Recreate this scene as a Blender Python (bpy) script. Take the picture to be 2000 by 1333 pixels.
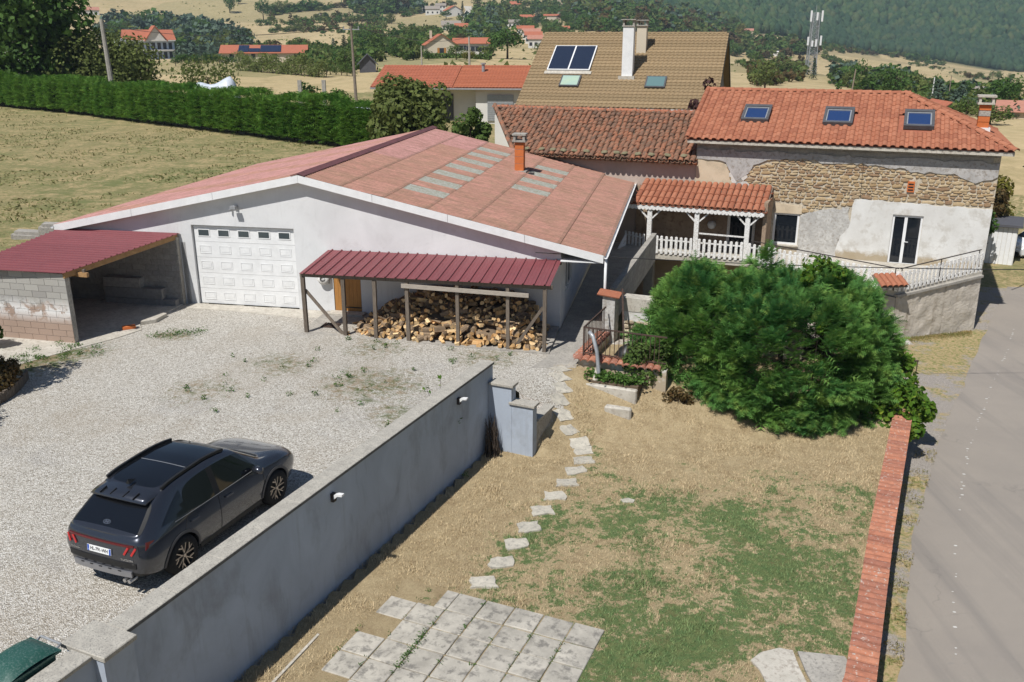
import bpy, bmesh, math, random
import numpy as np
from mathutils import Vector, Matrix, Euler, noise as mnoise
from mathutils.bvhtree import BVHTree
R = math.radians
random.seed(7); rng = np.random.default_rng(11)
scene = bpy.context.scene
for o in list(bpy.data.objects): bpy.data.objects.remove(o)

# ---------------------------------------------------------------- camera, light, exposure
cam_d = bpy.data.cameras.new('camera'); cam = bpy.data.objects.new('camera', cam_d)
scene.collection.objects.link(cam); scene.camera = cam
cam.location = (0, 0, 9.0); cam.rotation_euler = (R(90 - 18.7), 0, 0)
cam_d.sensor_width = 36; cam_d.lens = 1773 / 2000 * 36
cam_d.clip_start = 0.1; cam_d.clip_end = 9000
SUN_AZ, SUN_EL = 35.0, 55.6            # heading of the light, elevation
lx, ly = math.sin(R(SUN_AZ)) * math.cos(R(SUN_EL)), math.cos(R(SUN_AZ)) * math.cos(R(SUN_EL))
LIGHT = Vector((lx, ly, -math.sin(R(SUN_EL))))
world = bpy.data.worlds.new('World'); scene.world = world; world.use_nodes = True
wn = world.node_tree; bg = wn.nodes['Background']
sky = wn.nodes.new('ShaderNodeTexSky'); sky.sky_type = 'NISHITA'; sky.sun_disc = False
sky.sun_elevation = R(SUN_EL); sky.sun_rotation = R(SUN_AZ + 180); sky.air_density = 1.0; sky.dust_density = 0.2; sky.ozone_density = 4.5
wn.links.new(sky.outputs[0], bg.inputs[0]); bg.inputs[1].default_value = 0.066
sun_d = bpy.data.lights.new('sun', 'SUN'); sun_d.energy = 5.0; sun_d.angle = R(0.53); sun_d.color = (1.0, 0.975, 0.935)
sun = bpy.data.objects.new('sun', sun_d); scene.collection.objects.link(sun)
sun.rotation_euler = (-LIGHT).to_track_quat('Z', 'Y').to_euler(); sun.location = (-20, -30, 60)
scene.view_settings.view_transform = 'Standard'; scene.view_settings.look = 'None'
scene.view_settings.exposure = 0.08; scene.view_settings.gamma = 1.0
scene.view_settings.use_curve_mapping = False

# ---------------------------------------------------------------- helpers
COL = scene.collection
def link(o, parent=None):
    COL.objects.link(o)
    if parent is not None: o.parent = parent
    return o
def thing(name, label, cat, loc=(0, 0, 0), rotz=0.0, group=None):
    o = bpy.data.objects.new(name, None); link(o); o.location = loc; o.rotation_euler = (0, 0, rotz)
    o.empty_display_size = 0.3
    o['label'] = label; o['category'] = cat
    if group: o['group'] = group
    return o
def tag(o, label=None, cat=None, group=None, kind=None):
    if label: o['label'] = label
    if cat: o['category'] = cat
    if group: o['group'] = group
    if kind: o['kind'] = kind
    return o
class MB:
    def __init__(s): s.v = []; s.f = []; s.m = []
    def add(s, vs, fs, mi=0):
        b = len(s.v); s.v += [tuple(p) for p in vs]; s.f += [tuple(i + b for i in f) for f in fs]; s.m += [mi] * len(fs); return s
    def box(s, x0, x1, y0, y1, z0, z1, mi=0):
        return s.add([(x0, y0, z0), (x1, y0, z0), (x1, y1, z0), (x0, y1, z0), (x0, y0, z1), (x1, y0, z1), (x1, y1, z1), (x0, y1, z1)],
              [(0, 3, 2, 1), (4, 5, 6, 7), (0, 1, 5, 4), (1, 2, 6, 5), (2, 3, 7, 6), (3, 0, 4, 7)], mi)
    def beam(s, p0, p1, w, h, mi=0, up=(0, 0, 1)):
        p0 = Vector(p0); p1 = Vector(p1); d = (p1 - p0).normalized(); upv = Vector(up)
        if abs(d.dot(upv)) > .98: upv = Vector((0, 1, 0))
        a = d.cross(upv).normalized(); b = a.cross(d).normalized(); a = a * w / 2; b = b * h / 2
        vs = [p0 - a - b, p0 + a - b, p0 + a + b, p0 - a + b, p1 - a - b, p1 + a - b, p1 + a + b, p1 - a + b]
        return s.add(vs, [(0, 1, 2, 3), (7, 6, 5, 4), (0, 4, 5, 1), (1, 5, 6, 2), (2, 6, 7, 3), (3, 7, 4, 0)], mi)
    def tube(s, pts, rs, n=8, mi=0, cap=True):
        pts = [Vector(p) for p in pts]
        if not hasattr(rs, '__len__'): rs = [rs] * len(pts)
        rings = []; vs = []
        for i, p in enumerate(pts):
            d = (pts[min(i + 1, len(pts) - 1)] - pts[max(i - 1, 0)]).normalized()
            u = Vector((0, 0, 1)) if abs(d.z) < .95 else Vector((1, 0, 0))
            a = d.cross(u).normalized(); b = d.cross(a).normalized()
            for k in range(n):
                t = 2 * math.pi * k / n; vs.append(p + (a * math.cos(t) + b * math.sin(t)) * rs[i])
        fs = []
        for i in range(len(pts) - 1):
            for k in range(n):
                fs.append((i * n + k, i * n + (k + 1) % n, (i + 1) * n + (k + 1) % n, (i + 1) * n + k))
        if cap: fs.append(tuple(range(n))); fs.append(tuple(reversed(range((len(pts) - 1) * n, len(pts) * n))))
        return s.add(vs, fs, mi)
    def prism(s, pts, vec, mi=0):            # planar polygon swept along vec
        n = len(pts); vec = Vector(vec); vs = [Vector(p) for p in pts]; vs += [p + vec for p in vs]
        fs = [tuple(reversed(range(n))), tuple(range(n, 2 * n))] + [(i, (i + 1) % n, n + (i + 1) % n, n + i) for i in range(n)]
        return s.add(vs, fs, mi)
    def lathe(s, prof, n=16, axis='z', mi=0, cen=(0, 0, 0)):
        vs = []; fs = []
        for (r, h) in prof:
            for k in range(n):
                t = 2 * math.pi * k / n; a, b = r * math.cos(t), r * math.sin(t)
                p = (a, b, h) if axis == 'z' else ((a, h, b) if axis == 'y' else (h, a, b))
                vs.append((p[0] + cen[0], p[1] + cen[1], p[2] + cen[2]))
        for i in range(len(prof) - 1):
            for k in range(n): fs.append((i * n + k, i * n + (k + 1) % n, (i + 1) * n + (k + 1) % n, (i + 1) * n + k))
        return s.add(vs, fs, mi)
    def mesh(s, name, mats, smooth=False):
        me = bpy.data.meshes.new(name); me.from_pydata(s.v, [], s.f)
        for m in (mats if isinstance(mats, (list, tuple)) else [mats]): me.materials.append(m)
        me.polygons.foreach_set('material_index', s.m)
        bm = bmesh.new(); bm.from_mesh(me); bmesh.ops.recalc_face_normals(bm, faces=bm.faces); bm.to_mesh(me); bm.free()
        if smooth: me.polygons.foreach_set('use_smooth', [True] * len(me.polygons))
        me.update(); return me
    def build(s, name, mats, parent=None, smooth=False, loc=None, rot=None):
        o = bpy.data.objects.new(name, s.mesh(name, mats, smooth)); link(o, parent)
        if loc is not None: o.location = loc
        if rot is not None: o.rotation_euler = rot
        return o
def put(name, me, parent=None, loc=(0, 0, 0), rot=(0, 0, 0), sc=None):
    o = bpy.data.objects.new(name, me); link(o, parent); o.location = loc; o.rotation_euler = rot
    if sc is not None: o.scale = sc if hasattr(sc, '__len__') else (sc, sc, sc)
    return o
def bevel(o, w=.01, seg=1):
    bm = bmesh.new(); bm.from_mesh(o.data)
    bmesh.ops.bevel(bm, geom=bm.edges[:], offset=w, segments=seg, affect='EDGES', clamp_overlap=True)
    bm.to_mesh(o.data); bm.free(); return o
def np_mesh(name, V, F, mat, smooth=False, attr=None):
    me = bpy.data.meshes.new(name); V = np.asarray(V, np.float32); F = np.asarray(F, np.int32); k = F.shape[1]
    me.vertices.add(len(V)); me.vertices.foreach_set('co', V.ravel())
    me.loops.add(F.size); me.loops.foreach_set('vertex_index', F.ravel())
    me.polygons.add(len(F)); me.polygons.foreach_set('loop_start', np.arange(0, F.size, k, dtype=np.int32))
    try: me.polygons.foreach_set('loop_total', np.full(len(F), k, np.int32))
    except Exception: pass
    me.polygons.foreach_set('use_smooth', np.full(len(F), bool(smooth)))
    me.update(calc_edges=True); me.validate()
    for nm, vals in (attr or {}).items():
        a = me.attributes.new(nm, 'FLOAT', 'POINT'); a.data.foreach_set('value', np.asarray(vals, np.float32))
    for m in (mat if isinstance(mat, (list, tuple)) else [mat]): me.materials.append(m)
    return me
def dup(root, loc, rotz=0, label=None, scale=None):
    r = root.copy(); link(r); r.location = loc; r.rotation_euler = (0, 0, rotz)
    if scale is not None: r.scale = scale if hasattr(scale, '__len__') else (scale,) * 3
    if label: r['label'] = label
    for ch in list(root.children):
        c = ch.copy(); link(c, r)
        for g in ch.children:
            d = g.copy(); link(d, c)
    return r

# ---------------------------------------------------------------- materials
class NT:
    def __init__(s, name):
        s.m = bpy.data.materials.new(name); s.m.use_nodes = True; s.t = s.m.node_tree
        s.b = s.t.nodes['Principled BSDF']; s.out = s.t.nodes['Material Output']; s.co = None
    def n(s, typ, **kw):
        nd = s.t.nodes.new('ShaderNode' + typ)
        for k, v in kw.items(): setattr(nd, k, v)
        return nd
    def l(s, a, b): s.t.links.new(a, b)
    def coord(s, kind='Object'):
        if s.co is None:
            s.co = s.n('TexCoord'); a = s.n('VectorMath', operation='MULTIPLY_ADD'); oi = s.n('ObjectInfo')
            a.inputs[1].default_value = (37.1, 53.7, 11.3); s.l(oi.outputs['Random'], a.inputs[0]); s.l(s.co.outputs['Object'], a.inputs[2]); s.off = a.outputs[0]
        return s.off if kind == 'Object' else s.co.outputs['Object' if kind == 'Local' else kind]
    def noise(s, scale, detail=4, rough=.6, vec=None, dist=0.0, stretch=None):
        nd = s.n('TexNoise'); nd.inputs['Scale'].default_value = scale; nd.inputs['Detail'].default_value = detail
        nd.inputs['Roughness'].default_value = rough; nd.inputs['Distortion'].default_value = dist
        v = vec or s.coord()
        if stretch:
            mp = s.n('Mapping'); mp.inputs['Scale'].default_value = stretch; s.l(v, mp.inputs['Vector']); v = mp.outputs[0]
        s.l(v, nd.inputs['Vector']); return nd.outputs['Fac']
    def voro(s, scale, feature='F1', out='Color', rnd=1.0):
        nd = s.n('TexVoronoi', feature=feature); nd.inputs['Scale'].default_value = scale; nd.inputs['Randomness'].default_value = rnd
        s.l(s.coord(), nd.inputs['Vector']); return nd.outputs[out]
    def ramp(s, fac, stops):
        nd = s.n('ValToRGB'); cr = nd.color_ramp
        while len(cr.elements) < len(stops): cr.elements.new(.5)
        for e, (p, c) in zip(cr.elements, stops):
            e.position = p; e.color = (c, c, c, 1) if not hasattr(c, '__len__') else (*c, 1)
        s.l(fac, nd.inputs[0]); return nd.outputs[0]
    def mix(s, fac, a, b, mode='MIX'):
        nd = s.n('Mix', data_type='RGBA', blend_type=mode)
        for val, sock in ((fac, nd.inputs[0]), (a, nd.inputs[6]), (b, nd.inputs[7])):
            if hasattr(val, 'links') or isinstance(val, bpy.types.NodeSocket): s.l(val, sock)
            elif hasattr(val, '__len__'): sock.default_value = (*val, 1)
            else: sock.default_value = val
        return nd.outputs[2]
    def math(s, op, a, b=0.0, c=None, clamp=False):
        nd = s.n('Math', operation=op, use_clamp=clamp)
        for i, val in enumerate((a, b) if c is None else (a, b, c)):
            if isinstance(val, bpy.types.NodeSocket): s.l(val, nd.inputs[i])
            else: nd.inputs[i].default_value = val
        return nd.outputs[0]
    def attr(s, name):
        nd = s.n('Attribute'); nd.attribute_name = name; return nd.outputs['Fac']
    def xyz(s, kind='Local'):
        nd = s.n('SeparateXYZ'); s.l(s.coord(kind), nd.inputs[0]); return nd.outputs
    def rnd(s):                              # one value per piece, for separate objects and for islands of a joined mesh
        a = s.n('ObjectInfo').outputs['Random']; g = s.n('NewGeometry').outputs['Random Per Island']
        return s.math('FRACT', s.math('ADD', a, g))
    def bump(s, h, strength=.3, dist=.02):
        nd = s.n('Bump'); nd.inputs['Strength'].default_value = strength; nd.inputs['Distance'].default_value = dist
        s.l(h, nd.inputs['Height']); s.l(nd.outputs[0], s.b.inputs['Normal'])
    def done(s, col, rough=.8, spec=.3, metal=0.0):
        if isinstance(col, bpy.types.NodeSocket): s.l(col, s.b.inputs['Base Color'])
        else: s.b.inputs['Base Color'].default_value = (*col, 1)
        if isinstance(rough, bpy.types.NodeSocket): s.l(rough, s.b.inputs['Roughness'])
        else: s.b.inputs['Roughness'].default_value = rough
        s.b.inputs['Specular IOR Level'].default_value = spec; s.b.inputs['Metallic'].default_value = metal
        return s.m
def simple(name, c1, c2=None, scale=6, rough=.75, spec=.3, bump=0, bscale=40, metal=0, vary=0.0, fine=None, stretch=None):
    t = NT(name); c2 = c2 or tuple(x * .8 for x in c1)
    col = t.mix(t.ramp(t.noise(scale, 5, .65, stretch=stretch), [(.35, 0), (.65, 1)]), c1, c2)
    if fine: col = t.mix(t.ramp(t.noise(fine[0], 3, .7), [(.5, 0), (.66, 1)]), col, fine[1])
    if vary:
        v = t.math('MULTIPLY_ADD', t.rnd(), 2 * vary, 1 - vary)
        hs = t.n('HueSaturation'); t.l(v, hs.inputs['Value']); t.l(col, hs.inputs['Color']); col = hs.outputs[0]
    if bump: t.bump(t.noise(bscale, 4, .7), bump, .02)
    return t.done(col, rough, spec, metal)
def leafmat(name, c1, c2, c3=None, scale=1.2, trans=.36, fine=9.0):
    t = NT(name)
    col = t.mix(t.ramp(t.noise(scale, 3, .6), [(.38, 0), (.62, 1)]), c1, c2)
    if c3: col = t.mix(t.ramp(t.noise(fine, 2, .6), [(.5, 0), (.7, 1)]), col, c3)
    v = t.math('MULTIPLY_ADD', t.n('NewGeometry').outputs['Random Per Island'], .4, .80)
    hs = t.n('HueSaturation'); t.l(v, hs.inputs['Value']); t.l(col, hs.inputs['Color']); col = hs.outputs[0]
    t.done(col, .6, .12)
    tr = t.n('BsdfTranslucent'); t.l(col, tr.inputs[0]); mx = t.n('MixShader'); mx.inputs[0].default_value = trans
    t.l(t.b.outputs[0], mx.inputs[1]); t.l(tr.outputs[0], mx.inputs[2]); t.l(mx.outputs[0], t.out.inputs[0])
    return t.m
def glassy(name, col, rough=.06):
    t = NT(name); t.done(col, rough, .6); return t.m
M = {}
def tilemat(name, a, b, c, lich=None, la=.62):
    t = NT(name); r = t.rnd()
    col = t.ramp(r, [(0, a), (.45, b), (.8, c), (1, a)])
    col = t.mix(t.ramp(t.noise(7, 5, .7), [(.4, 0), (.75, .6)]), col, tuple(x * .55 for x in b))
    if lich: col = t.mix(t.ramp(t.noise(14, 5, .75, vec=t.n('NewGeometry').outputs['Position']), [(la, 0), (la + .08, 1)]), col, lich)
    t.bump(t.noise(60, 3, .7), .25, .01)
    return t.done(col, .85, .2)
M['tile_new'] = tilemat('terracotta_new', (.37, .140, .078), (.42, .170, .098), (.31, .112, .064), (.46, .29, .20), .60)
M['tile_old'] = tilemat('terracotta_old', (.37, .150, .082), (.29, .15, .095), (.17, .095, .066), (.12, .105, .075), .52)
M['tile_wall'] = tilemat('terracotta_lichen', (.43, .175, .105), (.31, .132, .09), (.47, .205, .125), (.46, .40, .35), .575)
M['tile_far'] = tilemat('terracotta_far', (.36, .13, .08), (.34, .12, .07), (.32, .12, .07))
M['tile_brown'] = tilemat('tile_brown', (.29, .205, .115), (.25, .18, .10), (.32, .23, .13))
M['tile_orange'] = tilemat('tile_orange', (.43, .145, .078), (.39, .13, .07), (.46, .16, .085))
M['conc'] = simple('concrete', (.42, .39, .34), (.30, .28, .25), 3, .9, .2, .35, 30, fine=(16, (.24, .225, .20)))
M['conc_light'] = simple('concrete_light', (.55, .51, .44), (.42, .39, .33), 2, .9, .2, .3, 25, fine=(9, (.34, .30, .25)))
M['coping'] = simple('coping', (.46, .43, .37), (.36, .335, .29), 5, .9, .2, .4, 45, fine=(38, (.22, .21, .19)))
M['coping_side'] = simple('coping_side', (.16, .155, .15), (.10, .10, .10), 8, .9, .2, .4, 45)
M['white_paint'] = simple('white_paint', (.78, .78, .77), (.70, .70, .69), 3, .5, .4)
M['white_wood'] = simple('white_wood', (.82, .81, .79), (.74, .725, .69), 9, .65, .3, .15, 40, fine=(20, (.40, .36, .31)))
M['wood_grey'] = simple('wood_grey', (.20, .165, .13), (.12, .095, .075), 6, .85, .2, .3, 30, stretch=(8, 8, 1), vary=.2)
M['wood_warm'] = simple('wood_warm', (.46, .22, .06), (.36, .165, .045), 5, .6, .3, .1, 30, stretch=(9, 9, .8), vary=.12)
M['wood_beam'] = simple('wood_beam', (.40, .24, .11), (.30, .17, .075), 5, .75, .2, .1, 30)
M['metal_red'] = simple('metal_red', (.215, .062, .068), (.19, .056, .062), 2, .5, .35, vary=.05)
M['metal_dark'] = simple('metal_dark', (.035, .03, .03), (.05, .04, .035), 20, .6, .4)
M['metal_grey'] = simple('metal_grey', (.38, .39, .40), (.30, .31, .32), 6, .45, .5, metal=.3)
M['rust'] = simple('iron_rust', (.09, .055, .04), (.05, .035, .03), 14, .75, .3)
M['brick_or'] = simple('brick_orange', (.60, .17, .05), (.52, .15, .05), 7, .8, .2, .15, 40, vary=.1)
M['black'] = simple('black_plastic', (.012, .012, .013), (.02, .02, .02), 9, .45, .4)
M['glass_dark'] = glassy('glass_dark', (.012, .015, .02), .04)
M['glass_blue'] = glassy('glass_blue', (.02, .045, .13), .05)
M['glass_teal'] = glassy('glass_teal', (.12, .20, .20), .08)
M['earth'] = simple('earth', (.16, .12, .085), (.10, .075, .05), 5, .95, .1)
M['bark'] = simple('bark', (.11, .085, .065), (.06, .045, .035), 12, .95, .1, .5, 20)
def plaster():
    t = NT('render_grey'); z = t.xyz()[2]
    c = t.mix(t.ramp(t.noise(.55, 6, .62, dist=.6), [(.3, 0), (.72, 1)]), (.59, .59, .585), (.72, .72, .715))
    c = t.mix(t.ramp(t.noise(1.6, 5, .7, dist=.4), [(.55, 0), (.75, .5)]), c, (.50, .49, .48))
    c = t.mix(t.ramp(t.noise(2.2, 4, .6, stretch=(3, 3, .25)), [(.6, 0), (.8, .25)]), c, (.36, .34, .32))
    t.bump(t.noise(70, 3, .7), .15, .01); return t.done(c, .9, .2)
M['plaster'] = plaster()
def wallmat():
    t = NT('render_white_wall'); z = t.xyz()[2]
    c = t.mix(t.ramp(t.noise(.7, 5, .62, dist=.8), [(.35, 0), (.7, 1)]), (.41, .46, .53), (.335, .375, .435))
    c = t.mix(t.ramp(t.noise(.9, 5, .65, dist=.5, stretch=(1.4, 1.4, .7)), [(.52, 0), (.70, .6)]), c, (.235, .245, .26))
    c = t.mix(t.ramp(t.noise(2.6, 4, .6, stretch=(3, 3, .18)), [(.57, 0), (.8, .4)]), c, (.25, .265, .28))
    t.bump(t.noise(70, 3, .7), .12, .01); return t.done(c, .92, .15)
M['wall_white'] = wallmat()
def gravel():
    t = NT('gravel'); g = t.attr('weed')
    v = t.n('TexVoronoi'); v.inputs['Scale'].default_value = 40; t.l(t.coord(), v.inputs['Vector'])
    sep = t.n('SeparateColor'); t.l(v.outputs['Color'], sep.inputs[0])
    c = t.ramp(sep.outputs[0], [(0, (.24, .215, .175)), (.3, (.46, .43, .37)), (.65, (.605, .57, .505)), (1, (.78, .755, .70))])
    c = t.mix(t.ramp(v.outputs['Distance'], [(.45, 0), (.85, .75)]), c, (.20, .165, .13))
    c = t.mix(t.ramp(t.noise(.45, 5, .65, dist=.7), [(.46, 0), (.72, .4)]), c, (.36, .30, .225))
    c = t.mix(t.ramp(t.noise(.7, 5, .6, dist=.5), [(.56, 0), (.75, .4)]), c, (.33, .315, .30))
    dirt = t.math('MULTIPLY', t.math('ADD', g, t.math('MULTIPLY_ADD', t.noise(4.5, 7, .85, dist=.6), 3.2, -1.7)), 1.8, clamp=True)
    dc = t.mix(t.ramp(t.noise(3.5, 5, .7), [(.42, 0), (.58, 1)]), (.27, .205, .125), (.10, .125, .045))
    c = t.mix(t.math('MULTIPLY', dirt, t.ramp(g, [(0.02, 0), (.12, 1)])), c, dc)
    t.bump(v.outputs['Distance'], .8, .03); return t.done(c, .95, .15)
M['gravel'] = gravel()
def lawncol(t, base=1.0):
    p = t.n('NewGeometry').outputs['Position']
    mp = t.n('Mapping'); mp.inputs['Scale'].default_value = (1, 1, 0); t.l(p, mp.inputs['Vector']); v = mp.outputs[0]
    straw = t.mix(t.ramp(t.noise(2.3, 6, .75, vec=v), [(.35, 0), (.65, 1)]), (.47, .37, .22), (.33, .245, .135))
    straw = t.mix(t.ramp(t.noise(45, 3, .8, vec=v), [(.45, 0), (.7, .8)]), straw, (.58, .47, .30))
    green = t.mix(t.ramp(t.noise(6, 4, .7, vec=v), [(.4, 0), (.65, 1)]), (.075, .155, .050), (.15, .20, .072))
    x = t.n('SeparateXYZ'); t.l(p, x.inputs[0])
    bias = t.attr('green')
    k = t.math('ADD', t.math('ADD', t.math('MULTIPLY', t.noise(.9, 5, .75, vec=v, dist=.8), .62), t.math('MULTIPLY_ADD', t.noise(4.2, 6, .85, vec=v, dist=.4), .85, t.math('MULTIPLY', t.noise(15, 4, .8, vec=v), .40))), bias)
    return t.mix(t.ramp(k, [(.955, 0), (1.10, .42), (1.24, .9)]), straw, green), v
def lawn():
    t = NT('lawn'); c, v = lawncol(t); g = t.attr('gravel')
    k = t.math('MULTIPLY_ADD', t.math('ADD', g, t.math('MULTIPLY_ADD', t.noise(4, 5, .75, vec=v), 1.2, -.6)), 3.0, -1.0, clamp=True)
    vo = t.n('TexVoronoi'); vo.inputs['Scale'].default_value = 26; t.l(v, vo.inputs['Vector'])
    sep = t.n('SeparateColor'); t.l(vo.outputs['Color'], sep.inputs[0])
    gc = t.ramp(sep.outputs[0], [(0, (.26, .215, .17)), (.35, (.48, .42, .35)), (1, (.76, .72, .66))])
    c = t.mix(k, c, gc); c = t.mix(t.math('MULTIPLY', t.ramp(t.noise(1.6, 5, .7, vec=v), [(.56, 0), (.72, .6)]), 1.0), c, (.23, .155, .085))
    c = t.mix(t.ramp(t.noise(16, 5, .8, vec=v), [(.5, 0), (.68, .5)]), c, (.20, .15, .075))
    t.bump(t.noise(55, 4, .8, vec=v), .9, .04); return t.done(c, .95, .1)
M['lawn'] = lawn()
def blades():
    t = NT('grass_blades'); c, v = lawncol(t)
    hs = t.n('HueSaturation'); t.l(t.math('MULTIPLY_ADD', t.n('NewGeometry').outputs['Random Per Island'], .8, .75), hs.inputs['Value']); t.l(c, hs.inputs['Color'])
    return t.done(hs.outputs[0], .7, .2)
M['blades'] = blades()
def asphalt():
    t = NT('asphalt'); p = t.xyz()
    c = t.mix(t.ramp(t.noise(.35, 5, .65, dist=.4), [(.35, 0), (.7, 1)]), (.285, .25, .212), (.24, .212, .184))
    c = t.mix(t.ramp(t.noise(120, 2, .8), [(.4, 0), (.72, .5)]), c, (.40, .36, .31))
    c = t.mix(t.ramp(t.noise(.8, 4, .6, stretch=(1.6, .08, 1)), [(.50, 0), (.68, .6)]), c, (.185, .17, .155))
    c = t.mix(t.ramp(t.noise(2.2, 6, .7, dist=1.4), [(.66, 0), (.70, .35)]), c, (.21, .20, .19))
    vc = t.n('TexVoronoi', feature='DISTANCE_TO_EDGE'); vc.inputs['Scale'].default_value = .32; vd = t.n('VectorMath', operation='MULTIPLY_ADD'); nz = t.n('TexNoise'); nz.inputs['Scale'].default_value = 1.3; nz.inputs['Detail'].default_value = 6; t.l(t.coord(), nz.inputs['Vector'])
    vd.inputs[1].default_value = (1.6, 1.6, 0); t.l(nz.outputs['Color'], vd.inputs[0]); t.l(t.coord(), vd.inputs[2]); t.l(vd.outputs[0], vc.inputs['Vector'])
    c = t.mix(t.math('MULTIPLY', t.ramp(vc.outputs['Distance'], [(.004, 1), (.012, 0)]), t.ramp(t.noise(.25, 3, .6), [(.5, 0), (.62, .3)])), c, (.13, .12, .11))
    c = t.mix(t.ramp(t.noise(3.2, 5, .8), [(.60, 0), (.78, .35)]), c, (.36, .33, .285))
    t.bump(t.noise(140, 2, .8), .35, .008); return t.done(c, .9, .2)
M['asphalt'] = asphalt()
def verge():
    t = NT('verge'); c1 = t.mix(t.ramp(t.noise(30, 4, .8), [(.38, 0), (.66, 1)]), (.20, .175, .155), (.44, .40, .35))
    c2 = t.mix(t.ramp(t.noise(18, 4, .8), [(.4, 0), (.65, 1)]), (.34, .25, .13), (.46, .36, .20))
    c3 = t.mix(t.ramp(t.noise(8, 4, .7), [(.45, 0), (.62, 1)]), c2, (.16, .18, .06))
    k = t.ramp(t.math('ADD', t.noise(1.1, 5, .75), t.math('MULTIPLY', t.attr('grassy'), .4)), [(.55, 0), (.68, 1)])
    t.bump(t.noise(60, 3, .8), .6, .02); return t.done(t.mix(k, c1, c3), .95, .1)
M['verge'] = verge()
def field():
    t = NT('dry_field')
    c = t.mix(t.ramp(t.noise(.09, 6, .7, dist=.6), [(.35, 0), (.66, 1)]), (.33, .265, .14), (.165, .185, .075))
    c = t.mix(t.ramp(t.noise(.9, 6, .75), [(.44, 0), (.60, .9)]), c, (.46, .35, .19))
    c = t.mix(t.ramp(t.noise(4.0, 5, .8), [(.47, 0), (.60, .85)]), c, (.16, .175, .065))
    c = t.mix(t.ramp(t.noise(11, 4, .8), [(.5, 0), (.72, .7)]), c, (.22, .145, .075))
    t.bump(t.noise(9, 5, .8), .8, .08); return t.done(c, .95, .1)
M['field'] = field()
def hills():
    t = NT('hillside_fields'); p = t.coord()
    v = t.n('TexVoronoi'); v.inputs['Scale'].default_value = .0085; t.l(t.coord(), v.inputs['Vector'])
    sep = t.n('SeparateColor'); t.l(v.outputs['Color'], sep.inputs[0])
    c = t.ramp(sep.outputs[0], [(0, (.40, .305, .165)), (.35, (.47, .365, .205)), (.62, (.34, .26, .145)), (.85, (.20, .195, .09)), (1, (.45, .345, .19))])
    c = t.mix(t.ramp(t.noise(.012, 6, .72, dist=1), [(.45, 0), (.7, .7)]), c, (.30, .24, .115))
    c = t.mix(t.ramp(t.noise(.06, 6, .75), [(.5, 0), (.72, .6)]), c, (.22, .20, .085))
    c = t.mix(t.ramp(t.noise(.5, 5, .8), [(.42, 0), (.72, .55)]), c, (.60, .47, .27))
    c = t.mix(t.ramp(t.noise(.22, 6, .8, stretch=(1, .35, 1)), [(.5, 0), (.66, .6)]), c, (.24, .20, .095))
    w = t.attr('wood'); c = t.mix(t.math('MULTIPLY', w, 1.0, clamp=True), c, (.035, .055, .025))
    return t.done(c, .95, .1)
M['hills'] = hills()
def stone_mat(name, a, b, c, mort=False):
    t = NT(name); col = t.ramp(t.rnd(), [(0, a), (.35, b), (.7, c), (1, a)])
    col = t.mix(t.ramp(t.noise(9, 5, .7, vec=t.n('NewGeometry').outputs['Position']), [(.4, 0), (.7, .6)]), col, tuple(x * .6 for x in b))
    t.bump(t.noise(24, 4, .75), .5, .02); return t.done(col, .9, .15)
M['stone'] = stone_mat('fieldstone', (.42, .29, .155), (.52, .41, .26), (.27, .165, .10))
M['stone_grey'] = stone_mat('fieldstone_grey', (.44, .36, .25), (.54, .46, .34), (.34, .27, .19))
M['block'] = stone_mat('concrete_block', (.36, .34, .31), (.30, .285, .265), (.40, .375, .34))
# ---------------------------------------------------------------- frames of the place
PHI = R(10.8); GU = Vector((math.cos(PHI), -math.sin(PHI), 0)); GW = Vector((math.sin(PHI), math.cos(PHI), 0)); GO = Vector((-10.985, 30.662, 0))
AL = R(22); HU = Vector((math.cos(AL), -math.sin(AL), 0)); HN = Vector((math.sin(AL), math.cos(AL), 0)); HC = Vector((19.692, 36.957, 0))
WA = R(24.2); WE = Vector((math.sin(WA), math.cos(WA), 0)); WN = Vector((math.cos(WA), -math.sin(WA), 0)); WO = Vector((-5.50, 10.97, 0))
def g2w(u, w, z=0): return GO + GU * u + GW * w + Vector((0, 0, z))
def h2w(u, n, z=0): return HC + HU * u + HN * n + Vector((0, 0, z))
def w2w(s, n, z=0): return WO + WE * s + WN * n + Vector((0, 0, z))
def gloc(x, y): dx, dy = x - GO.x, y - GO.y; return dx * GU.x + dy * GU.y, dx * GW.x + dy * GW.y
def wloc(x, y): dx, dy = x - WO.x, y - WO.y; return dx * WE.x + dy * WE.y, dx * WN.x + dy * WN.y
def sm(t): t = min(1, max(0, t)); return t * t * (3 - 2 * t)
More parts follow.
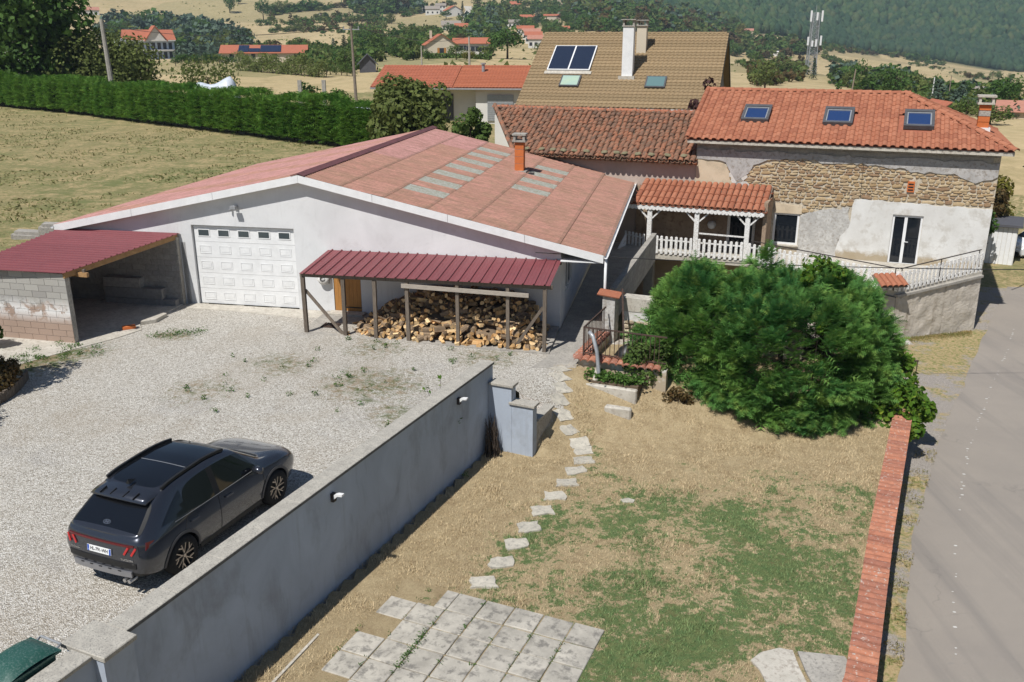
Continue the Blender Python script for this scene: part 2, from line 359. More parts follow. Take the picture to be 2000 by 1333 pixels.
TAB = [
 (-500, [(40, 1.9), (92, 2), (165, 2.2), (250, 1.5), (350, -.3), (600, 9), (900, 32), (1050, 50), (1600, 150), (4000, 420)]),
 (100, [(40, 1.9), (92, 2), (165, 2.2), (250, 1.5), (350, -.3), (600, 9), (900, 32), (1050, 50), (1600, 150), (4000, 420)]),
 (600, [(40, 1.9), (92, 2), (165, 2.2), (250, 1.6), (350, 0.5), (600, 10), (900, 37), (1100, 60), (1600, 150), (4000, 420)]),
 (900, [(40, 1.7), (100, 2), (160, 3), (230, 3.8), (350, 3.2), (600, 14), (800, 26), (1100, 52), (1600, 150), (4000, 420)]),
 (1200, [(40, .2), (100, 2), (200, 2.5), (350, 2), (600, 14), (800, 28), (1100, 62), (1800, 220), (4000, 520)]),
 (1430, [(40, -1), (80, -1), (200, -1.2), (350, -5), (600, -4), (820, -2), (1000, 22), (1400, 110), (2200, 300), (4000, 600)]),
 (1700, [(40, -2.6), (60, -2.6), (90, -.6), (130, -.9), (200, -2), (300, -6), (450, -11), (700, -13), (950, -12), (1100, 12), (1400, 68), (2200, 290), (4000, 600)]),
 (2000, [(40, -2.9), (60, -2.6), (90, -.4), (130, -.9), (200, -3), (300, -6), (450, -13), (700, -20), (980, -28), (1100, -12), (1400, 48), (2200, 270), (4000, 600)]),
 (3000, [(40, -3), (60, -2.6), (90, -.4), (130, -.9), (200, -3), (300, -6), (450, -13), (700, -20), (980, -28), (1100, -12), (1400, 48), (2200, 270), (4000, 600)])]
TPX = [a for a, _ in TAB]
def far_z(x, y):
    r = math.hypot(x, y); px = 1000 + 1872 * x / y if y > 1 else (-500 if x < 0 else 3000)
    px = min(2999, max(-499, px)); vals = [float(np.interp(r, [q[0] for q in t], [q[1] for q in t])) for _, t in TAB]
    z = float(np.interp(px, TPX, vals))
    if r > 200:
        a = min(1, (r - 200) / 500)
        z += a * (9 * mnoise.noise((x * .004, y * .004, .3)) + 3.5 * mnoise.noise((x * .013, y * .013, 1.7)))
    return z
def near_z(x, y):
    gu, gw = gloc(x, y)
    if gu < -4.95 and gw > -4.7: z = 1.95 + .25 * mnoise.noise((x * .12, y * .12, 0))
    elif gw > 15.6 and x < 12: z = 1.9 - 2.6 * sm((x - 2) / 10)
    elif y > 43: z = -3.0 + 2 * sm((14 - x) / 8)
    else: z = -3.4
    return z
def ground_z(x, y):
    r = math.hypot(x, y)
    if r > 54: return far_z(x, y)
    if r < 44: return near_z(x, y)
    a = (r - 44) / 10; return near_z(x, y) * (1 - a) + far_z(x, y) * a
Fp, SP, CP = 1773.0, math.sin(R(18.7)), math.cos(R(18.7))
_RR = np.concatenate([np.linspace(46, 200, 60), 200 * 20 ** np.linspace(.01, 1, 130)]); _PX = np.arange(-120, 2141, 20); _PY = []
for px_ in _PX:                              # how high each stretch of ground shows, per direction
    t_ = (px_ - 1000) / 1872; yy_ = _RR / math.hypot(1, t_); prof_ = []
    for y_ in yy_:
        z_ = far_z(y_ * t_, y_) - 9; dep = y_ * CP - z_ * SP; prof_.append(666.5 - Fp * (y_ * SP + z_ * CP) / dep)
    _PY.append(np.minimum.accumulate(np.array(prof_)))
def sight(px, py):                           # where a line of sight meets the terrain
    k = min(len(_PX) - 1, max(0, int(round((px + 120) / 20)))); r = float(np.interp(-py, -_PY[k], _RR))
    return at_range(px, r)
def at_range(px, r):
    t = (px - 1000) / 1872; y = r / math.hypot(1, t); x = y * t
    return Vector((x, y, ground_z(x, y)))

# ---------------------------------------------------------------- terrain
def grid_mesh(name, xs, ys, zf, mat, attrs=None, keep=None):
    nx, ny = len(xs), len(ys); V = []; idx = -np.ones((nx, ny), int); A = {k: [] for k in (attrs or {})}
    for i, x in enumerate(xs):
        for j, y in enumerate(ys):
            if keep and not keep(x, y): continue
            idx[i, j] = len(V); V.append((x, y, zf(x, y)))
            for k, fn in (attrs or {}).items(): A[k].append(fn(x, y))
    F = [(idx[i, j], idx[i + 1, j], idx[i + 1, j + 1], idx[i, j + 1]) for i in range(nx - 1) for j in range(ny - 1)
         if min(idx[i, j], idx[i + 1, j], idx[i + 1, j + 1], idx[i, j + 1]) >= 0]
    return np_mesh(name, V, F, mat, True, A)
tag(put('field', grid_mesh('field', np.arange(-92, 64.1, .9), np.arange(-14, 118.1, .9), ground_z, M['field'], None, lambda x, y: (y < 64 and abs(x) < 65) or (x < 26 and math.hypot(x, y) < 118))), kind='structure')
azs = np.radians(np.concatenate([np.arange(-180, -44, 6), np.arange(-44, 44.1, .45), np.arange(50, 180, 6)]))
rads = np.concatenate([np.linspace(58, 200, 36), 200 * (2100 / 200) ** np.linspace(.02, 1, 95)])
V = []; W = []
for a in azs:
    for r in rads:
        x, y = r * math.sin(a), r * math.cos(a)
        V.append((x, y, far_z(x, y) - (.12 if r < 120 and x < 28 or r < 66 else 0)))
        px = 1000 + 1872 * math.tan(a) if abs(a) < 1.4 else 0
        W.append(1.0 if px > 1150 and r > np.interp(px, [1150, 1300, 1430, 1700, 2000], [1000, 850, 860, 980, 1010]) else 0.0)
na, nr = len(azs), len(rads)
F = [(i * nr + j, i * nr + j + 1, ((i + 1) % na) * nr + j + 1, ((i + 1) % na) * nr + j) for i in range(na) for j in range(nr - 1)]
F = [f[::-1] for f in F]
tag(put('hills', np_mesh('hills', V, F, M['hills'], True, {'wood': W})), kind='structure')
hz = MB(); hz.box(-2200, 2200, -2200, 2200, -75, 330); hzm = bpy.data.materials.new('haze'); hzm.use_nodes = True; hzm.node_tree.nodes.remove(hzm.node_tree.nodes['Principled BSDF'])
vp = hzm.node_tree.nodes.new('ShaderNodeVolumePrincipled'); vp.inputs['Color'].default_value = (.70, .86, 1, 1); vp.inputs['Density'].default_value = .00016
hzm.node_tree.links.new(vp.outputs[0], hzm.node_tree.nodes['Material Output'].inputs['Volume']); tag(hz.build('haze', hzm), 'thin summer haze over the far hills', kind='stuff')

# ---------------------------------------------------------------- near ground sheets
def road_z(x, y): return float(np.interp(y, [0, 13, 25, 37, 60, 80], [-2.1, -2.3, -2.5, -2.9, -2.85, -2.6]))
def yard_z(x, y):
    gu, gw = gloc(x, y); return -.2 * sm((gu - 5) / 8) * sm((gw + 9) / 5)
def slope_z(x, y):
    t = (y - 21.4 + (1.5 - x) * (.8 if x < 1.5 else .16) + max(0, .3 - x) * 1.5) / 3.4
    s, n = wloc(x, y)
    if s < 12.26 and n > -.33: t = min(t, 0)
    cz = yard_z(x, y); return cz + (-1.43 - cz) * (1 - sm(t))
def yz(x, y):
    s, n = wloc(x, y)
    return yard_z(x, y) if n < .05 else slope_z(x, y)
def weed(x, y):
    gu, gw = gloc(x, y)
    e = 0
    e = max(e, .85 * sm(1 - abs((gu + 2.2) - (gw + 7.5) * .35) / 2.0) * sm((-gw - 4.0) / 2) * sm((12 + gw) / 3 + .3))
    e = max(e, .55 * sm(1 - math.hypot((gu - 1.0) / 1.3, (gw + 3.4) / .7)))
    for (a, b, r_, k) in ((5.4, -5.2, 1.5, .42), (8.5, -6.2, 2.2, .5), (4.2, -7.5, 1.6, .35), (7.5, -3.2, 1.6, .35), (11, -3.1, 1.5, .4), (9.7, -8, 1.2, .45)):
        e = max(e, k * sm(1 - math.hypot(gu - a, gw - b) / r_))
    if gu < -4: e = max(e, .6 * sm((-gu - 4) / 3))
    return e
def yard_keep(x, y):
    s, n = wloc(x, y); gu, gw = gloc(x, y)
    if gw > .15: return False
    if s < 12.3: return n < -.05
    return True
xs = np.concatenate([np.arange(-26, -12, .5), np.arange(-12, 2.3, .22)]); ys = np.arange(3, 36, .25)
tag(put('gravel_courtyard', grid_mesh('gravel_courtyard', xs, ys, lambda x, y: yz(x, y) - .0, M['gravel'], {'weed': weed},
    lambda x, y: yard_keep(x, y) and not (wloc(x, y)[0] > 12.3 and wloc(x, y)[1] > .35 and y < 23.0 + .0) and x < 1.6)), kind='structure')
def lawn_keep(x, y):
    s, n = wloc(x, y)
    return n > -.12 and (s < 12.6 or n > .2)
def gravel_amt(x, y): return sm((1.25 - x) / .5 + .2) * sm((y - 21.9) / .8) if y < 27 else 1.0
def green_amt(x, y):
    g = -.02 + .15 * sm(1 - math.hypot((x - 5.6) / 3.2, (y - 15.6) / 4.0)) + .12 * sm(1 - math.hypot((x - 2.2) / 2.6, (y - 14.6) / 3.2))
    g -= .16 * sm((y - 18.5) / 3); s, n = wloc(x, y); g -= .14 * sm(1 - (n - .5) / 2.2)
    for i, (a, b) in enumerate(STONES): g += .10 * math.exp(-((x - a - .25) ** 2 + (y - b) ** 2) / .22)
    for (a, b, r_) in ((2.2, 17.8, 1.2), (6.6, 20.0, 1.4), (4.6, 21.0, 1.1), (8.2, 19.6, 1.0), (3.4, 19.0, 1.4), (2.6, 20.5, 1.0), (5.0, 18.3, 1.3), (3.2, 13.8, 1.2), (1.7, 13.2, .9)): g += .13 * math.exp(-((x - a) ** 2 + (y - b) ** 2) / (r_ * r_ * .5))
    return g
STONES = [(1.41, 24.64), (1.39, 24.2), (1.42, 23.75), (1.32, 23.32), (1.40, 22.87), (1.52, 22.45), (1.79, 22.05), (1.88, 21.72), (1.85, 21.2), (1.60, 20.62), (1.32, 19.98), (1.01, 19.3), (.71, 18.59), (.37, 17.86), (.09, 17.15), (-.23, 16.41), (-.58, 15.70)]
TWR = lambda y: float(np.interp(y, [6, 12.46, 17.14, 23.9, 27], [2.35, 6.05, 8.2, 11.45, 12.9]))     # road-side edge of the tiled wall
tag(put('lawn', grid_mesh('lawn', np.arange(-9, 13, .2), np.arange(4, 27.6, .2), lambda x, y: slope_z(x, y) - .012 + .02 * mnoise.noise((x * .8, y * .8, 0)), M['lawn'],
    {'gravel': gravel_amt, 'green': green_amt}, lambda x, y: lawn_keep(x, y) and x < TWR(y) - .2)), kind='structure')
ROADL = [(2.1, 3), (4.45, 8.6), (7.12, 13.8), (9.65, 19.16), (12.35, 24.04), (16.4, 30.6), (20.1, 36.6), (22.9, 40.9), (26.3, 46.2), (29.6, 50.6), (34, 54.4)]
def road_left(y): return float(np.interp(y, [b for a, b in ROADL], [a for a, b in ROADL]))
tag(put('verge', grid_mesh('verge', np.arange(0, 46, .4), np.arange(3, 60, .4), lambda x, y: road_z(x, y) - .02 + .03 * mnoise.noise((x, y, 0)), M['verge'],
    {'grassy': lambda x, y: (.32 if y < 22 else .1) + .9 * math.exp(-((x - 18.2) ** 2 + (y - 35.6) ** 2) / 3.0) + .5 * math.exp(-((x - 15.8) ** 2 + (y - 32.8) ** 2) / 3.5) + (1.0 if y > 50 else 0)},
    lambda x, y: x > TWR(y) - .62 if y < 27 else (x > 10 if y < 37 else (x - HC.x) * HU.x + (y - HC.y) * HU.y > -.3))), kind='structure')
V = []; F = []
ysr = np.concatenate([np.arange(3, 44, .5), np.arange(44, 54.4, .5)])
for j, y in enumerate(ysr):
    xl = road_left(y) + .12 * mnoise.noise((0, y * .7, 3)) + .05 * mnoise.noise((0, y * 3, 5))
    for k in range(9): xx = xl + k * (.95 if y < 40 else 1.5); V.append((xx, y, road_z(xx, y) + .012 - .02 * (k / 8 - .5) ** 2))
for j in range(len(ysr) - 1):
    for k in range(8): F.append((j * 9 + k, j * 9 + k + 1, j * 9 + k + 10, j * 9 + k + 9))
tag(put('road', np_mesh('road', V, F, M['asphalt'], True)), kind='structure')
# painted edge line, worn to dots
M['paint'] = simple('road_paint', (.62, .60, .56), (.50, .48, .44), 20, .8)
mb = MB()
for i in range(150):
    y = 12 + i * .165 + random.uniform(-.05, .05)
    if random.random() < (.72 if y < 20 else .5): continue
    x = road_left(y) + float(np.interp(y, [12, 20, 26, 33], [1.05, .95, .95, 1.15])) + random.uniform(-.05, .05); r_ = random.uniform(.012, .036)
    z = road_z(x, y) + .017; a = random.uniform(0, 3)
    mb.add([(x + r_ * math.cos(a + k) * 1.4, y + r_ * math.sin(a + k), z) for k in (0, 1.1, 2.2, 3.3, 4.4, 5.4)], [(0, 1, 2, 3, 4, 5)])
tag(mb.build('road_marking', M['paint']), kind='structure')
# concrete aprons in front of the garage, floor of the carport, path along the garage
def slab(name, pts, mat, th=.02, par=None):
    mb = MB(); mb.prism([(p.x, p.y, p.z - th) for p in pts], (0, 0, th)); o = mb.build(name, mat, par)
    if par is None: tag(o, kind='structure')
    return o
slab('concrete_apron', [g2w(-.25, -.02, .03), g2w(4.9, -.02, .02), g2w(4.9, -.75, .012), g2w(4.2, -.95, .01), g2w(1.4, -.6, .012), g2w(-.3, -.55, .015)], M['conc_light'], .06)
slab('carport_floor', [g2w(-6, .05, .03), g2w(-.5, .05, .03), g2w(-.55, -1.6, .028), g2w(-.75, -2.5, .025), g2w(-.3, -3.1, .022), g2w(-.6, -4.0, .02), g2w(-1.3, -5.3, .015), g2w(-1.9, -6.6, .012), g2w(-3.2, -8.0, .012), g2w(-7, -8.2, .012)], M['conc_light'], .06)
slab('shed_floor', [g2w(4.75, -.03, .03), g2w(12.75, -.03, -.05), g2w(12.75, -2.35, -.17), g2w(4.75, -2.4, .005)], M['conc'], .05)
slab('concrete_path', [Vector(p) for p in ((1.07, 25.72, -.19), (.55, 24.75, -.19), (1.85, 24.75, -.2), (2.35, 27.2, -.2), (3.3, 29.2, -.2), (6.2, 39.6, -.1), (4.3, 42.0, -.1), (1.58, 28.29, -.16))], M['conc'], .05)
# ---------------------------------------------------------------- the garage
ga = thing('garage', 'long grey rendered garage with a low faded red corrugated roof and white sectional door', 'garage', GO, -PHI)
UL, UR, RU, RZ = -4.66, 12.77, 4.16, 4.63         # wall ends, ridge position and height
EL, ER = -5.05, 14.15                              # eaves
def roof_z(u): return RZ + (u - RU) * ((2.40 - RZ) / (14.15 - RU) if u > RU else (RZ - 2.66) / (RU + 5.05))
TH = .22
mb = MB()
dl, dr, dt = 0.0, 3.74, 2.82
# gable wall round the door opening (pieces butted end to end)
mb.prism([(UL, 0, -.4), (dl, 0, -.4), (dl, 0, roof_z(dl) - .06), (UL, 0, roof_z(UL) - .06)], (0, TH, 0))
mb.prism([(dl, 0, dt), (dr, 0, dt), (dr, 0, roof_z(dr) - .06), (dl, 0, roof_z(dl) - .06)], (0, TH, 0))
mb.prism([(dr, 0, -.4), (5.03, 0, -.4), (5.03, 0, roof_z(5.03) - .06), (RU, 0, RZ - .06), (dr, 0, roof_z(dr) - .06)], (0, TH, 0))
mb.prism([(5.03, 0, 1.78), (6.0, 0, 1.78), (6.0, 0, roof_z(6) - .06), (5.03, 0, roof_z(5.03) - .06)], (0, TH, 0))
mb.prism([(6.0, 0, -.4), (UR, 0, -.4), (UR, 0, roof_z(UR) - .06), (6.0, 0, roof_z(6) - .06)], (0, TH, 0))
mb.prism([(UL, TH, -.4), (UL + TH, TH, -.4), (UL + TH, TH, roof_z(UL) - .06), (UL, TH, roof_z(UL) - .06)], (0, 15, 0))
# right wall with window opening
mb.box(UR - TH, UR, TH, 1.3, -.4, roof_z(UR) - .06); mb.box(UR - TH, UR, 2.9, 14.9, -.4, roof_z(UR) - .06)
mb.box(UR - TH, UR, 1.3, 2.9, -.4, .75); mb.box(UR - TH, UR, 1.3, 2.9, 1.95, roof_z(UR) - .06)
mb.build('wall', M['plaster'], ga)
mb = MB(); mb.box(UR - .12, UR - .09, 1.3, 2.9, .75, 1.95); w_ = mb.build('window', M['glass_dark'], ga)
mb = MB(); mb.box(UR - .08, UR - .03, 1.3, 2.9, .75, .82); mb.box(UR - .08, UR - .03, 1.3, 2.9, 1.88, 1.95)
for a, b in ((1.3, 1.36), (2.06, 2.14), (2.84, 2.9)): mb.box(UR - .078, UR - .032, a, b, .80, 1.90)
mb.build('frame', M['white_paint'], w_)
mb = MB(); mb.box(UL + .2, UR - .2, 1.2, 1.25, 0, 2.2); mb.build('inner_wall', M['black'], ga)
# corrugated fibre cement sheets
def rmat(name, a, b, c, green=False):
    t = NT(name); P = t.n('NewGeometry').outputs['Position']
    v = t.rnd(); col = t.mix(v, a, b)
    x = t.xyz()
    col = t.mix(t.ramp(t.noise(1.5, 5, .7, vec=P, dist=.4), [(.40, 0), (.64, .85)]), col, c)
    col = t.mix(t.ramp(t.noise(30, 3, .8, stretch=(.25, 1.2, 1)), [(.46, 0), (.66, .5)]), col, (.17, .11, .075))
    col = t.mix(t.ramp(t.noise(38, 3, .8), [(.62, 0), (.74, .45)]), col, (.16, .12, .08))
    col = t.mix(t.ramp(t.noise(9, 4, .75, stretch=(.12, 1.6, 1)), [(.45, 0), (.6, .5)]), col, (.20, .125, .085))
    ph = t.math('SINE', t.math('MULTIPLY', x[1], 2 * math.pi * 5.3 / (15.85 / 17 + .012)))
    col = t.mix(t.math('MULTIPLY', t.ramp(ph, [(0, 1), (.55, 0)]), t.ramp(t.noise(3.0, 4, .7, vec=P), [(.35, .15), (.65, .75)])), col, (.15, .095, .07))
    lap = t.math('ADD', t.ramp(x[0], [(0, 1), (.05, 0)]), t.math('GREATER_THAN', x[0], 1.40))
    col = t.mix(t.math('MULTIPLY', lap, t.ramp(t.noise(9, 4, .8, vec=P), [(.35, .12), (.65, .6)])), col, (.14, .10, .07))
    t.bump(t.noise(60, 3, .7), .2, .01); return t.done(col, .88, .2)
M['sheet_red'] = rmat('fibre_cement_red', (.49, .245, .195), (.43, .215, .165), (.37, .215, .15))
M['sheet_pink'] = rmat('fibre_cement_pink', (.52, .27, .25), (.49, .25, .23), (.45, .225, .205))
M['sheet_clear'] = simple('fibre_glass_sheet', (.34, .335, .30), (.24, .25, .20), 5, .5, .4, .1, 40, fine=(14, (.22, .19, .14)))
def corrugated(name, L, Wd, mat, waves=5.3, amp=.024, n=34):
    V = []; F = []
    for i in range(n + 1):
        y = Wd * i / n; z = amp * math.sin(2 * math.pi * waves * i / n)
        V += [(0, y, z), (L, y, z), (L, y, z - .008), (0, y, z - .008)]
    for i in range(n):
        a, b = 4 * i, 4 * (i + 1); F += [(a, a + 1, b + 1, b), (a + 1, a + 2, b + 2, b + 1), (a + 3, a, b, b + 3), (a + 2, a + 3, b + 3, b + 2)]
    return np_mesh(name, V, F, mat, False)
slR = math.atan2(RZ - 2.40, 14.15 - RU); slL = math.atan2(RZ - 2.66, RU + 5.05)
LR = math.hypot(RZ - 2.40, 14.15 - RU); LL = math.hypot(RZ - 2.66, RU + 5.05)
nR, nL, nW = 7, 7, 17; WD = 15.85 / nW
shR = {k: corrugated('corrugated_sheet', LR / nR + .05, WD + .012, M[k]) for k in ('sheet_red', 'sheet_pink', 'sheet_clear')}
def back_w(u):                                     # the roof stops at the old barn
    return float(np.interp(u, [4.2, 5.2, 7.0, 10.3, 14.2], [16.1, 16.0, 15.9, 15.5, 15.0]))
for i in range(nR):
    for j in range(nW):
        u = RU + (i / nR) * LR * math.cos(slR); w = -.27 + j * WD
        if w + WD * .5 > back_w(u + .7): continue
        clear = (i == 2 and j in (2, 4, 6, 8, 10, 12, 14)) or (i == 4 and j in (7, 9, 11, 13))
        pink = (i == 0 and j > 6) or (i in (1,) and j > 12) or (i == 0 and j in (2, 3) and False)
        me = shR['sheet_clear' if clear else ('sheet_pink' if pink else 'sheet_red')]
        o = put('corrugated_sheet', me, ga, (u, w, roof_z(u) + .012 - i * .0 + (.016 if i < nR - 1 else 0)), (0, slR - .010 + random.uniform(-.0015, .0015), 0))
        if clear: o['label'] = 'grey translucent roof sheet'
for i in range(nL):
    for j in range(nW):
        u = RU - ((i + 1) / nL) * LL * math.cos(slL); w = -.27 + j * WD
        put('corrugated_sheet', shR['sheet_pink' if (i * 7 + j * 5) % 4 else 'sheet_red'], ga, (u - .03, w, roof_z(u) + .012), (0, -slL + .004, 0), (LL / nL / (LR / nR) * 1.0, 1, 1))
mb = MB(); mb.prism([(EL + .08, -.18, roof_z(EL) - .06), (RU, -.18, RZ - .05), (ER - .1, -.18, roof_z(ER) - .04), (ER - .1, -.18, roof_z(ER) - .09), (RU, -.18, RZ - .11), (EL + .08, -.18, roof_z(EL) - .11)], (0, 15.3, 0))
mb.build('roof_lining', M['wood_grey'], ga)
# ridge cap: overlapping angled pieces
mb = MB(); mb.prism([(RU - .24, 0, RZ - .005), (RU, 0, RZ + .075), (RU + .24, 0, RZ - .005), (RU + .24, 0, RZ + .02), (RU, 0, RZ + .10), (RU - .24, 0, RZ + .02)], (0, 1.13, 0))
rc = mb.mesh('ridge_cap', M['metal_red_old'] if 'metal_red_old' in M else simple('ridge_old', (.17, .07, .075), (.10, .05, .05), 5, .8, .2, .3, 40))
for k in range(15): put('ridge_cap', rc, ga, (0, -.33 + k * 1.09, .004 * (k % 2)))
# verge boards
def fascia(u0, u1, w0, w1, h, name='fascia_board', n=1):
    for k in range(n):
        a = u0 + (u1 - u0) * k / n; b = u0 + (u1 - u0) * (k + 1) / n - (.012 if k < n - 1 else 0)
        mb = MB(); mb.prism([(a, w0, roof_z(a) + .03), (b, w0, roof_z(b) + .03), (b, w0, roof_z(b) + .03 - h), (a, w0, roof_z(a) + .03 - h)], (0, w1 - w0, 0)); mb.build(name, M['white_paint'], ga)
fascia(EL, RU - .004, -.31, -.285, .25, n=3); fascia(RU + .004, ER, -.31, -.285, .25, n=4)
mb = MB(); mb.prism([(UL + .1, -.28, roof_z(UL) - .17), (RU, -.28, RZ - .17), (ER - .12, -.28, roof_z(ER) - .16), (ER - .12, -.28, roof_z(ER) - .19), (RU, -.28, RZ - .2), (UL + .1, -.28, roof_z(UL) - .2)], (0, .275, 0)); mb.build('soffit', M['white_paint'], ga)
# white boxed eave end, gutter and downpipe on the right side
mb = MB(); mb.box(UR + .02, ER - .02, -.27, 14.8, 2.17, 2.2); mb.build('eave_soffit', M['white_paint'], ga)
def half_gutter(y0, y1, x, z, r=.065, n=7):
    V = []; F = []
    for rr in (r, r - .006):
        for k in range(n):
            t = math.pi + math.pi * k / (n - 1)
            V += [(x + rr * math.cos(t), y0, z + rr * math.sin(t)), (x + rr * math.cos(t), y1, z + rr * math.sin(t))]
    for k in range(n - 1):
        a = 2 * k; F.append((a, a + 1, a + 3, a + 2)); b = 2 * (n + k); F.append((b, b + 2, b + 3, b + 1))
    for (a, b) in ((0, 2 * n), (2 * (n - 1), 2 * (2 * n - 1))): F.append((a, a + 1, b + 1, b))
    m_ = MB(); m_.add(V, F); return m_
half_gutter(-.33, 15.0, ER + .075, 2.40, .075).build('gutter', M['white_paint'], ga)
mb = MB(); mb.tube([(ER + .07, -.2, 2.34), (ER + .07, -.2, .55), ], .045, 8); mb.build('downpipe', M['white_paint'], ga, True)
half_gutter(-.33, 15.5, EL - .06, 2.62, .065).build('gutter', M['white_paint'], ga)
mb = MB(); mb.prism([(10.3, 15.6, roof_z(10.3) + .03), (14.2, 15.05, roof_z(14.1) + .05), (14.3, 15.2, roof_z(14.1) + .16), (10.3, 15.75, roof_z(10.3) + .14)], (0, .05, -.06)); mb.build('flashing', M['metal_grey'], ga)
# sectional door
mb = MB(); mb.box(dl + .02, dr - .02, .14, .17, .02, dt - .03); door = mb.build('garage_door', M['white_paint'], ga)
rowh = (dt - .06) / 5
for r_ in range(5):
    z0 = .025 + r_ * rowh
    mb = MB(); mb.box(dl + .03, dr - .03, .108, .139, z0, z0 + rowh - .008); mb.build('door_section', M['white_paint'], door)
    for c in range(5):
        x0 = dl + .03 + (c + .5) * (dr - dl - .06) / 5
        if r_ < 4:
            mb = MB(); hw, hh = .215, .135; zc = z0 + rowh / 2
            # raised frame line and field
            for (a, b, c_, d_) in ((-hw, hw, hh - .018, hh), (-hw, hw, -hh, -hh + .018), (-hw, -hw + .018, -hh + .018, hh - .018), (hw - .018, hw, -hh + .018, hh - .018)):
                mb.box(x0 + a, x0 + b, .096, .1078, zc + c_, zc + d_)
            mb.box(x0 - hw + .05, x0 + hw - .05, .099, .1078, zc - hh + .05, zc + hh - .05)
            mb.build('door_panel', M['white_paint'], door)
        else:
            zc = z0 + rowh * .56
            mb = MB(); hw, hh = .225, .135
            mb.box(x0 - hw, x0 + hw, .092, .1078, zc - hh, zc + hh, 0); mb.box(x0 - hw + .035, x0 + hw - .035, .089, .0915, zc - hh + .035, zc + hh - .035, 1)
            mb.build('door_window', [M['white_paint'], M['glass_teal2'] if 'glass_teal2' in M else glassy('door_glass', (.06, .075, .08), .1)], door)
# wooden board door behind the woodshed
mb = MB(); mb.box(5.05, 5.98, .05, .09, -.1, 1.76); wd = mb.build('wooden_door', M['wood_warm'], ga)
for k in range(7):
    mb = MB(); mb.box(5.05 + k * .133, 5.05 + k * .133 + .129, .022, .049, -.1, 1.76); mb.build('plank', M['wood_warm'], wd)
mb = MB(); mb.box(5.42, 5.99, .008, .021, .16, .2); mb.build('hinge', M['black'], wd)
mb = MB(); mb.box(4.9, 6.15, -.42, -.001, -.14, .055); mb.build('doorstep', M['conc_light'], ga)
# small security light over the door
mb = MB(); mb.box(1.70, 1.82, -.07, -.001, 3.43, 3.55); mb.tube([(1.76, -.06, 3.5), (1.76, -.2, 3.56)], .02, 6); mb.box(1.66, 1.86, -.30, -.17, 3.46, 3.56); mb.tube([(1.6, -.02, 3.42), (1.54, -.14, 3.40)], .03, 6)
mb.build('security_light', M['metal_grey'], ga)
# brick chimney flue
cx, cy = 9.55, 10.35; cz = roof_z(cx)
mb = MB(); mb.box(cx - .32, cx + .32, cy - .3, cy + .3, cz - .15, cz + .06); ch = mb.build('chimney', M['conc'], ga)
for k in range(4):
    mb = MB(); mb.box(cx - .19, cx + .19, cy - .19, cy + .19, cz + .06 + k * .30, cz + .345 + k * .30); mb.build('flue_block', M['brick_or'], ch)
    mb = MB(); mb.box(cx - .183, cx + .183, cy - .183, cy + .183, cz + .345 + k * .30, cz + .36 + k * .30); mb.build('mortar_joint', M['conc'], ch)
zt = cz + 1.26
mb = MB(); mb.box(cx - .28, cx + .28, cy - .28, cy + .28, zt, zt + .07)
for sx in (-1, 1):
    for sy in (-1, 1): mb.box(cx + sx * .2 - .05, cx + sx * .2 + .05, cy + sy * .2 - .05, cy + sy * .2 + .05, zt + .07, zt + .27)
mb.box(cx - .29, cx + .29, cy - .29, cy + .29, zt + .27, zt + .34); mb.build('chimney_cap', M['conc'], ch)
mb = MB(); mb.box(cx + .25, cx + .62, cy - .2, cy + .12, roof_z(cx + .4) + .03, roof_z(cx + .4) + .05); mb.build('flashing', M['metal_dark'], ch)

# ---------------------------------------------------------------- the woodshed
ws = thing('woodshed', 'open lean-to woodshed with a ribbed dark red metal roof on slim timber posts', 'woodshed', GO, -PHI)
def ribbed(name, Wd, L, mat, ribs, rh=.04, rw=.06):
    pr = [(0, 0)]
    for k in range(ribs):
        c = (k + .5) * Wd / ribs; pr += [(c - rw / 2, 0), (c - rw / 4, rh), (c + rw / 4, rh), (c + rw / 2, 0)]
        for q in (.33, .67): cc = c + Wd / ribs * q; pr += [(cc - .012, 0), (cc, .006), (cc + .012, 0)] if cc < Wd - .02 else []
    pr = sorted(pr + [(Wd, 0)], key=lambda p: p[0]); V = []; F = []
    for (x, z) in pr: V += [(x, 0, z), (x, L, z), (x, L, z - .004), (x, 0, z - .004)]
    for i in range(len(pr) - 1):
        a, b = 4 * i, 4 * i + 4; F += [(a, b, b + 1, a + 1), (a + 2, b + 2, b + 3, a + 3), (a, a + 3, b + 3, b), (a + 1, b + 1, b + 2, a + 2)]
    return np_mesh(name, V, F, mat)
zw, zf, wf = 2.16, 1.96, -2.46
sl = math.atan2(zw - zf, -wf - .03); Ls = math.hypot(zw - zf, -wf - .03)
me = ribbed('roof_sheet', .985, Ls, M['metal_red'], 3)
for k in range(8): put('roof_sheet', me, ws, (4.93 + k * .983, wf, zf + .002 * (k % 2)), (sl, 0, 0))
posts = [(4.98, -.02, .115), (6.28, -.05, .11), (7.29, -.1, .11), (8.35, -.13, .11), (9.93, -.17, .10), (11.5, -.2, .10), (12.62, -.22, .11)]
for (u, z, w_) in posts:
    mb = MB(); mb.beam((u, -2.31, z - .02), (u + random.uniform(-.02, .02), -2.31, zf - .13 + .0), w_, w_); mb.build('post', M['wood_grey'], ws)
for (a, b) in (((5.0, -2.24, 1.38), (6.18, -2.24, -.02)), ((12.55, -2.24, 1.22), (11.65, -2.24, -.16))):
    mb = MB(); mb.beam(a, b, .05, .09); mb.build('brace', M['wood_grey'], ws)
mb = MB(); mb.beam((4.9, -2.31, zf - .07), (12.85, -2.31, zf - .085), .09, .115); mb.build('front_beam', M['wood_grey'], ws)
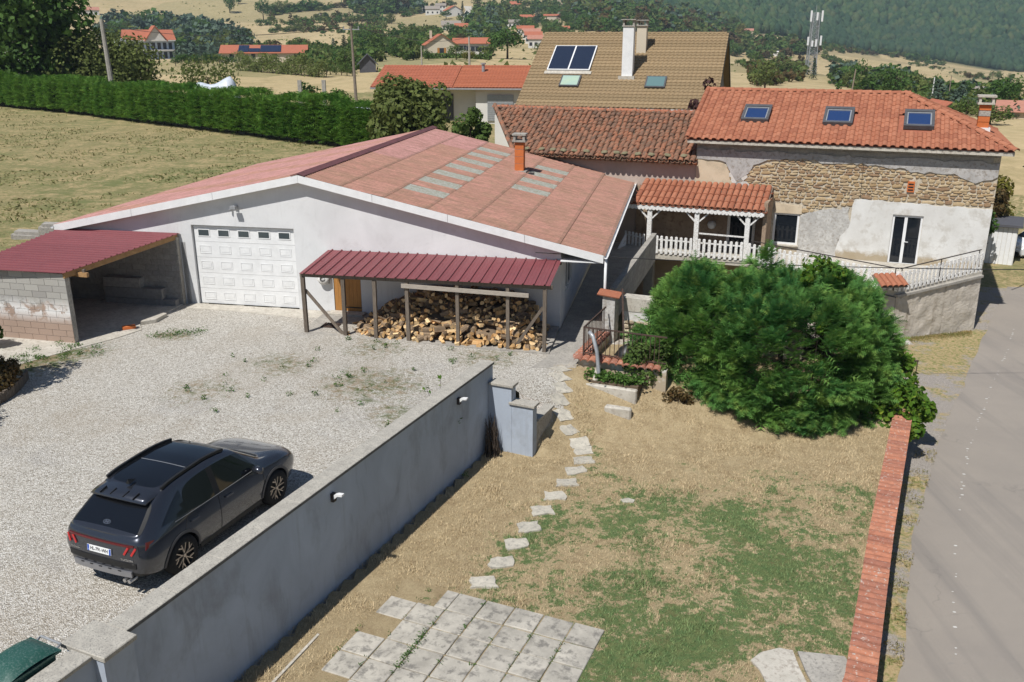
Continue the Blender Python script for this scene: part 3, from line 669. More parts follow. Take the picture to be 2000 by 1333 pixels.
mb = MB(); mb.beam((8.2, -2.40, 1.72), (12.15, -2.42, 1.62), .05, .125); mb.build('hanging_plank', simple('wood_silver', (.42, .37, .31), (.30, .26, .22), 6, .85, .2, .3, 30, stretch=(1, 8, 8)), ws)
mb = MB(); mb.box(4.95, 12.8, -.08, -.003, 2.02, 2.13); mb.build('wall_beam', M['wood_grey'], ws)
for k in range(8):
    mb = MB(); mb.beam((5.1 + k * 1.07, -.08, zw - .05), (5.1 + k * 1.07, -2.3, zf - .03), .06, .06); mb.build('rafter', M['wood_grey'], ws)
mb = MB(); mb.prism([(4.72, -2.45, -.2), (12.78, -2.42, -.55), (12.78, -2.42, -.16), (4.72, -2.45, .02)], (0, .2, 0)); mb.prism([(12.66, -2.22, -.5), (12.78, -2.22, -.5), (12.78, -2.22, -.10), (12.66, -2.22, -.10)], (0, 1.75, 0)); mb.build('kerb', M['conc'], ws)
mb = MB(); mb.box(5.2, 5.75, -1.75, -1.3, .01, .026)
for k in range(6): mb.box(5.22 + k * .09, 5.25 + k * .09, -1.74, -1.31, .026, .04)
tag(mb.build('drain_cover', M['rust'], None, loc=GO, rot=(0, 0, -PHI)), 'rusty square drain grate in the slab by the left post of the woodshed', 'drain cover')
mb = MB(); n_ = 22
mb.lathe([(.10, 0), (.2, .02), (.21, .1), (.19, .16), (.10, .17), (.09, .05), (0.0, .05)], n_, 'y', 0, (0, 0, 0)); mb.box(.16, .22, .05, .08, -.16, .2, 1); mb.tube([(0, .18, 0), (.05, .19, .03)], .05, 8, 1)
tag(mb.build('hose_reel', [M['white_wood'], M['metal_grey']], None, True, loc=g2w(4.62 + .78, -.2, 1.22) if False else g2w(4.6 + .75, -.19, 1.18) - GU * .62, rot=(0, 0, -PHI)), 'round white hose reel fixed to the garage wall left of the wooden door', 'hose reel')

# ---------------------------------------------------------------- firewood heap, log by log
def barkwood(name, wood, bark, b2):
    t = NT(name); v = t.rnd(); c = t.mix(t.ramp(t.noise(7, 4, .7, stretch=(3, 3, .6)), [(.4, 0), (.66, 1)]), bark, b2)
    hs = t.n('HueSaturation'); t.l(t.math('MULTIPLY_ADD', v, .8, .65), hs.inputs['Value']); t.l(c, hs.inputs['Color']); t.bump(t.noise(30, 4, .7), .6, .02)
    return t.done(hs.outputs[0], .9, .15)
M['log_bark'] = barkwood('log_bark', 0, (.17, .12, .08), (.26, .19, .12))
M['log_wood'] = barkwood('log_wood', 0, (.56, .37, .18), (.42, .23, .09))
M['log_pale'] = barkwood('log_pale', 0, (.66, .50, .29), (.56, .36, .17))
def log_mesh(kind):
    mb = MB(); L = .40
    if kind == 'round':
        n = 8; rr = [.065 * random.uniform(.85, 1.15) for _ in range(n)]
        ring = [(rr[k] * math.cos(2 * math.pi * k / n), rr[k] * math.sin(2 * math.pi * k / n)) for k in range(n)]; barks = [0] * n
    elif kind == 'half':
        ring = [(.095 * math.cos(t), .095 * math.sin(t)) for t in np.linspace(0, math.pi, 6)]; barks = [0] * 5 + [1]
    elif kind == 'quarter':
        ring = [(0, 0)] + [(.125 * math.cos(t), .125 * math.sin(t)) for t in np.linspace(0, math.pi * .5, 4)]; barks = [1, 0, 0, 0, 1]
    else:
        ring = [(-.06, -.03), (.07, -.05), (.09, .03), (-.02, .06)]; barks = [1, 1, 0, 1]
    n = len(ring); sk = random.uniform(-.02, .02)
    vs = [(a, b, -L / 2) for a, b in ring] + [(a + sk, b - sk, L / 2) for a, b in ring]
    mb.add(vs, [tuple(reversed(range(n)))], 1); mb.add(vs, [tuple(range(n, 2 * n))], 1)
    for k in range(n): mb.add(vs, [(k, (k + 1) % n, n + (k + 1) % n, n + k)], barks[k])
    return mb
kinds = ['round', 'round', 'half', 'quarter', 'quarter', 'slab']
LM = []
for k in kinds:
    for wm in ('log_wood', 'log_pale'): LM.append(log_mesh(k).mesh('log', [M['log_bark'], M[wm]]))
def heap(u, w):                                    # height of the heap over the shed floor
    e = sm((u - 6.15) / 1.1) * sm((12.55 - u) / .9); back = sm((w + 2.32) / 1.7)
    return -.12 + e * (.10 + 1.05 * back * (0.35 + .65 * sm((u - 6.6) / 2.2)) * (1 - .25 * sm((u - 10.5) / 2)))
mb = MB(); us = np.linspace(6.1, 12.6, 28); wsn = np.linspace(-2.22, -.05, 12); hv = [(u, w, heap(u, w) - .17) for u in us for w in wsn]
mb.add(hv, [(i * 12 + j, (i + 1) * 12 + j, (i + 1) * 12 + j + 1, i * 12 + j + 1) for i in range(27) for j in range(11)])
core = mb.build('firewood', M['earth'], None, loc=GO, rot=(0, 0, -PHI)); tag(core, 'dark core of small firewood and bark under the log heap in the woodshed', 'firewood', kind='stuff')
cand = []
for k in range(760):
    u = random.uniform(6.15, 12.55); w = random.uniform(-2.22, -.12)
    if heap(u, w) < -.05 and random.random() < .6: continue
    cand.append((u, w, heap(u, w) + random.uniform(-.10, .05)))
cand.sort(key=lambda c: c[1])                      # nearest the front first
stuffV = MB()
for k, (u, w, z) in enumerate(cand):
    i = random.randrange(len(LM)); ang = random.gauss(0, .45) + (0 if random.random() < .72 else 1.4)
    rot = Euler((R(90) + random.gauss(0, .28), random.uniform(0, 6.28), 0), 'XYZ'); rot = (Matrix.Rotation(ang, 3, 'Z') @ rot.to_matrix()).to_euler()
    s_ = random.uniform(.75, 1.2)
    if k < 300:
        o = put('log', LM[i], None, (0, 0, 0), (0, 0, 0), (s_, s_, s_ * random.uniform(.8, 1.1)))
        p = g2w(u, w, z + .02); o.location = p; o.rotation_euler = (Matrix.Rotation(-PHI, 3, 'Z') @ rot.to_matrix()).to_euler()
        tag(o, {'round': 'round unsplit firewood log with bark in the heap under the red lean-to', 'half': 'half-round split firewood log in the heap under the red lean-to', 'quarter': 'wedge-shaped split firewood log with pale faces in the heap under the red lean-to', 'slab': 'squarish split firewood billet in the heap under the red lean-to'}[kinds[i // 2]], 'log', 'logs of the firewood heap')
    else:
        me = LM[i]; mat = Matrix.Translation((u, w, z + .02)) @ rot.to_matrix().to_4x4() @ Matrix.Scale(s_, 4)
        b = len(stuffV.v); stuffV.v += [tuple(mat @ v.co) for v in me.vertices]; stuffV.f += [tuple(q + b for q in p.vertices) for p in me.polygons]; stuffV.m += [p.material_index + (2 if i % 2 and p.material_index else 0) for p in me.polygons]
fw = stuffV.build('firewood', [M['log_bark'], M['log_wood'], M['log_wood'], M['log_pale']], None, loc=GO, rot=(0, 0, -PHI)); tag(fw, 'shaded rear logs of the firewood heap against the garage wall', 'firewood', kind='stuff')

# ---------------------------------------------------------------- the carport
def stained():
    t = NT('block_stained'); x = t.n('NewGeometry').outputs['Position']; sp = t.n('SeparateXYZ'); t.l(x, sp.inputs[0]); z = sp.outputs[2]
    col = t.ramp(t.rnd(), [(0, (.34, .325, .295)), (.5, (.40, .385, .35)), (1, (.30, .285, .265))])
    k = t.math('MULTIPLY_ADD', t.noise(2.2, 5, .7, vec=x), -1.1, t.math('MULTIPLY_ADD', z, -.9, 2.0))
    col = t.mix(t.ramp(k, [(.30, 0), (.5, .85)]), col, (.36, .25, .19))
    band = t.math('SUBTRACT', 1.0, t.math('MULTIPLY', t.math('ABSOLUTE', t.math('SUBTRACT', z, 1.0)), 2.4), clamp=True)
    wf_ = t.math('MULTIPLY', band, t.ramp(t.noise(2.6, 5, .75, vec=x, dist=.5), [(.42, 0), (.52, 1)]))
    col = t.mix(wf_, col, (.72, .71, .69))
    t.bump(t.noise(50, 4, .7), .3, .01); return t.done(col, .92, .15)
M['block_st'] = stained()
cp = thing('carport', 'concrete block carport with a ribbed dark red metal roof left of the garage door', 'carport', GO, -PHI)
def blockwall(p0, dirx, L, H, th, mat, name, z0=0.0, bl=.5, bh=.2, parent=None):
    d = Vector(dirx).normalized(); nrm = Vector((-d.y, d.x, 0)); rows = int(round(H / bh))
    a = Vector(p0); sg_ = math.copysign(.012, th); m_ = MB(); m_.prism([a + nrm * sg_ + Vector((0, 0, z0)), a + d * L + nrm * sg_ + Vector((0, 0, z0)), a + d * L + nrm * sg_ + Vector((0, 0, z0 + H - .004)), a + nrm * sg_ + Vector((0, 0, z0 + H - .004))], nrm * (th - 2 * sg_)); w = m_.build(name, M['conc'], parent)
    ang = math.atan2(d.y, d.x); full = {}
    for r_ in range(rows):
        x = -(bl / 2 if r_ % 2 else 0)
        while x < L - .02:
            x0 = max(0, x); x1 = min(L, x + bl); ln = round(x1 - x0 - .012, 3)
            if ln > .05:
                if ln not in full:
                    q = MB(); q.box(0, ln, 0, th, 0, bh - .012); full[ln] = q.mesh('block', mat)
                p = a + d * (x0 + .006); put('block', full[ln], w, (p.x, p.y, z0 + r_ * bh + .006), (0, 0, ang))
            x += bl
    return w
blockwall((-1.55, -4.70, 0), (-1, .05, 0), 4.0, 2.2, -.20, M['block_st'], 'front_wall', parent=cp)
blockwall((-.46, .25, 0), (0, -1, 0), .25, 2.2, .2, M['block'], 'side_return', parent=cp)
blockwall((-.48, -.03, 0), (-1, 0, 0), 4.3, 2.4, -.2 + .0, M['block'], 'back_wall', parent=cp) if False else blockwall((-4.78, -.22, 0), (1, 0, 0), 4.3, 2.4, .2, M['block'], 'back_wall', parent=cp)
blockwall((-4.78, -4.4, 0), (0, 1, 0), 4.2, 2.2, .2, M['block'], 'left_wall', parent=cp)
# stepped stub of blocks standing inside
mb = MB(); mb.box(-3.3, -.62, -.5, -.23, .03, .22); mb.box(-3.3, -1.1, -.5, -.23, .232, .6); mb.box(-3.3, -1.9, -.5, -.23, .612, .95); mb.build('block_bench', M['block'], cp)
zb, zfr = 2.46, 2.20; Lc = math.hypot(4.75, zb - zfr); slc = math.atan2(zb - zfr, 4.75)
# roof: ribs run along the wall (left to right), five sheets down the slope, right edge oblique
xr = lambda w: -.42 + (w + .02) * (1.06 / 4.73)
for k in range(5):
    y0 = -4.80 + k * .955; y1 = y0 + .96; V = []; F = []
    pr = [(0, 0)]
    for q in range(4):
        c = (q + .5) * .24; pr += [(c - .03, 0), (c - .014, .035), (c + .014, .035), (c + .03, 0)]
    pr += [(.96, 0)]
    for (yy, zz) in pr:
        y = y0 + yy * (y1 - y0) / .96; z = zfr + (y + 4.8) / 4.78 * (zb - zfr) + zz + .05
        V += [(-5.0, y, z), (xr(y), y, z), (xr(y), y, z - .005), (-5.0, y, z - .005)]
    for i in range(len(pr) - 1):
        a, b = 4 * i, 4 * i + 4; F += [(a, a + 1, b + 1, b), (a + 3, b + 3, b + 2, a + 2), (a + 1, a + 2, b + 2, b + 1), (a, b, b + 3, a + 3)]
    q = MB(); q.add(V, F); q.build('roof_sheet', M['metal_red'], cp)
mb = MB(); mb.beam((xr(-.1) - .08, -.1, zb - .05), (xr(-4.75) - .08, -4.72, zfr - .05), .07, .17); mb.build('rafter', M['wood_beam'], cp)
mb = MB(); mb.beam((-4.7, -4.0, 2.09), (-1.05, -4.3, 2.09), .10, .13); mb.build('beam', M['wood_beam'], cp)
mb = MB(); mb.beam((-1.2, -4.25, 2.02), (-1.2, -4.25, 2.25), .08, .08); mb.build('block_spacer', M['wood_grey'], cp)
mb = MB(); mb.prism([(-.5, -1.55, 0), (-.3, -1.6, 0), (-.28, -2.3, 0), (-.62, -2.65, 0), (-.7, -2.4, 0)], (0, 0, .12)); o = mb.build('kerb_stone', M['conc_light'], cp)
mb = MB(); mb.box(-.2, .2, -.1, .1, 0, .09); o = mb.build('brick', M['brick_or'], None, loc=g2w(-.75, -3.1, .03), rot=(0, 0, .5)); tag(o, 'broken orange brick lying at the edge of the carport floor', 'brick')
for (px_, w_, h_, lab) in ((-5.5, 1.3, .62, 'large grey stone block on the grass behind the carport roof'), (-6.6, 1.1, .35, 'flat grey boulder on the grass left of the stone block')):
    mb = MB(); mb.box(-w_ / 2, w_ / 2, -.35, .35, -.3, h_ - .1); o = bevel(mb.build('boulder', M['conc'], None, loc=g2w(px_ - .3, .9 if h_ > .5 else .7, 1.95), rot=(0, .08, random.uniform(-.3, .3))), .12, 2); tag(o, lab, 'boulder')
# ---------------------------------------------------------------- stone house
ho = thing('stone_house', 'half stripped stone house with new terracotta roof, three roof windows and a glass door', 'house', HC, -AL)
HL, HD = -12.25, 8.0; EZ = 4.45
M['mortar'] = simple('lime_mortar', (.56, .50, .40), (.46, .40, .31), 4, .95, .1, .5, 25, fine=(12, (.34, .27, .19)))
M['mortar_grey'] = simple('grey_render', (.46, .44, .42), (.36, .345, .33), 2.5, .95, .1, .6, 18, fine=(7, (.28, .25, .22)))
def newplaster():
    t = NT('white_plaster'); z = t.xyz()[2]; c = t.mix(t.ramp(t.noise(.9, 5, .65), [(.35, 0), (.65, 1)]), (.68, .67, .64), (.58, .565, .53)); c = t.mix(t.ramp(t.noise(2.2, 3, .7), [(.5, 0), (.66, 1)]), c, (.52, .495, .45))
    k = t.math('SUBTRACT', t.math('MULTIPLY', t.noise(1.8, 5, .75, dist=.5), 1.7), t.math('MULTIPLY_ADD', z, 1.3, .75)); c = t.mix(t.ramp(k, [(0, 0), (.35, .8)]), c, (.33, .25, .14)); t.bump(t.noise(25, 4, .7), .25, .02); return t.done(c, .9, .15)
M['plaster_new'] = newplaster()
M['plaster_rough'] = simple('rough_plaster', (.56, .545, .51), (.40, .385, .36), 4, .95, .1, .9, 12, fine=(9, (.33, .30, .26)))
M['plaster_beige'] = simple('beige_plaster', (.60, .50, .365), (.52, .42, .295), 1.6, .9, .15, .15, 30, fine=(3, (.47, .39, .28)))
M['plaster_pink'] = simple('old_pink_plaster', (.50, .40, .34), (.44, .35, .29), 1.5, .9, .15, .15, 30)
# wall core with openings; window x -8.62..-7.52 z .05..1.45 ; door x -3.72..-2.54 z -.45..1.70
mb = MB()
def wseg(x0, x1, z0, z1): mb.box(x0, x1, 0, .5, z0, z1)
wseg(HL, -8.62, -3.2, EZ); wseg(-8.62, -7.52, -3.2, .05); wseg(-8.62, -7.52, 1.45, EZ); wseg(-7.52, -3.72, -3.2, EZ); wseg(-3.72, -2.54, -3.2, -.45); wseg(-3.72, -2.54, 1.70, EZ); wseg(-2.54, 0, -3.2, EZ)
mb.box(-.5, 0, .5, HD, -3.2, EZ); mb.box(HL, HL + .5, .5, HD, -3.2, EZ); mb.box(HL + .5, -.5, HD - .5, HD, -3.2, EZ)
wall = mb.build('wall', M['mortar'], ho)
def ragged(pts, jit=.05, step=.22):                # polygon (x,z) with an uneven outline
    out = []
    for i, (x, z, rg) in enumerate(pts):
        x2, z2, _ = pts[(i + 1) % len(pts)]; n = max(1, int(math.hypot(x2 - x, z2 - z) / step)) if rg else 1
        for k in range(n):
            t = k / n; j = jit if (rg and 0 < k) else 0
            out.append((x + (x2 - x) * t + random.uniform(-j, j), z + (z2 - z) * t + random.uniform(-j, j)))
    return out
def patch(pts, th, name, mat, jit=.05, step=.22):
    p2 = ragged(pts, jit, step); q = MB(); q.prism([(x, -.002, z) for x, z in p2], (0, -th, 0)); return q.build(name, mat, ho)
patch([(-5.32, 2.26, 1), (-.003, 2.18, 0), (-.003, -.5, 0), (-2.53, -.5, 0), (-2.53, 1.72, 0), (-3.73, 1.72, 0), (-3.73, -.5, 0), (-5.9, -.5, 1), (-5.75, .6, 1), (-5.45, 1.0, 1)], .05, 'plaster_patch', M['plaster_new'], .05)
patch([(-12.2, 3.62, 1), (-11.0, 3.5, 1), (-10.75, 3.2, 1), (-10.7, 2.85, 1), (-10.45, 2.55, 1), (-10.0, 2.4, 1), (-8.7, 2.3, 1), (-8.68, -.45, 0), (-12.25, -.45, 0)], .055, 'plaster_patch', M['plaster_beige'], .035)
patch([(-8.62, 1.86, 1), (-7.45, 1.82, 1), (-7.45, 1.46, 0), (-8.62, 1.46, 0)], .05, 'lintel', M['plaster_beige'], .02)
patch([(-7.5, 1.4, 1), (-6.4, 1.75, 1), (-5.5, 1.9, 1), (-5.42, 1.0, 1), (-5.72, .6, 1), (-5.85, -.5, 0), (-7.5, -.5, 0)], .035, 'plaster_patch', M['plaster_rough'], .09)
patch([(-12.2, 4.12, 1), (-.02, 4.05, 0), (-.02, 3.5, 1), (-.8, 3.2, 1), (-1.6, 3.55, 1), (-3.0, 3.55, 1), (-4.4, 3.7, 1), (-5.2, 3.8, 1), (-6.6, 3.72, 1), (-7.6, 3.88, 1), (-9.1, 3.75, 1), (-9.7, 3.5, 1), (-9.9, 3.1, 1), (-10.4, 2.75, 1), (-10.65, 3.1, 1), (-10.9, 3.55, 1), (-12.2, 3.66, 0)], .06, 'render_patch', M['mortar_grey'], .07)
for (a, b, c, d) in ((-10.35, 2.95, .45, .45), (-10.2, 2.62, .4, .3)):
    patch([(a - c, b, 1), (a, b + d, 1), (a + c, b, 1), (a, b - d, 1)], .05, 'render_patch', simple('white_render', (.66, .64, .6), (.55, .52, .47), 4, .95, .1, .6, 18), .08, .15)
# block courses under the eaves
q = MB(); ln = .487; q.box(0, ln, -.02, 0, 0, .192); bm_ = q.mesh('block', M['block'])
for r_ in range(2):
    for k in range(25):
        x = HL + .0 + k * .5 - (.25 if r_ else 0)
        if x + ln < .01 and x > HL - .01: put('block', bm_, ho, (x, -.003, 4.06 + r_ * .2))
# rubble stones
stone_ms = []
for k in range(10):
    q = MB(); n = 7; a0 = random.uniform(0, 1); pts = []
    for i in range(n):
        t = 2 * math.pi * (i + random.uniform(-.25, .25)) / n; r_ = random.uniform(.82, 1.1); c, s_ = math.cos(t), math.sin(t)
        pts.append((.5 * r_ * math.copysign(abs(c) ** .7, c), .5 * r_ * math.copysign(abs(s_) ** .7, s_)))
    vs = [(x, 0, z) for x, z in pts] + [(x * .86, -.75, z * .84) for x, z in pts] + [(x * .6, -1.0 + random.uniform(-.1, .1), z * .55) for x, z in pts]
    fs = [(i, (i + 1) % n, n + (i + 1) % n, n + i) for i in range(n)] + [(n + i, n + (i + 1) % n, 2 * n + (i + 1) % n, 2 * n + i) for i in range(n)] + [tuple(range(2 * n, 3 * n))]
    q.add(vs, fs); stone_ms.append(q.mesh('stone', M['stone']))
def inpoly(x, z, P):
    c = False; j = len(P) - 1
    for i in range(len(P)):
        if (P[i][1] > z) != (P[j][1] > z) and x < (P[j][0] - P[i][0]) * (z - P[i][1]) / (P[j][1] - P[i][1]) + P[i][0]: c = not c
        j = i
    return c
SP_ = [(-10.75, 3.5), (-9.6, 3.42), (-9.0, 3.72), (-7.6, 3.85), (-6.6, 3.68), (-5.2, 3.76), (-3.0, 3.52), (-1.6, 3.52), (-.8, 3.15), (-.05, 3.3), (-.05, 2.3), (-5.25, 2.32), (-5.4, 2.0), (-6.4, 1.82), (-7.0, 1.6), (-7.4, 1.5), (-7.42, 1.9), (-8.7, 2.0), (-8.7, 2.4), (-9.9, 2.5), (-10.3, 2.5), (-10.65, 2.9)]
stones = []; z = 1.45
while z < 3.9:
    h = random.uniform(.07, .15); x = -10.9 + random.uniform(0, .3)
    while x < 0:
        w_ = random.uniform(.10, .42) * random.choice((.7, 1, 1, 1.25)); hk = h * random.uniform(.75, 1.35)
        xc, zc = x + w_ / 2, z + h / 2 + random.uniform(-.015, .015)
        if inpoly(xc, zc, SP_) and not (-3.4 < xc < -2.95 and 2.6 < zc < 3.2): stones.append((w_ * hk, xc, zc + random.uniform(-.02, .02), w_, hk))
        x += w_ + random.uniform(.012, .03)
    z += h + .018
# loose stones showing through the grey render
for k in range(46):
    xc = random.uniform(-10.8, -.3); zc = random.uniform(3.62, 4.0); stones.append((.02, xc, zc, random.uniform(.12, .3), random.uniform(.06, .12)))
stones.sort(key=lambda s_: -s_[0])
def stone_set(stones, par, meshes, y=-.004, depth=.04, limit=300):
    rest = MB()
    for k, (a, xc, zc, w_, h) in enumerate(stones):
        me = random.choice(meshes); d = depth * random.uniform(.7, 1.3); rz = random.uniform(-.13, .13)
        if k < limit: put('stone', me, par, (xc, y, zc), (0, rz, 0), (w_ * 1.06, d, h * 1.12))
        else:
            b = len(rest.v); rest.v += [(v.co.x * w_ * 1.06 + xc, v.co.y * d + y, v.co.z * h * 1.12 + zc) for v in me.vertices]
            rest.f += [tuple(i + b for i in p.vertices) for p in me.polygons]; rest.m += [0] * len(me.polygons)
    if rest.v: tag(rest.build('stones', meshes[0].materials[0], par), kind='stuff')
stone_set(stones, ho, stone_ms)
q = MB(); q.box(-3.33, -3.05, -.07, .02, 2.70, 3.14, 0); vb = q.build('brick_vent', M['brick_or'], ho)
q = MB()
for k in range(3): q.box(-3.29, -3.09, -.075, -.071, 2.76 + k * .12, 2.82 + k * .12)
q.build('slot', M['black'], vb)
# crack with a thin pipe down the wall
q = MB(); q.beam((-5.15, -.05, 3.85), (-5.12, -.05, 2.3), .015, .015); q.build('cable', M['metal_dark'], ho)
# window and glass door
q = MB()
for (a, b, c, d) in ((-8.62, -8.53, .05, 1.45), (-7.61, -7.52, .05, 1.45), (-8.53, -7.61, 1.37, 1.45), (-8.53, -7.61, .05, .14)): q.box(a, b, .02, .10, c, d)
win = q.build('window', M['white_paint'], ho)
q = MB(); q.box(-8.53, -7.61, .05, .06, .14, 1.37); q.build('pane', M['glass_dark'], win)
q = MB(); q.box(-8.68, -7.46, -.12, .018, -.01, .045); q.build('sill', M['conc_light'], win)
q = MB()
for (a, b, c, d) in ((-3.72, -3.64, -.45, 1.70), (-2.62, -2.54, -.45, 1.70), (-3.64, -2.62, 1.62, 1.70), (-3.64, -2.62, -.45, -.36), (-3.25, -3.13, -.36, 1.62)): q.box(a, b, .02, .11, c, d)
dr_ = q.build('glass_door', M['white_paint'], ho)
for a, b in ((-3.64, -3.25), (-3.13, -2.62)):
    q = MB(); q.box(a, b, .06, .07, -.36, 1.62); q.build('pane', M['glass_dark'], dr_)
q = MB(); q.box(-3.16, -3.12, -.03, .018, .55, .6); q.box(-3.16, -3.0, -.04, -.031, .56, .59); q.build('handle', M['white_paint'], dr_)
q = MB(); q.box(-3.8, -2.4, -.35, .0, -.58, -.455); q.build('door_sill', M['conc_light'], ho)
# curtain wall inside
q = MB(); q.box(HL + .6, -.6, 2.0, 2.05, -1, 4); q.build('inner_wall', M['black'], ho)
# ---- roof
ez, rz_, rn = 4.62, 6.5, 4.0; eo = -.52; slope = math.atan2(rz_ - ez, rn - eo); SL = math.hypot(rz_ - ez, rn - eo); rx = -3.83; er = .45; el_ = -12.65
q = MB()
q.prism([(el_ + .03, eo + .05, ez - .07), (er - .1, eo + .05, ez - .07), (rx, rn, rz_ - .06), (el_ + .03, rn, rz_ - .06)], (0, 0, -.05))
q.prism([(er - .05, eo + .1, ez - .07), (er - .05, 2 * rn - eo, ez - .07), (rx, rn, rz_ - .06)], (0, 0, -.05))
q.prism([(er - .1, 2 * rn - eo, ez - .07), (el_ + .03, 2 * rn - eo, ez - .07), (el_ + .03, rn, rz_ - .06), (rx, rn, rz_ - .06)], (0, 0, -.05))
q.build('roof_deck', M['tile_far'], ho)
q = MB(); q.box(HL - .3, .36, -.44, 0.0, EZ - .02, EZ + .02); q.box(.0, .36, 0.002, 8, EZ - .02, EZ + .02); q.build('soffit', M['conc'], ho)
q = MB(); q.box(HL - .35, .4, -.47, -.442, EZ - .06, EZ + .09); q.box(.37, .4, -.44, 8.3, EZ - .06, EZ + .09); q.build('eave_board', M['conc_light'], ho)
def roman_tile(name, W_, L, mat, h=.075):
    # flat pan with one barrel, slightly tapered, with thickness
    prof = [(0, .012), (.06, .0), (W_ * .36, .0)] + [(W_ * .36 + (W_ * .64) * (1 - math.cos(t)) / 2, h * math.sin(t) + .004) for t in np.linspace(.25, math.pi - .15, 6)] + [(W_ * 1.02, .01)]
    q = MB(); n = len(prof); vs = []
    for (x, z) in prof: vs += [(x, 0, z + .018), (x, L, z + .002), (x, 0, z - .006)]
    fs = []
    for i in range(n - 1):
        a, b = 3 * i, 3 * i + 3; fs += [(a, b, b + 1, a + 1), (a + 2, b + 2, b, a)]
    q.add(vs, fs); me = q.mesh(name, mat, False)
    return me
rt = roman_tile('roof_tile', .335, .47, M['tile_new'])
rows, step = 12, SL / 12.0; ncol = int((er - el_) / .333)
cells = []
for r_ in range(rows):
    for c in range(ncol):
        x = el_ + c * .333; s_ = r_ * step - .02; n_ = eo + s_ * math.cos(slope)
        hipx = er + (rx - er) * (n_ + .12 - eo) / (rn - eo)
        if x + .16 > hipx: continue
        cx_, cs = x + .17, s_ + step * .6
        if any(a - .08 < cx_ < b + .08 and c_ - .1 < cs < d_ + .02 for a, b, c_, d_ in ((-10.56, -9.36, 1.62, 3.06), (-7.05, -5.82, 1.58, 3.05), (-3.78, -2.59, 1.5, 3.0))): continue
        cells.append((s_, x, n_))
hipcells = []
for r_ in range(rows):
    for c in range(27):
        y = eo + c * .333; s_ = r_ * step; n0 = s_ / SL
        lo, hi = eo + (rn - eo) * (n0 + .04), 2 * rn - eo - (rn - eo) * (n0 + .04)
        if y + .1 > lo and y + .2 < hi: hipcells.append((s_, y))
zoff = lambda s_: ez + s_ * math.sin(slope) - .03
rest = MB()
def rest_add(rest, me, mat):
    b = len(rest.v); rest.v += [tuple(mat @ v.co) for v in me.vertices]; rest.f += [tuple(i + b for i in p.vertices) for p in me.polygons]; rest.m += [0] * len(me.polygons)
for k, (s_, x, n_) in enumerate(cells):
    rot = (slope - .012 + random.uniform(-.008, .008), random.uniform(-.008, .008), random.uniform(-.008, .008)); loc = (x, n_, zoff(s_))
    if k < 300: put('roof_tile', rt, ho, loc, rot)
    else: rest_add(rest, rt, Matrix.Translation(loc) @ Euler(rot).to_matrix().to_4x4())
hs_ = math.atan2(rz_ - ez, er - rx); HLn = math.hypot(rz_ - ez, er - rx)
for (s_, y) in hipcells:
    d = s_ / SL * (er - rx); rest_add(rest, rt, Matrix.Translation((er - d, y, ez + (rz_ - ez) * s_ / SL - .03)) @ Euler((hs_ - .012, 0, R(90))).to_matrix().to_4x4())
for r_ in range(rows):                              # back slope, seldom seen
    for c in range(0, ncol - 13, 1):
        pass
tag(rest.build('roof_tiles', M['tile_new'], ho), kind='stuff')
def cap_mesh(name, L, r, mat, n=7):
    q = MB(); vs = []; fs = []
    for k in range(n):
        t = math.pi * k / (n - 1); vs += [(r * math.cos(t), 0, r * .8 * math.sin(t) + .012), (r * .9 * math.cos(t), L, r * .72 * math.sin(t)), (r * .88 * math.cos(t), 0, r * .66 * math.sin(t))]
    for k in range(n - 1): a, b = 3 * k, 3 * k + 3; fs += [(a, b, b + 1, a + 1), (a + 2, b + 2, b, a)]
    q.add(vs, fs); return q.mesh(name, mat, False)
cap = cap_mesh('ridge_tile', .46, .15, M['tile_new'])
k = 0; x = el_
while x < rx - .2:
    put('ridge_tile', cap, ho, (x + .43, rn, rz_ - .04), (0, 0, R(90))); x += .41
for sgn in (1, -1):
    a = Vector((er, rn - sgn * (rn - eo), ez)); b = Vector((rx, rn, rz_ + .02)); d = b - a; L = d.length; n = int(L / .41)
    for k in range(n):
        p = a + d * (k / n); put('hip_tile', cap, ho, (p.x, p.y, p.z - .02), (math.asin(d.z / L), 0, math.atan2(-d.x, d.y)))
# verge tiles on the left gable
for k in range(12):
    s_ = k * step; put('verge_tile', cap, ho, (el_ + .02, eo + s_ * math.cos(slope), zoff(s_) + .03), (slope, 0, 0), (.8, 1, .9))
# roof windows
M['skyframe'] = simple('roof_window_frame', (.10, .10, .105), (.075, .075, .08), 5, .5, .4)
for (a, b, c_, d_) in ((-10.56, -9.36, 1.66, 3.06), (-7.05, -5.82, 1.60, 3.05), (-3.78, -2.59, 1.53, 3.0)):
    q = MB(); w_, h_ = b - a, d_ - c_
    q.box(0, w_, 0, .14, -.05, .13); q.box(0, w_, h_ - .2, h_, -.05, .15); q.box(0, .11, .14, h_ - .2, -.05, .14); q.box(w_ - .11, w_, .14, h_ - .2, -.05, .14)
    rw = q.build('roof_window', M['skyframe'], ho, loc=(a, eo + c_ * math.cos(slope), ez + c_ * math.sin(slope) + .02), rot=(slope, 0, 0))
    q = MB(); q.box(.11, w_ - .11, .14, .2, 0, .105); q.box(.11, w_ - .11, h_ - .26, h_ - .2, 0, .105); q.box(.11, .16, .2, h_ - .26, 0, .105); q.box(w_ - .16, w_ - .11, .2, h_ - .26, 0, .105); q.build('sash', M['metal_grey'], rw)
    q = MB(); q.box(.16, w_ - .16, .2, h_ - .26, .05, .07); q.build('pane', M['glass_blue'], rw)
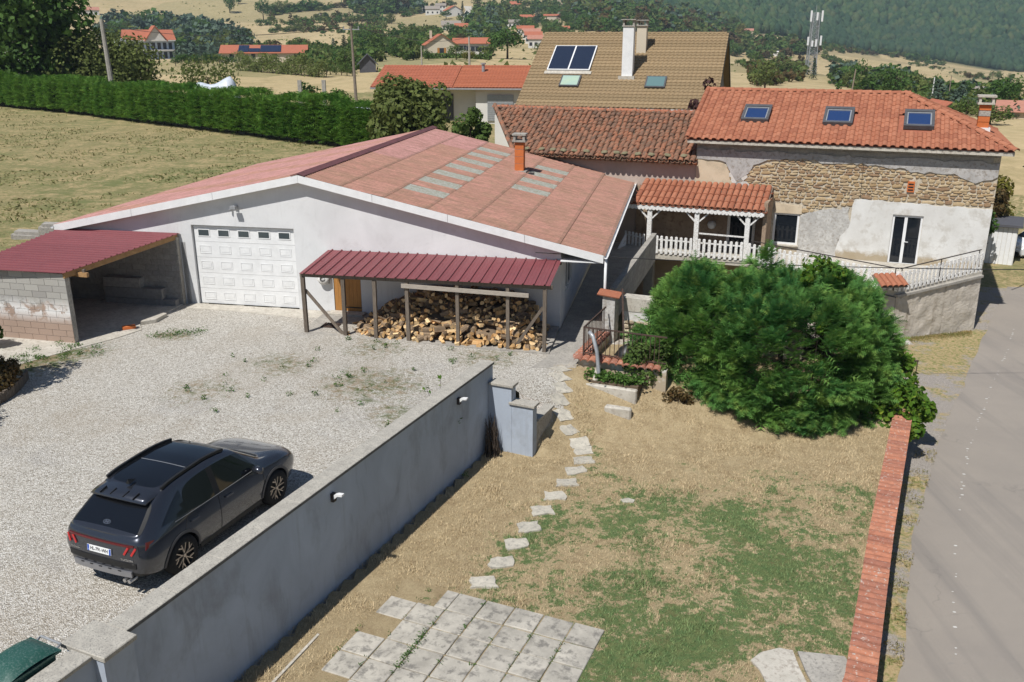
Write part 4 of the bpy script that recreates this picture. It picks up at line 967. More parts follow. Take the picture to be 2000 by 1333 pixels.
# chimney on the hip slope
cx, cy = -.62, 3.0; cz = ez + (rz_ - ez) * (er - cx) / (er - rx)
q = MB(); q.box(cx - .3, cx + .3, cy - .3, cy + .3, cz - .25, cz + .1); ch = q.build('chimney', M['white_paint'], ho)
for k in range(4):
    q = MB(); q.box(cx - .22, cx + .22, cy - .22, cy + .22, cz + .1 + k * .24, cz + .32 + k * .24); q.build('flue_block', M['brick_or'] if k != 2 else M['conc'], ch)
q = MB(); z0 = cz + 1.06; q.box(cx - .33, cx + .33, cy - .33, cy + .33, z0, z0 + .08)
for sx in (-1, 1):
    for sy in (-1, 1): q.box(cx + sx * .25 - .05, cx + sx * .25 + .05, cy + sy * .25 - .05, cy + sy * .25 + .05, z0 + .08, z0 + .3)
q.box(cx - .36, cx + .36, cy - .36, cy + .36, z0 + .3, z0 + .38); q.build('chimney_cap', M['conc_light'], ch)

# ---------------------------------------------------------------- old barn with worn canal tiles
ba = thing('old_barn', 'old barn with mossy worn canal tiles and a pinkish wall beside the stone house', 'barn', HC, -AL)
q = MB(); q.box(-23.2, HL - .003, 0, .45, -3, 3.62); q.build('wall', M['plaster_pink'], ba)
bez, brz, brn = 3.55, 5.34, 4.2; bsl = math.atan2(brz - bez, brn + .5); BSL = math.hypot(brz - bez, brn + .5)
bl = lambda n_: -21.0 - (n_ + .5) * (3.0 / 4.7)     # slanting left verge
q = MB(); q.prism([(bl(-.45), -.42, bez - .06), (-12.3, -.42, bez - .06), (-12.9, brn, brz - .06), (bl(brn), brn, brz - .06)], (0, 0, -.06)); q.prism([(bl(brn), brn, brz - .06), (-12.9, brn, brz - .06), (-12.9, brn + 4.5, bez), (bl(brn), brn + 4.5, bez)], (0, 0, -.06)); q.build('roof_deck', M['earth'], ba)
ct = cap_mesh('canal_tile', .50, .115, M['tile_old'])
q = MB(); q_vs = []
cells = []; brow = 15; bstep = BSL / brow
for r_ in range(brow):
    for c in range(44):
        s_ = r_ * bstep; n_ = -.5 + s_ * math.cos(bsl); x = -12.35 - .25 * c - (n_ + .5) * .10 + random.uniform(-.02, .02)
        if x < bl(n_) + .1: continue
        cells.append((s_, x, n_))
cells.sort(key=lambda t: (t[0] > BSL * .62, abs(t[1] + 16)))
rest = MB()
for k, (s_, x, n_) in enumerate(cells):
    sag = -.07 * math.sin(math.pi * s_ / BSL) * math.sin(math.pi * min(1, max(0, (-x - 12.4) / 9))) + random.uniform(-.012, .02)
    loc = (x, n_ + random.uniform(-.05, .03), bez + s_ * math.sin(bsl) + sag); rot = (bsl - .03 + random.uniform(-.035, .035), random.uniform(-.12, .12), random.uniform(-.07, .07))
    if k < 300: put('canal_tile', ct, ba, loc, rot)
    else: rest_add(rest, ct, Matrix.Translation(loc) @ Euler(rot).to_matrix().to_4x4())
tag(rest.build('canal_tiles', M['tile_old'], ba), kind='stuff')
# pan tiles between the rows (concave)
rest = MB()
for (s_, x, n_) in cells:
    loc = (x + .125, n_, bez + s_ * math.sin(bsl) + .02 - .07 * math.sin(math.pi * s_ / BSL) * math.sin(math.pi * min(1, max(0, (-x - 12.4) / 9)))); rest_add(rest, ct, Matrix.Translation(loc) @ Euler((bsl - .03, R(180), 0)).to_matrix().to_4x4() @ Matrix.Scale(.9, 4))
tag(rest.build('pan_tiles', M['tile_old'], ba), kind='stuff')
x = -12.9; k = 0
while x > bl(brn) + .3:
    put('ridge_tile', cap, ba, (x, brn, brz - .03 + random.uniform(-.015, .02)), (0, random.uniform(-.03, .03), R(90) + random.uniform(-.05, .05)), (.95, 1, .9)); x -= .41; k += 1
for k in range(15):
    s_ = k * bstep; n_ = -.5 + s_ * math.cos(bsl); put('verge_tile', ct, ba, (bl(n_) + .06, n_, bez + s_ * math.sin(bsl) + .04), (bsl, random.uniform(-.1, .1), .55 + random.uniform(-.1, .1)))
M['moss_stone'] = simple('mossy_stone', (.24, .21, .14), (.17, .16, .09), 9, .95, .1, .5, 25)
for k in range(13):                                # stones weighing the eave tiles down
    q = MB(); q.box(-.15, .15, -.11, .11, 0, .1); o = bevel(q.build('weight_stone', M['moss_stone'], ba, loc=(-12.9 - k * .62 + random.uniform(-.15, .15), -.28 + random.uniform(-.05, .1), bez + .19), rot=(bsl, random.uniform(-.2, .2), random.uniform(-.5, .5))), .05, 1)
q = MB(); q.box(-13.4, -12.28, -.03, -.001, 3.0, 3.25); q.build('lintel', M['wood_grey'], ba) if False else None

# ---------------------------------------------------------------- covered porch, terrace and railings in front of the house
po = thing('porch', 'covered white timber porch with scalloped fascia and a small terracotta tile roof', 'porch', HC, -AL)
pz0, pz1, pn = 1.86, 2.62, -2.25; psl = math.atan2(pz1 - pz0, -pn - .05); PSL = math.hypot(pz1 - pz0, -pn - .05)
q = MB(); q.prism([(-14.55, pn, pz0 - .04), (-8.75, pn, pz0 - .04), (-8.75, -.07, pz1 - .04), (-14.55, -.07, pz1 - .04)], (0, 0, -.05)); q.build('roof_deck', M['wood_grey'], po)
pc = cap_mesh('roof_tile', .60, .128, M['tile_new'])
for c in range(22):
    for r_ in range(4):
        s_ = r_ * (PSL - .1) / 3.85 - .06; put('roof_tile', pc, po, (-14.42 + c * .262, pn + s_ * math.cos(psl), pz0 + s_ * math.sin(psl) + .0 + random.uniform(0, .008)), (psl - .02, random.uniform(-.03, .03), random.uniform(-.015, .015)))
rest = MB()
for c in range(23):
    for r_ in range(4):
        s_ = r_ * (PSL - .1) / 3.85 - .04; rest_add(rest, pc, Matrix.Translation((-14.55 + c * .262, pn + s_ * math.cos(psl), pz0 + s_ * math.sin(psl) + .05)) @ Euler((psl - .02, R(180), 0)).to_matrix().to_4x4() @ Matrix.Scale(.85, 4))
tag(rest.build('pan_tiles', M['tile_new'], po), kind='stuff')
q = MB(); q.box(-14.75, -8.8, pn - .03, pn + .02, pz0 - .2, pz0 - .06)
for k in range(37):
    x = -14.68 + k * .16; q.add([(x + .075 * math.cos(t), pn - .03, pz0 - .2 + .06 * math.sin(t)) for t in np.linspace(math.pi, 2 * math.pi, 6)] + [(x + .075 * math.cos(t), pn + .02, pz0 - .2 + .06 * math.sin(t)) for t in np.linspace(math.pi, 2 * math.pi, 6)], [tuple(range(6)), tuple(range(11, 5, -1))] + [(i, i + 1, i + 7, i + 6) for i in range(5)])
q.build('scalloped_fascia', M['white_wood'], po)
for x in (-13.74, -11.64, -9.46):
    q = MB(); q.box(x - .1, x + .1, pn + .03, pn + .2, -.35, pz0 - .21); q.build('post', M['white_wood'], po)
    for s_ in (-1, 1):
        q = MB(); q.beam((x + s_ * .1, pn + .11, 1.22), (x + s_ * .52, pn + .11, pz0 - .22), .07, .06); q.build('brace', M['white_wood'], po)
q = MB(); q.box(-14.75, -8.8, pn + .05, pn + .18, pz0 - .205, pz0 - .09); q.build('beam', M['white_wood'], po)
# back wall under the porch: brown plaster, door with white frame, side wall
M['plaster_brown'] = simple('stained_plaster', (.40, .30, .21), (.27, .20, .145), 1.4, .95, .1, .3, 18, fine=(5, (.22, .15, .11)))
q = MB(); q.box(-14.9, -8.72, -.09, -.06, -.35, 2.3); q.build('back_wall', M['plaster_brown'], po)
q = MB(); q.box(-8.86, -8.70, -2.0, -.06, -.35, 2.2); q.build('side_wall', M['plaster_brown'], po)
q = MB(); q.box(-10.62, -10.5, -.16, -.092, -.3, 1.75); q.box(-9.5, -9.38, -.16, -.092, -.3, 1.75); q.box(-10.5, -9.5, -.16, -.092, 1.63, 1.75); pd = q.build('door', M['white_wood'], po)
q = MB(); q.box(-10.5, -9.5, -.11, -.095, -.3, 1.63); q.build('pane', M['glass_dark'], pd)
q = MB(); q.lathe([(.0, -.2), (.14, -.15), (.2, 0), (.14, .15), (0, .2)], 10, 'z', 0, (-11.3, -.3, .75)); q.build('lamp_globe', M['white_paint'], po, True)
# terrace slab
VX = (-3.25, -3.25)                                # the corner where the railing turns
def tz(n): return -.34 + (n + 0) * .14 if n < 0 else -.34
q = MB(); q.prism([(-15.0, pn, -.36), (-9.0, pn, -.36), (VX[0], VX[1], -.80), (-.01, -.25, -.36), (-.01, -.06, -.36), (-15.0, -.06, -.36)], (0, 0, -.22))
tag(q.build('terrace', M['conc_light'], None, loc=HC, rot=(0, 0, -AL)), kind='structure')
q = MB(); q.box(-15.0, -14.7, -.5, -.1, -3, -.6); q.box(-13.9, -13.5, -2.1, -1.7, -3, -.6); q.box(-9.2, -8.8, -2.0, -.1, -3, -.6); q.box(-12.2, -11.8, -2.1, -1.7, -3, -.6); tag(q.build('block_pier', M['block'], None, loc=HC, rot=(0, 0, -AL)), 'grey concrete block piers in the shade below the white porch', 'pier')
# pickets
def picket_fence(label, a, b, za, zb, h, pitch, group=None, cap_rail=None, lean=0):
    f = thing('picket_fence', label, 'fence', h2w(a[0], a[1], za), 0); A = h2w(a[0], a[1], za); B = h2w(b[0], b[1], zb); d = B - A; L = d.length; n = int(L / pitch); ang = math.atan2(d.y, d.x)
    q = MB(); q.box(-.06, .06, -.02, .006, .03, h); q.add([(-.06, -.02, h), (.06, -.02, h), (.06, .006, h), (-.06, .006, h), (0, -.007, h + .03)], [(0, 1, 4), (1, 2, 4), (2, 3, 4), (3, 0, 4)]); me = q.mesh('picket', M['white_wood'])
    for k in range(n + 1):
        p = d * (k / n); put('picket', me, f, (p.x, p.y, p.z + random.uniform(-.01, .01)), (0, random.uniform(-.015, .015), ang))
    for hh in (.18, h - .16):
        q = MB(); q.beam(Vector((0, 0, hh)) + Vector((-math.sin(ang), math.cos(ang), 0)) * .03, d + Vector((0, 0, hh)) + Vector((-math.sin(ang), math.cos(ang), 0)) * .03, .035, .06); q.build('rail', M['white_wood'], f)
    if cap_rail:
        off = Vector((-math.sin(ang), math.cos(ang), 0)) * .09
        q = MB(); q.beam(Vector((0, 0, h + .12)) + off, d + Vector((0, 0, h + .12)) + off, .035, .035); q.build('handrail', M['metal_dark'], f)
        for t in (.02, .5, .98): q = MB(); q.beam(d * t + off, d * t + off + Vector((0, 0, h + .12)), .03, .03); q.build('stanchion', M['metal_dark'], f)
    return f
ph = .82
picket_fence('white picket railing at the far left of the porch above the stairs', (-14.9, pn + .45), (-13.95, pn - .02), -.34, -.34, ph, .21)
picket_fence('white picket railing between the left and middle porch posts', (-13.55, pn - .03), (-11.82, pn - .03), -.36, -.36, ph, .21)
picket_fence('white picket railing between the middle and right porch posts', (-11.46, pn - .03), (-9.62, pn - .03), -.36, -.36, ph, .21)
picket_fence('white picket railing along the terrace behind the cypress top', (-9.28, pn - .03), (VX[0] - .05, VX[1] - .03), -.38, -.82, ph, .21, None, True)
picket_fence('white picket railing rising to the house corner beside the road', (VX[0] + .08, VX[1] - .0), (-.12, -.32), -.82, -.40, ph, .205, None, True)
q = MB(); q.beam((-11.5, pn + .0, .72), (-9.55, pn + .0, .70), .04, .06); q.build('upper_rail', M['white_wood'], po)
# stair with its white stringer, left of the porch
st = thing('staircase', 'outside staircase with a weathered white stringer below the porch', 'stairs', HC, -AL)
q = MB(); q.prism([(-14.82, -2.2, .45), (-14.82, -2.2, -.55), (-15.25, -4.9, -2.35), (-15.25, -4.9, -1.45)], (.05, 0, 0)); q.build('stringer', M['white_wood'], st)
for k in range(9):
    q = MB(); y0 = -2.3 - k * .29; q.box(-16.0 - k * .04, -14.86 - k * .05, y0 - .3, y0, -.48 - k * .21, -.43 - k * .21); q.build('tread', M['wood_grey'], st)
# retaining wall under the terrace along the road
def streaky():
    t = NT('rough_render_streaked'); c = t.mix(t.ramp(t.noise(1.5, 5, .7), [(.35, 0), (.68, 1)]), (.60, .54, .46), (.47, .42, .35))
    s1 = t.ramp(t.noise(1.3, 4, .6, stretch=(1.5, 1.5, .06)), [(.56, 0), (.68, 1)]); s2 = t.ramp(t.noise(2.5, 5, .7), [(.35, 0), (.6, 1)])
    c = t.mix(t.math('MULTIPLY', t.math('MULTIPLY', s1, s2), .8), c, (.20, .15, .09)); c = t.mix(t.ramp(t.noise(6, 5, .8), [(.62, 0), (.74, .4)]), c, (.33, .28, .2))
    t.bump(t.noise(8, 5, .75), 1.0, .07); return t.done(c, .95, .1)
M['streaky'] = streaky()
rw_ = thing('retaining_wall', 'rough cream rendered retaining wall with brown streaks under the white railing', 'wall', HC, -AL)
A, B = Vector((VX[0] - .02, VX[1] - .08, 0)), Vector((-.04, -.36, 0))
xs_, zs_ = 46, 26; V = []; F = []; dn = (B - A); nn = Vector((dn.y, -dn.x, 0)).normalized()
for i in range(xs_):
    for j in range(zs_):
        t = i / (xs_ - 1); zt_ = -1.03 + t * .45; zz = -3.6 + (zt_ + 3.6) * j / (zs_ - 1); p = A + dn * t
        o_ = (.05 * mnoise.noise((t * 9, zz * 2.2, 0)) + .035 * mnoise.noise((t * 26, zz * 6, 4))) * (0 if i in (0, xs_ - 1) else 1)
        V.append(tuple(p + nn * (.02 + o_ + .06 * (1 - j / zs_)) + Vector((0, 0, zz))))
for i in range(xs_ - 1):
    for j in range(zs_ - 1): F.append((i * zs_ + j, (i + 1) * zs_ + j, (i + 1) * zs_ + j + 1, i * zs_ + j + 1))
put('render_face', np_mesh('render_face', V, F, M['streaky'], True), rw_)
q = MB(); q.prism([A + Vector((0, 0, -3.6)), B + Vector((0, 0, -3.6)), B + Vector((0, 0, -.6)), A + Vector((0, 0, -1.05))], -nn * .4); q.build('core', M['conc'], rw_)
q = MB(); q.prism([A + nn * .12 + Vector((0, 0, -1.02)), B + nn * .12 + Vector((0, 0, -.58)), B - nn * .3 + Vector((0, 0, -.58)), A - nn * .3 + Vector((0, 0, -1.02))], (0, 0, .10)); q.build('coping', M['conc'], rw_)
q = MB(); A2 = Vector((-9.0, pn - .02, 0)); q.prism([A2 + Vector((0, 0, -3.6)), A + Vector((0, 0, -3.6)), A + Vector((0, 0, -1.05)), A2 + Vector((0, 0, -.6))], (0, .3, 0)); q.build('inner_face', M['streaky'], rw_)
# little tile roof at the railing corner
lr = thing('tile_canopy', 'tiny terracotta canopy at the corner of the terrace railing behind the cypress', 'canopy', h2w(VX[0] - .35, VX[1] - .35), -AL + .5)
q = MB(); q.prism([(-.6, -.45, -.42), (.55, -.45, -.42), (.55, .3, -.12), (-.6, .3, -.12)], (0, 0, -.05)); q.build('deck', M['wood_grey'], lr)
for c in range(5): put('roof_tile', pc, lr, (-.45 + c * .23, -.5, -.42), (.38, 0, 0), (.9, 1.4, .9))
# ---------------------------------------------------------------- white boundary wall with coping
bw = thing('boundary_wall', 'long pale rendered wall with concrete coping between the gravel yard and the lawn', 'wall', WO, -WA)
# local x = across (towards the lawn), y = along
WT = .30; CT = .86
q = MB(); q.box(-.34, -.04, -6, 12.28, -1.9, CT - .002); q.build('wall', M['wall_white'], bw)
L0 = -.02; k = 0
y = -.02
while y < 12.3:
    y1 = min(12.31, y + 1.02)
    q = MB(); q.box(-.385, 0, y, y1 - .006, CT, CT + .07); bevel(q.build('coping_stone', M['coping'], bw), .008); y = y1
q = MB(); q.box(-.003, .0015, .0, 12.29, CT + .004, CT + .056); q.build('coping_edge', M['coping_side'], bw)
# broad pier head near the camera, and the wall going on below it
q = MB(); q.box(-.62, .22, -.62, -.03, CT + .0, CT + .085); o = q.build('pier_cap', M['coping'], bw); bevel(o, .012)
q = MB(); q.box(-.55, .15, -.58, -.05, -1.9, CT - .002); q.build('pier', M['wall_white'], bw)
y = -.625
while y > -5:
    q = MB(); q.box(-.385, 0, y - 1.0, y - .006, CT - .004, CT + .062); bevel(q.build('coping_stone', M['coping'], bw), .008); y -= 1.02
def lamp(label, s, n, z):
    l = thing('wall_lamp', label, 'lamp', w2w(s, n, z), -WA)
    q = MB(); q.box(-.035, .05, -.05, .05, -.11, .06); q.build('back_plate', M['metal_dark'], l)
    q = MB(); q.prism([(.0, -.045, .02), (.12, -.045, .075), (.24, -.045, .085), (.24, -.045, .045), (.13, -.045, .03), (.05, -.045, -.05)], (0, .09, 0)); q.build('lamp_arm', M['white_paint'], l)
lamp('small white curved lamp on the white wall nearest the stepped end', 10.3, -.02, .60)
lamp('small white curved lamp on the white wall beside the parked car', 5.05, -.02, .58)
lamp('grey box lamp low on the inner face of the stepped wall', 12.14, .63, -.80)
# stepped end wall going down to the lawn
sw = thing('stepped_wall', 'white stepped garden wall with concrete caps at the end of the long white wall', 'wall', WO, -WA)
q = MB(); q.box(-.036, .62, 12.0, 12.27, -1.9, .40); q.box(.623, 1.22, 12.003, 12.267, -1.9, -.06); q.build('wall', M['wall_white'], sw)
q = MB(); q.box(1.0, 1.22, 12.27, 13.35, -1.9, -.56); q.build('return_wall', M['conc'], sw)
for (a, b, c, d, z) in ((.0, .68, 11.95, 12.32, .402), (.56, 1.28, 11.95, 12.32, -.058), (.97, 1.27, 12.325, 13.4, -.558)):
    q = MB(); q.box(a, b, c, d, z, z + .07); bevel(q.build('cap_stone', M['coping'], sw), .008)
# ---------------------------------------------------------------- tiled low wall along the road
tw = thing('tiled_wall', 'low garden wall capped with weathered terracotta canal tiles along the road', 'wall', (0, 0, 0), 0)
pts = [(TWR(y), y) for y in np.linspace(7.5, 24.0, 34)]
V = []; F = []
for (x, y) in pts:
    d = Vector((TWR(y + .1) - TWR(y - .1), .2, 0)).normalized(); n = Vector((d.y, -d.x, 0)); c = Vector((x, y, 0)) - n * .25
    for (o_, z) in ((-.17, -2.9), (-.17, -1.28), (.17, -1.28), (.17, -2.9)): V.append(tuple(c + n * o_ + Vector((0, 0, z))))
for i in range(len(pts) - 1):
    for k in range(3): F.append((4 * i + k, 4 * i + k + 1, 4 * i + k + 5, 4 * i + k + 4))
F.append((len(V) - 4, len(V) - 3, len(V) - 2, len(V) - 1))
put('masonry', np_mesh('masonry', V, F, M['mortar_grey']), tw)
wt = cap_mesh('wall_tile', .50, .118, M['tile_wall'])
y = 8.0; k = 0
while y < 23.95:
    x = TWR(y); d = Vector((TWR(y + .1) - TWR(y - .1), .2, 0)).normalized(); ang = math.atan2(d.y, d.x)
    n = Vector((d.y, -d.x, 0)); p = Vector((x, y, -1.285 + random.uniform(-.008, .012))) - n * 0.0
    put('wall_tile', wt, tw, p, (random.uniform(.02, .06), random.uniform(-.03, .03), math.atan2(n.x, -n.y) + random.uniform(-.03, .03)), (.86, 1, random.uniform(.85, 1.1)))
    y += .205 * d.y
# ---------------------------------------------------------------- stepping stones
M['stone_slab'] = simple('stepping_stone', (.52, .48, .40), (.40, .37, .31), 5, .92, .15, .35, 30, fine=(11, (.31, .29, .25)), vary=.08)
ords = ['first', 'second', 'third', 'fourth', 'fifth', 'sixth', 'seventh', 'eighth', 'ninth', 'tenth', 'eleventh', 'twelfth', 'thirteenth', 'fourteenth', 'fifteenth', 'sixteenth', 'seventeenth']
for k, (x, y) in enumerate(STONES):
    q = MB(); n = 4; r_ = .31 if k > 4 else .33; a0 = random.uniform(-.12, .12) + (0.0 if k < 6 else .25)
    base = [(r_ * .98, -.04), (.05, r_ * .78), (-r_ * 1.0, .04), (-.05, -r_ * .78)] if k < 6 else [(.25, -.2), (.26, .17), (-.22, .22), (-.27, -.17)]
    pg = []
    for i in range(4):
        (ax, ay), (bx, by) = base[i], base[(i + 1) % 4]
        for t in (0, .33, .67): pg.append((ax + (bx - ax) * t + random.uniform(-.04, .04), ay + (by - ay) * t + random.uniform(-.04, .04)))
    pg = [(px * math.cos(a0) - py * math.sin(a0), px * math.sin(a0) + py * math.cos(a0)) for px, py in pg]
    q.prism([(px, py, -.05) for px, py in pg], (0, 0, .07)); o = q.build('stepping_stone', M['stone_slab'], None, loc=(x, y, slope_z(x, y)))
    gx = (slope_z(x + .2, y) - slope_z(x - .2, y)) / .4; gy = (slope_z(x, y + .2) - slope_z(x, y - .2)) / .4; o.rotation_euler = (math.atan(gy), -math.atan(gx), 0)
    m_ = len(STONES) - 1 - k
    tag(o, 'flat pale stepping stone in the lawn, %s counted from the paved square' % ords[m_] if m_ else 'flat pale stepping stone nearest to the corner of the paved square', 'stepping stone', 'stepping stones across the lawn')
# ---------------------------------------------------------------- paved square
PA = Vector((-.72, 14.55, 0))                      # a joint crossing
pu = (Vector((-.72, 14.55, 0)) - Vector((-1.30, 14.80, 0))).normalized(); pv = Vector((-pu.y, pu.x, 0)); PS = .60
pav = MB(); pav.prism([PA + pu * a + pv * b + Vector((0, 0, -1.52)) for a, b in ((-1.7, .55), (-.95, .62), (2.42, .62), (2.42, -4), (-1.7, -4))], (0, 0, .06)); pbase = pav.build('paved_square', M['earth']); tag(pbase, kind='structure')
M['paver'] = simple('paving_slab', (.48, .445, .38), (.34, .315, .27), 2.6, .93, .15, .3, 40, fine=(5.5, (.22, .205, .18)), vary=.08)
for i in range(-3, 4):
    for j in range(-6, 2):
        if j == 1 and i < -2: continue
        if i == -3 and j in (-1, -4): continue
        c = PA + pu * ((i + .5) * PS) + pv * ((j - .5) * PS)
        if j == 1 and i == -2: c += pu * .17
        q = MB(); h = PS / 2 - .012; jz = random.uniform(-.008, .008); hx = h * (.45 if j == 1 and i == -2 else 1)
        q.box(-hx, hx, -h, h, -.04, .02 + jz); o = bevel(q.build('paving_slab', M['paver'], pbase, loc=(c.x, c.y, -1.435), rot=(random.uniform(-.012, .012), random.uniform(-.012, .012), math.atan2(pu.y, pu.x) + random.uniform(-.015, .015))), .012)
# stone slabs bottom right and thin kerb by the wall
q = MB(); pg = [(4.18, 13.28), (4.42, 13.50), (4.78, 13.62), (5.0, 13.55), (4.98, 13.1), (5.0, 12.3), (4.4, 12.3), (4.3, 12.8), (4.28, 13.05)]; q.prism([(a, b, -1.46) for a, b in pg], (0, 0, .06)); sl_ = q.build('cover_slab', M['conc_light']); tag(sl_, 'broken pale concrete slab let into the lawn, left half', 'concrete slab', 'broken cover slabs in the lawn')
q = MB(); pg = [(5.08, 13.52), (5.45, 13.46), (5.86, 13.38), (5.92, 13.1), (5.6, 12.3), (5.1, 12.3), (5.06, 13.0)]; q.prism([(a, b, -1.46) for a, b in pg], (0, 0, .065)); sl_ = q.build('cover_slab', M['conc']); tag(sl_, 'darker grey concrete slab let into the lawn beside the tiled wall', 'concrete slab', 'broken cover slabs in the lawn')
q = MB(); q.prism([tuple(w2w(1.2, .62, -1.5)), tuple(w2w(3.6, .50, -1.5)), tuple(w2w(3.6, .55, -1.5)), tuple(w2w(1.2, .67, -1.5))], (0, 0, .085)); tag(q.build('edging_strip', M['conc_light']), 'thin concrete edging strip in the grass along the foot of the white wall', 'edging')
q = MB(); q.prism([(2.55, 19.12, -1.45), (2.75, 19.2, -1.45), (2.9, 19.1, -1.45), (2.85, 18.98, -1.45), (2.62, 18.98, -1.45)], (0, 0, .03)); tag(q.build('flat_stone', M['stone_slab']), 'small pale flat stone alone in the middle of the lawn', 'stone')
# bundle of dry twigs against the stepped wall
mb = MB()
for k in range(60):
    a = w2w(random.uniform(11.5, 11.95), random.uniform(.02, .42), -1.45); b = w2w(random.uniform(11.6, 11.98), random.uniform(-.02, .3), random.uniform(-1.0, -.35)); mb.tube([a, (a + b) / 2 + Vector((random.uniform(-.08, .08), random.uniform(-.08, .08), .05)), b], [.012, .009, .004], 4)
tag(mb.build('twig_bundle', M['bark']), 'dark bundle of dry twigs leaning in the corner of the stepped wall', 'twigs')

# ---------------------------------------------------------------- little fenced patio right of the path
P0 = Vector((1.93, 24.86, 0)); PR = lambda a, b, z=0: P0 + HU * a + HN * b + Vector((0, 0, z))
fw_ = thing('patio_wall', 'low white wall capped with terracotta tiles and topped by a rusty iron railing', 'wall', P0, -AL)
q = MB(); q.box(0, 2.6, 0, .22, -1.4, .02); q.box(0, .22, .223, 2.5, -1.4, .02); q.build('wall', M['plaster_new'], fw_)
for k in range(12): put('coping_tile', wt, fw_, (.02 + k * .21, -.16, .03), (.18, 0, 0), (.95, .9, .9))
for k in range(12): put('coping_tile', wt, fw_, (-.18, .15 + k * .21, .03), (.1, 0, R(-90)), (.95, .9, .9))
q = MB(); q.beam((.12, .1, .99), (2.55, .1, .97), .04, .04); q.beam((.12, .1, .22), (2.55, .1, .2), .03, .03); q.beam((.12, .1, .99), (.12, 2.3, .99), .04, .04); q.beam((.12, .1, .22), (.12, 2.3, .22), .03, .03); q.build('rail', M['rust'], fw_)
q = MB(); q.beam((0, 0, .0), (0, 0, .76), .018, .018); br = q.mesh('bar', M['rust'])
for k in range(18): put('bar', br, fw_, (.13 + k * .13, .1, .21))
for k in range(1, 16): put('bar', br, fw_, (.12, .1 + k * .14, .21))
q = MB(); q.beam((.12, .1, .0), (.12, .1, .99), .04, .04); q.build('post', M['rust'], fw_)
slab('patio_floor', [PR(.22, .22, -.62), PR(2.6, .22, -.62), PR(2.6, 3.0, -.62), PR(.22, 3.0, -.62)], M['conc_light'], .1)
pl = thing('gate_pillar', 'grey rendered pillar with a sloping terracotta tile cap beside the little patio', 'pillar', PR(.15, 2.75), -AL)
q = MB(); q.box(-.2, .2, -.25, .25, -.6, 1.28); q.build('shaft', M['plaster_rough'], pl)
for s_ in (-1, 1): 
    q = MB(); q.box(-.36, .36, -.17, .17, 0, .035); q.build('cap_tile', M['tile_new'], pl, loc=(0, s_ * .17, 1.33), rot=(-s_ * .28, .08, 0))
q = MB(); q.beam((.35, .0, 1.5), (.75, -.9, -.55), .05, .04); tag(q.build('iron_bar', M['rust'], None, loc=PR(.15, 2.75), rot=(0, 0, -AL)), 'dark iron bar leaning on the stone wall behind the patio pillar', 'bar')
rw2 = thing('rubble_wall', 'old rubble stone wall with pale capping at the back of the little patio', 'wall', PR(.5, 3.05), -AL)
q = MB(); q.box(0, 5.5, 0, .4, -.8, .88); q.build('core', M['mortar'], rw2)
q = MB(); q.prism([(-.05, -.06, .72), (5.5, -.06, .72), (5.5, -.06, 1.13), (-.05, -.06, 1.15)], (0, .52, 0)); q.build('capping', M['conc_light'], rw2)
q = MB(); q.prism([(0, -.012, .3), (.5, -.012, .42), (1.2, -.012, .36), (2.2, -.012, .45), (2.2, -.012, .72), (0, -.012, .72)], (0, -.03, 0)); q.build('render_patch', M['plaster_new'], rw2)
st2 = []; z = -.55
sgm = []
for me in stone_ms[:6]:
    m2 = me.copy(); m2.materials.clear(); m2.materials.append(M['stone_grey']); sgm.append(m2)
while z < .36:
    h = random.uniform(.09, .17); x = .02
    while x < 2.6:
        w_ = random.uniform(.18, .45); st2.append((w_ * h, x + w_ / 2, z + h / 2, w_, h)); x += w_ + .015
    z += h + .015
stone_set(st2, rw2, sgm, -.005, .10)
q = MB(); q.beam((0, 0, 0), (0, 0, 0.01), .01, .01)
lt = thing('tile_lean_to', 'strip of terracotta tiles behind the capping of the rubble wall', 'roof', PR(1.2, 3.75, .78), -AL)
for k in range(9): put('roof_tile', pc, lt, (k * .25, 0, .18), (-.1, 0, 0))
q = MB(); q.box(-.2, 2.3, -.1, .6, -.4, .14); q.build('deck', M['wood_grey'], lt)
# pile of thin tiles leaning inside, hose pipe post, stone trough kerb
tag(MB().tube([(2.42, 24.15, -.75), (2.46, 24.2, -.1), (2.42, 24.35, .45), (2.3, 24.5, .85), (2.2, 24.6, .95)], .06, 8).build('bent_pipe', M['metal_grey'], None, True), 'bent grey plastic pipe standing in front of the patio railing', 'pipe')
tag(MB().tube([(2.32, 24.1, -.62), (2.47, 24.3, .05)], [.11, .07], 6).build('stake', M['stone_slab'], None), 'short pale stone stake at the foot of the bent grey pipe', 'stake')
q = MB(); q.prism([tuple(PR(.45, -.75, -1.3)), tuple(PR(1.95, -.75, -1.3)), tuple(PR(1.95, -.58, -1.3)), tuple(PR(.45, -.58, -1.3))], (0, 0, .90)); bevel(tag(q.build('kerb_stone', M['conc_light']), 'long pale stone kerb of the small green bed below the patio', 'kerb'), .03)
q = MB(); q.prism([tuple(PR(1.2, -1.35, -1.4)), tuple(PR(1.95, -1.3, -1.4)), tuple(PR(1.95, -1.12, -1.4)), tuple(PR(1.2, -1.12, -1.4))], (0, 0, .66)); bevel(tag(q.build('step_stone', M['conc_light']), 'pale stone step lying on the bare earth beside the cypress', 'step'), .04)
q = MB(); q.prism([(0, 0, 0), (1.85, -.25, -.02), (1.85, -.13, -.02), (0, .12, 0)], (0, 0, .02)); ch_ = q.build('channel_drain', M['metal_grey'], None, loc=(-.35, 25.45, -.235)); tag(ch_, 'narrow slotted channel drain across the yard below the woodshed corner', 'drain')
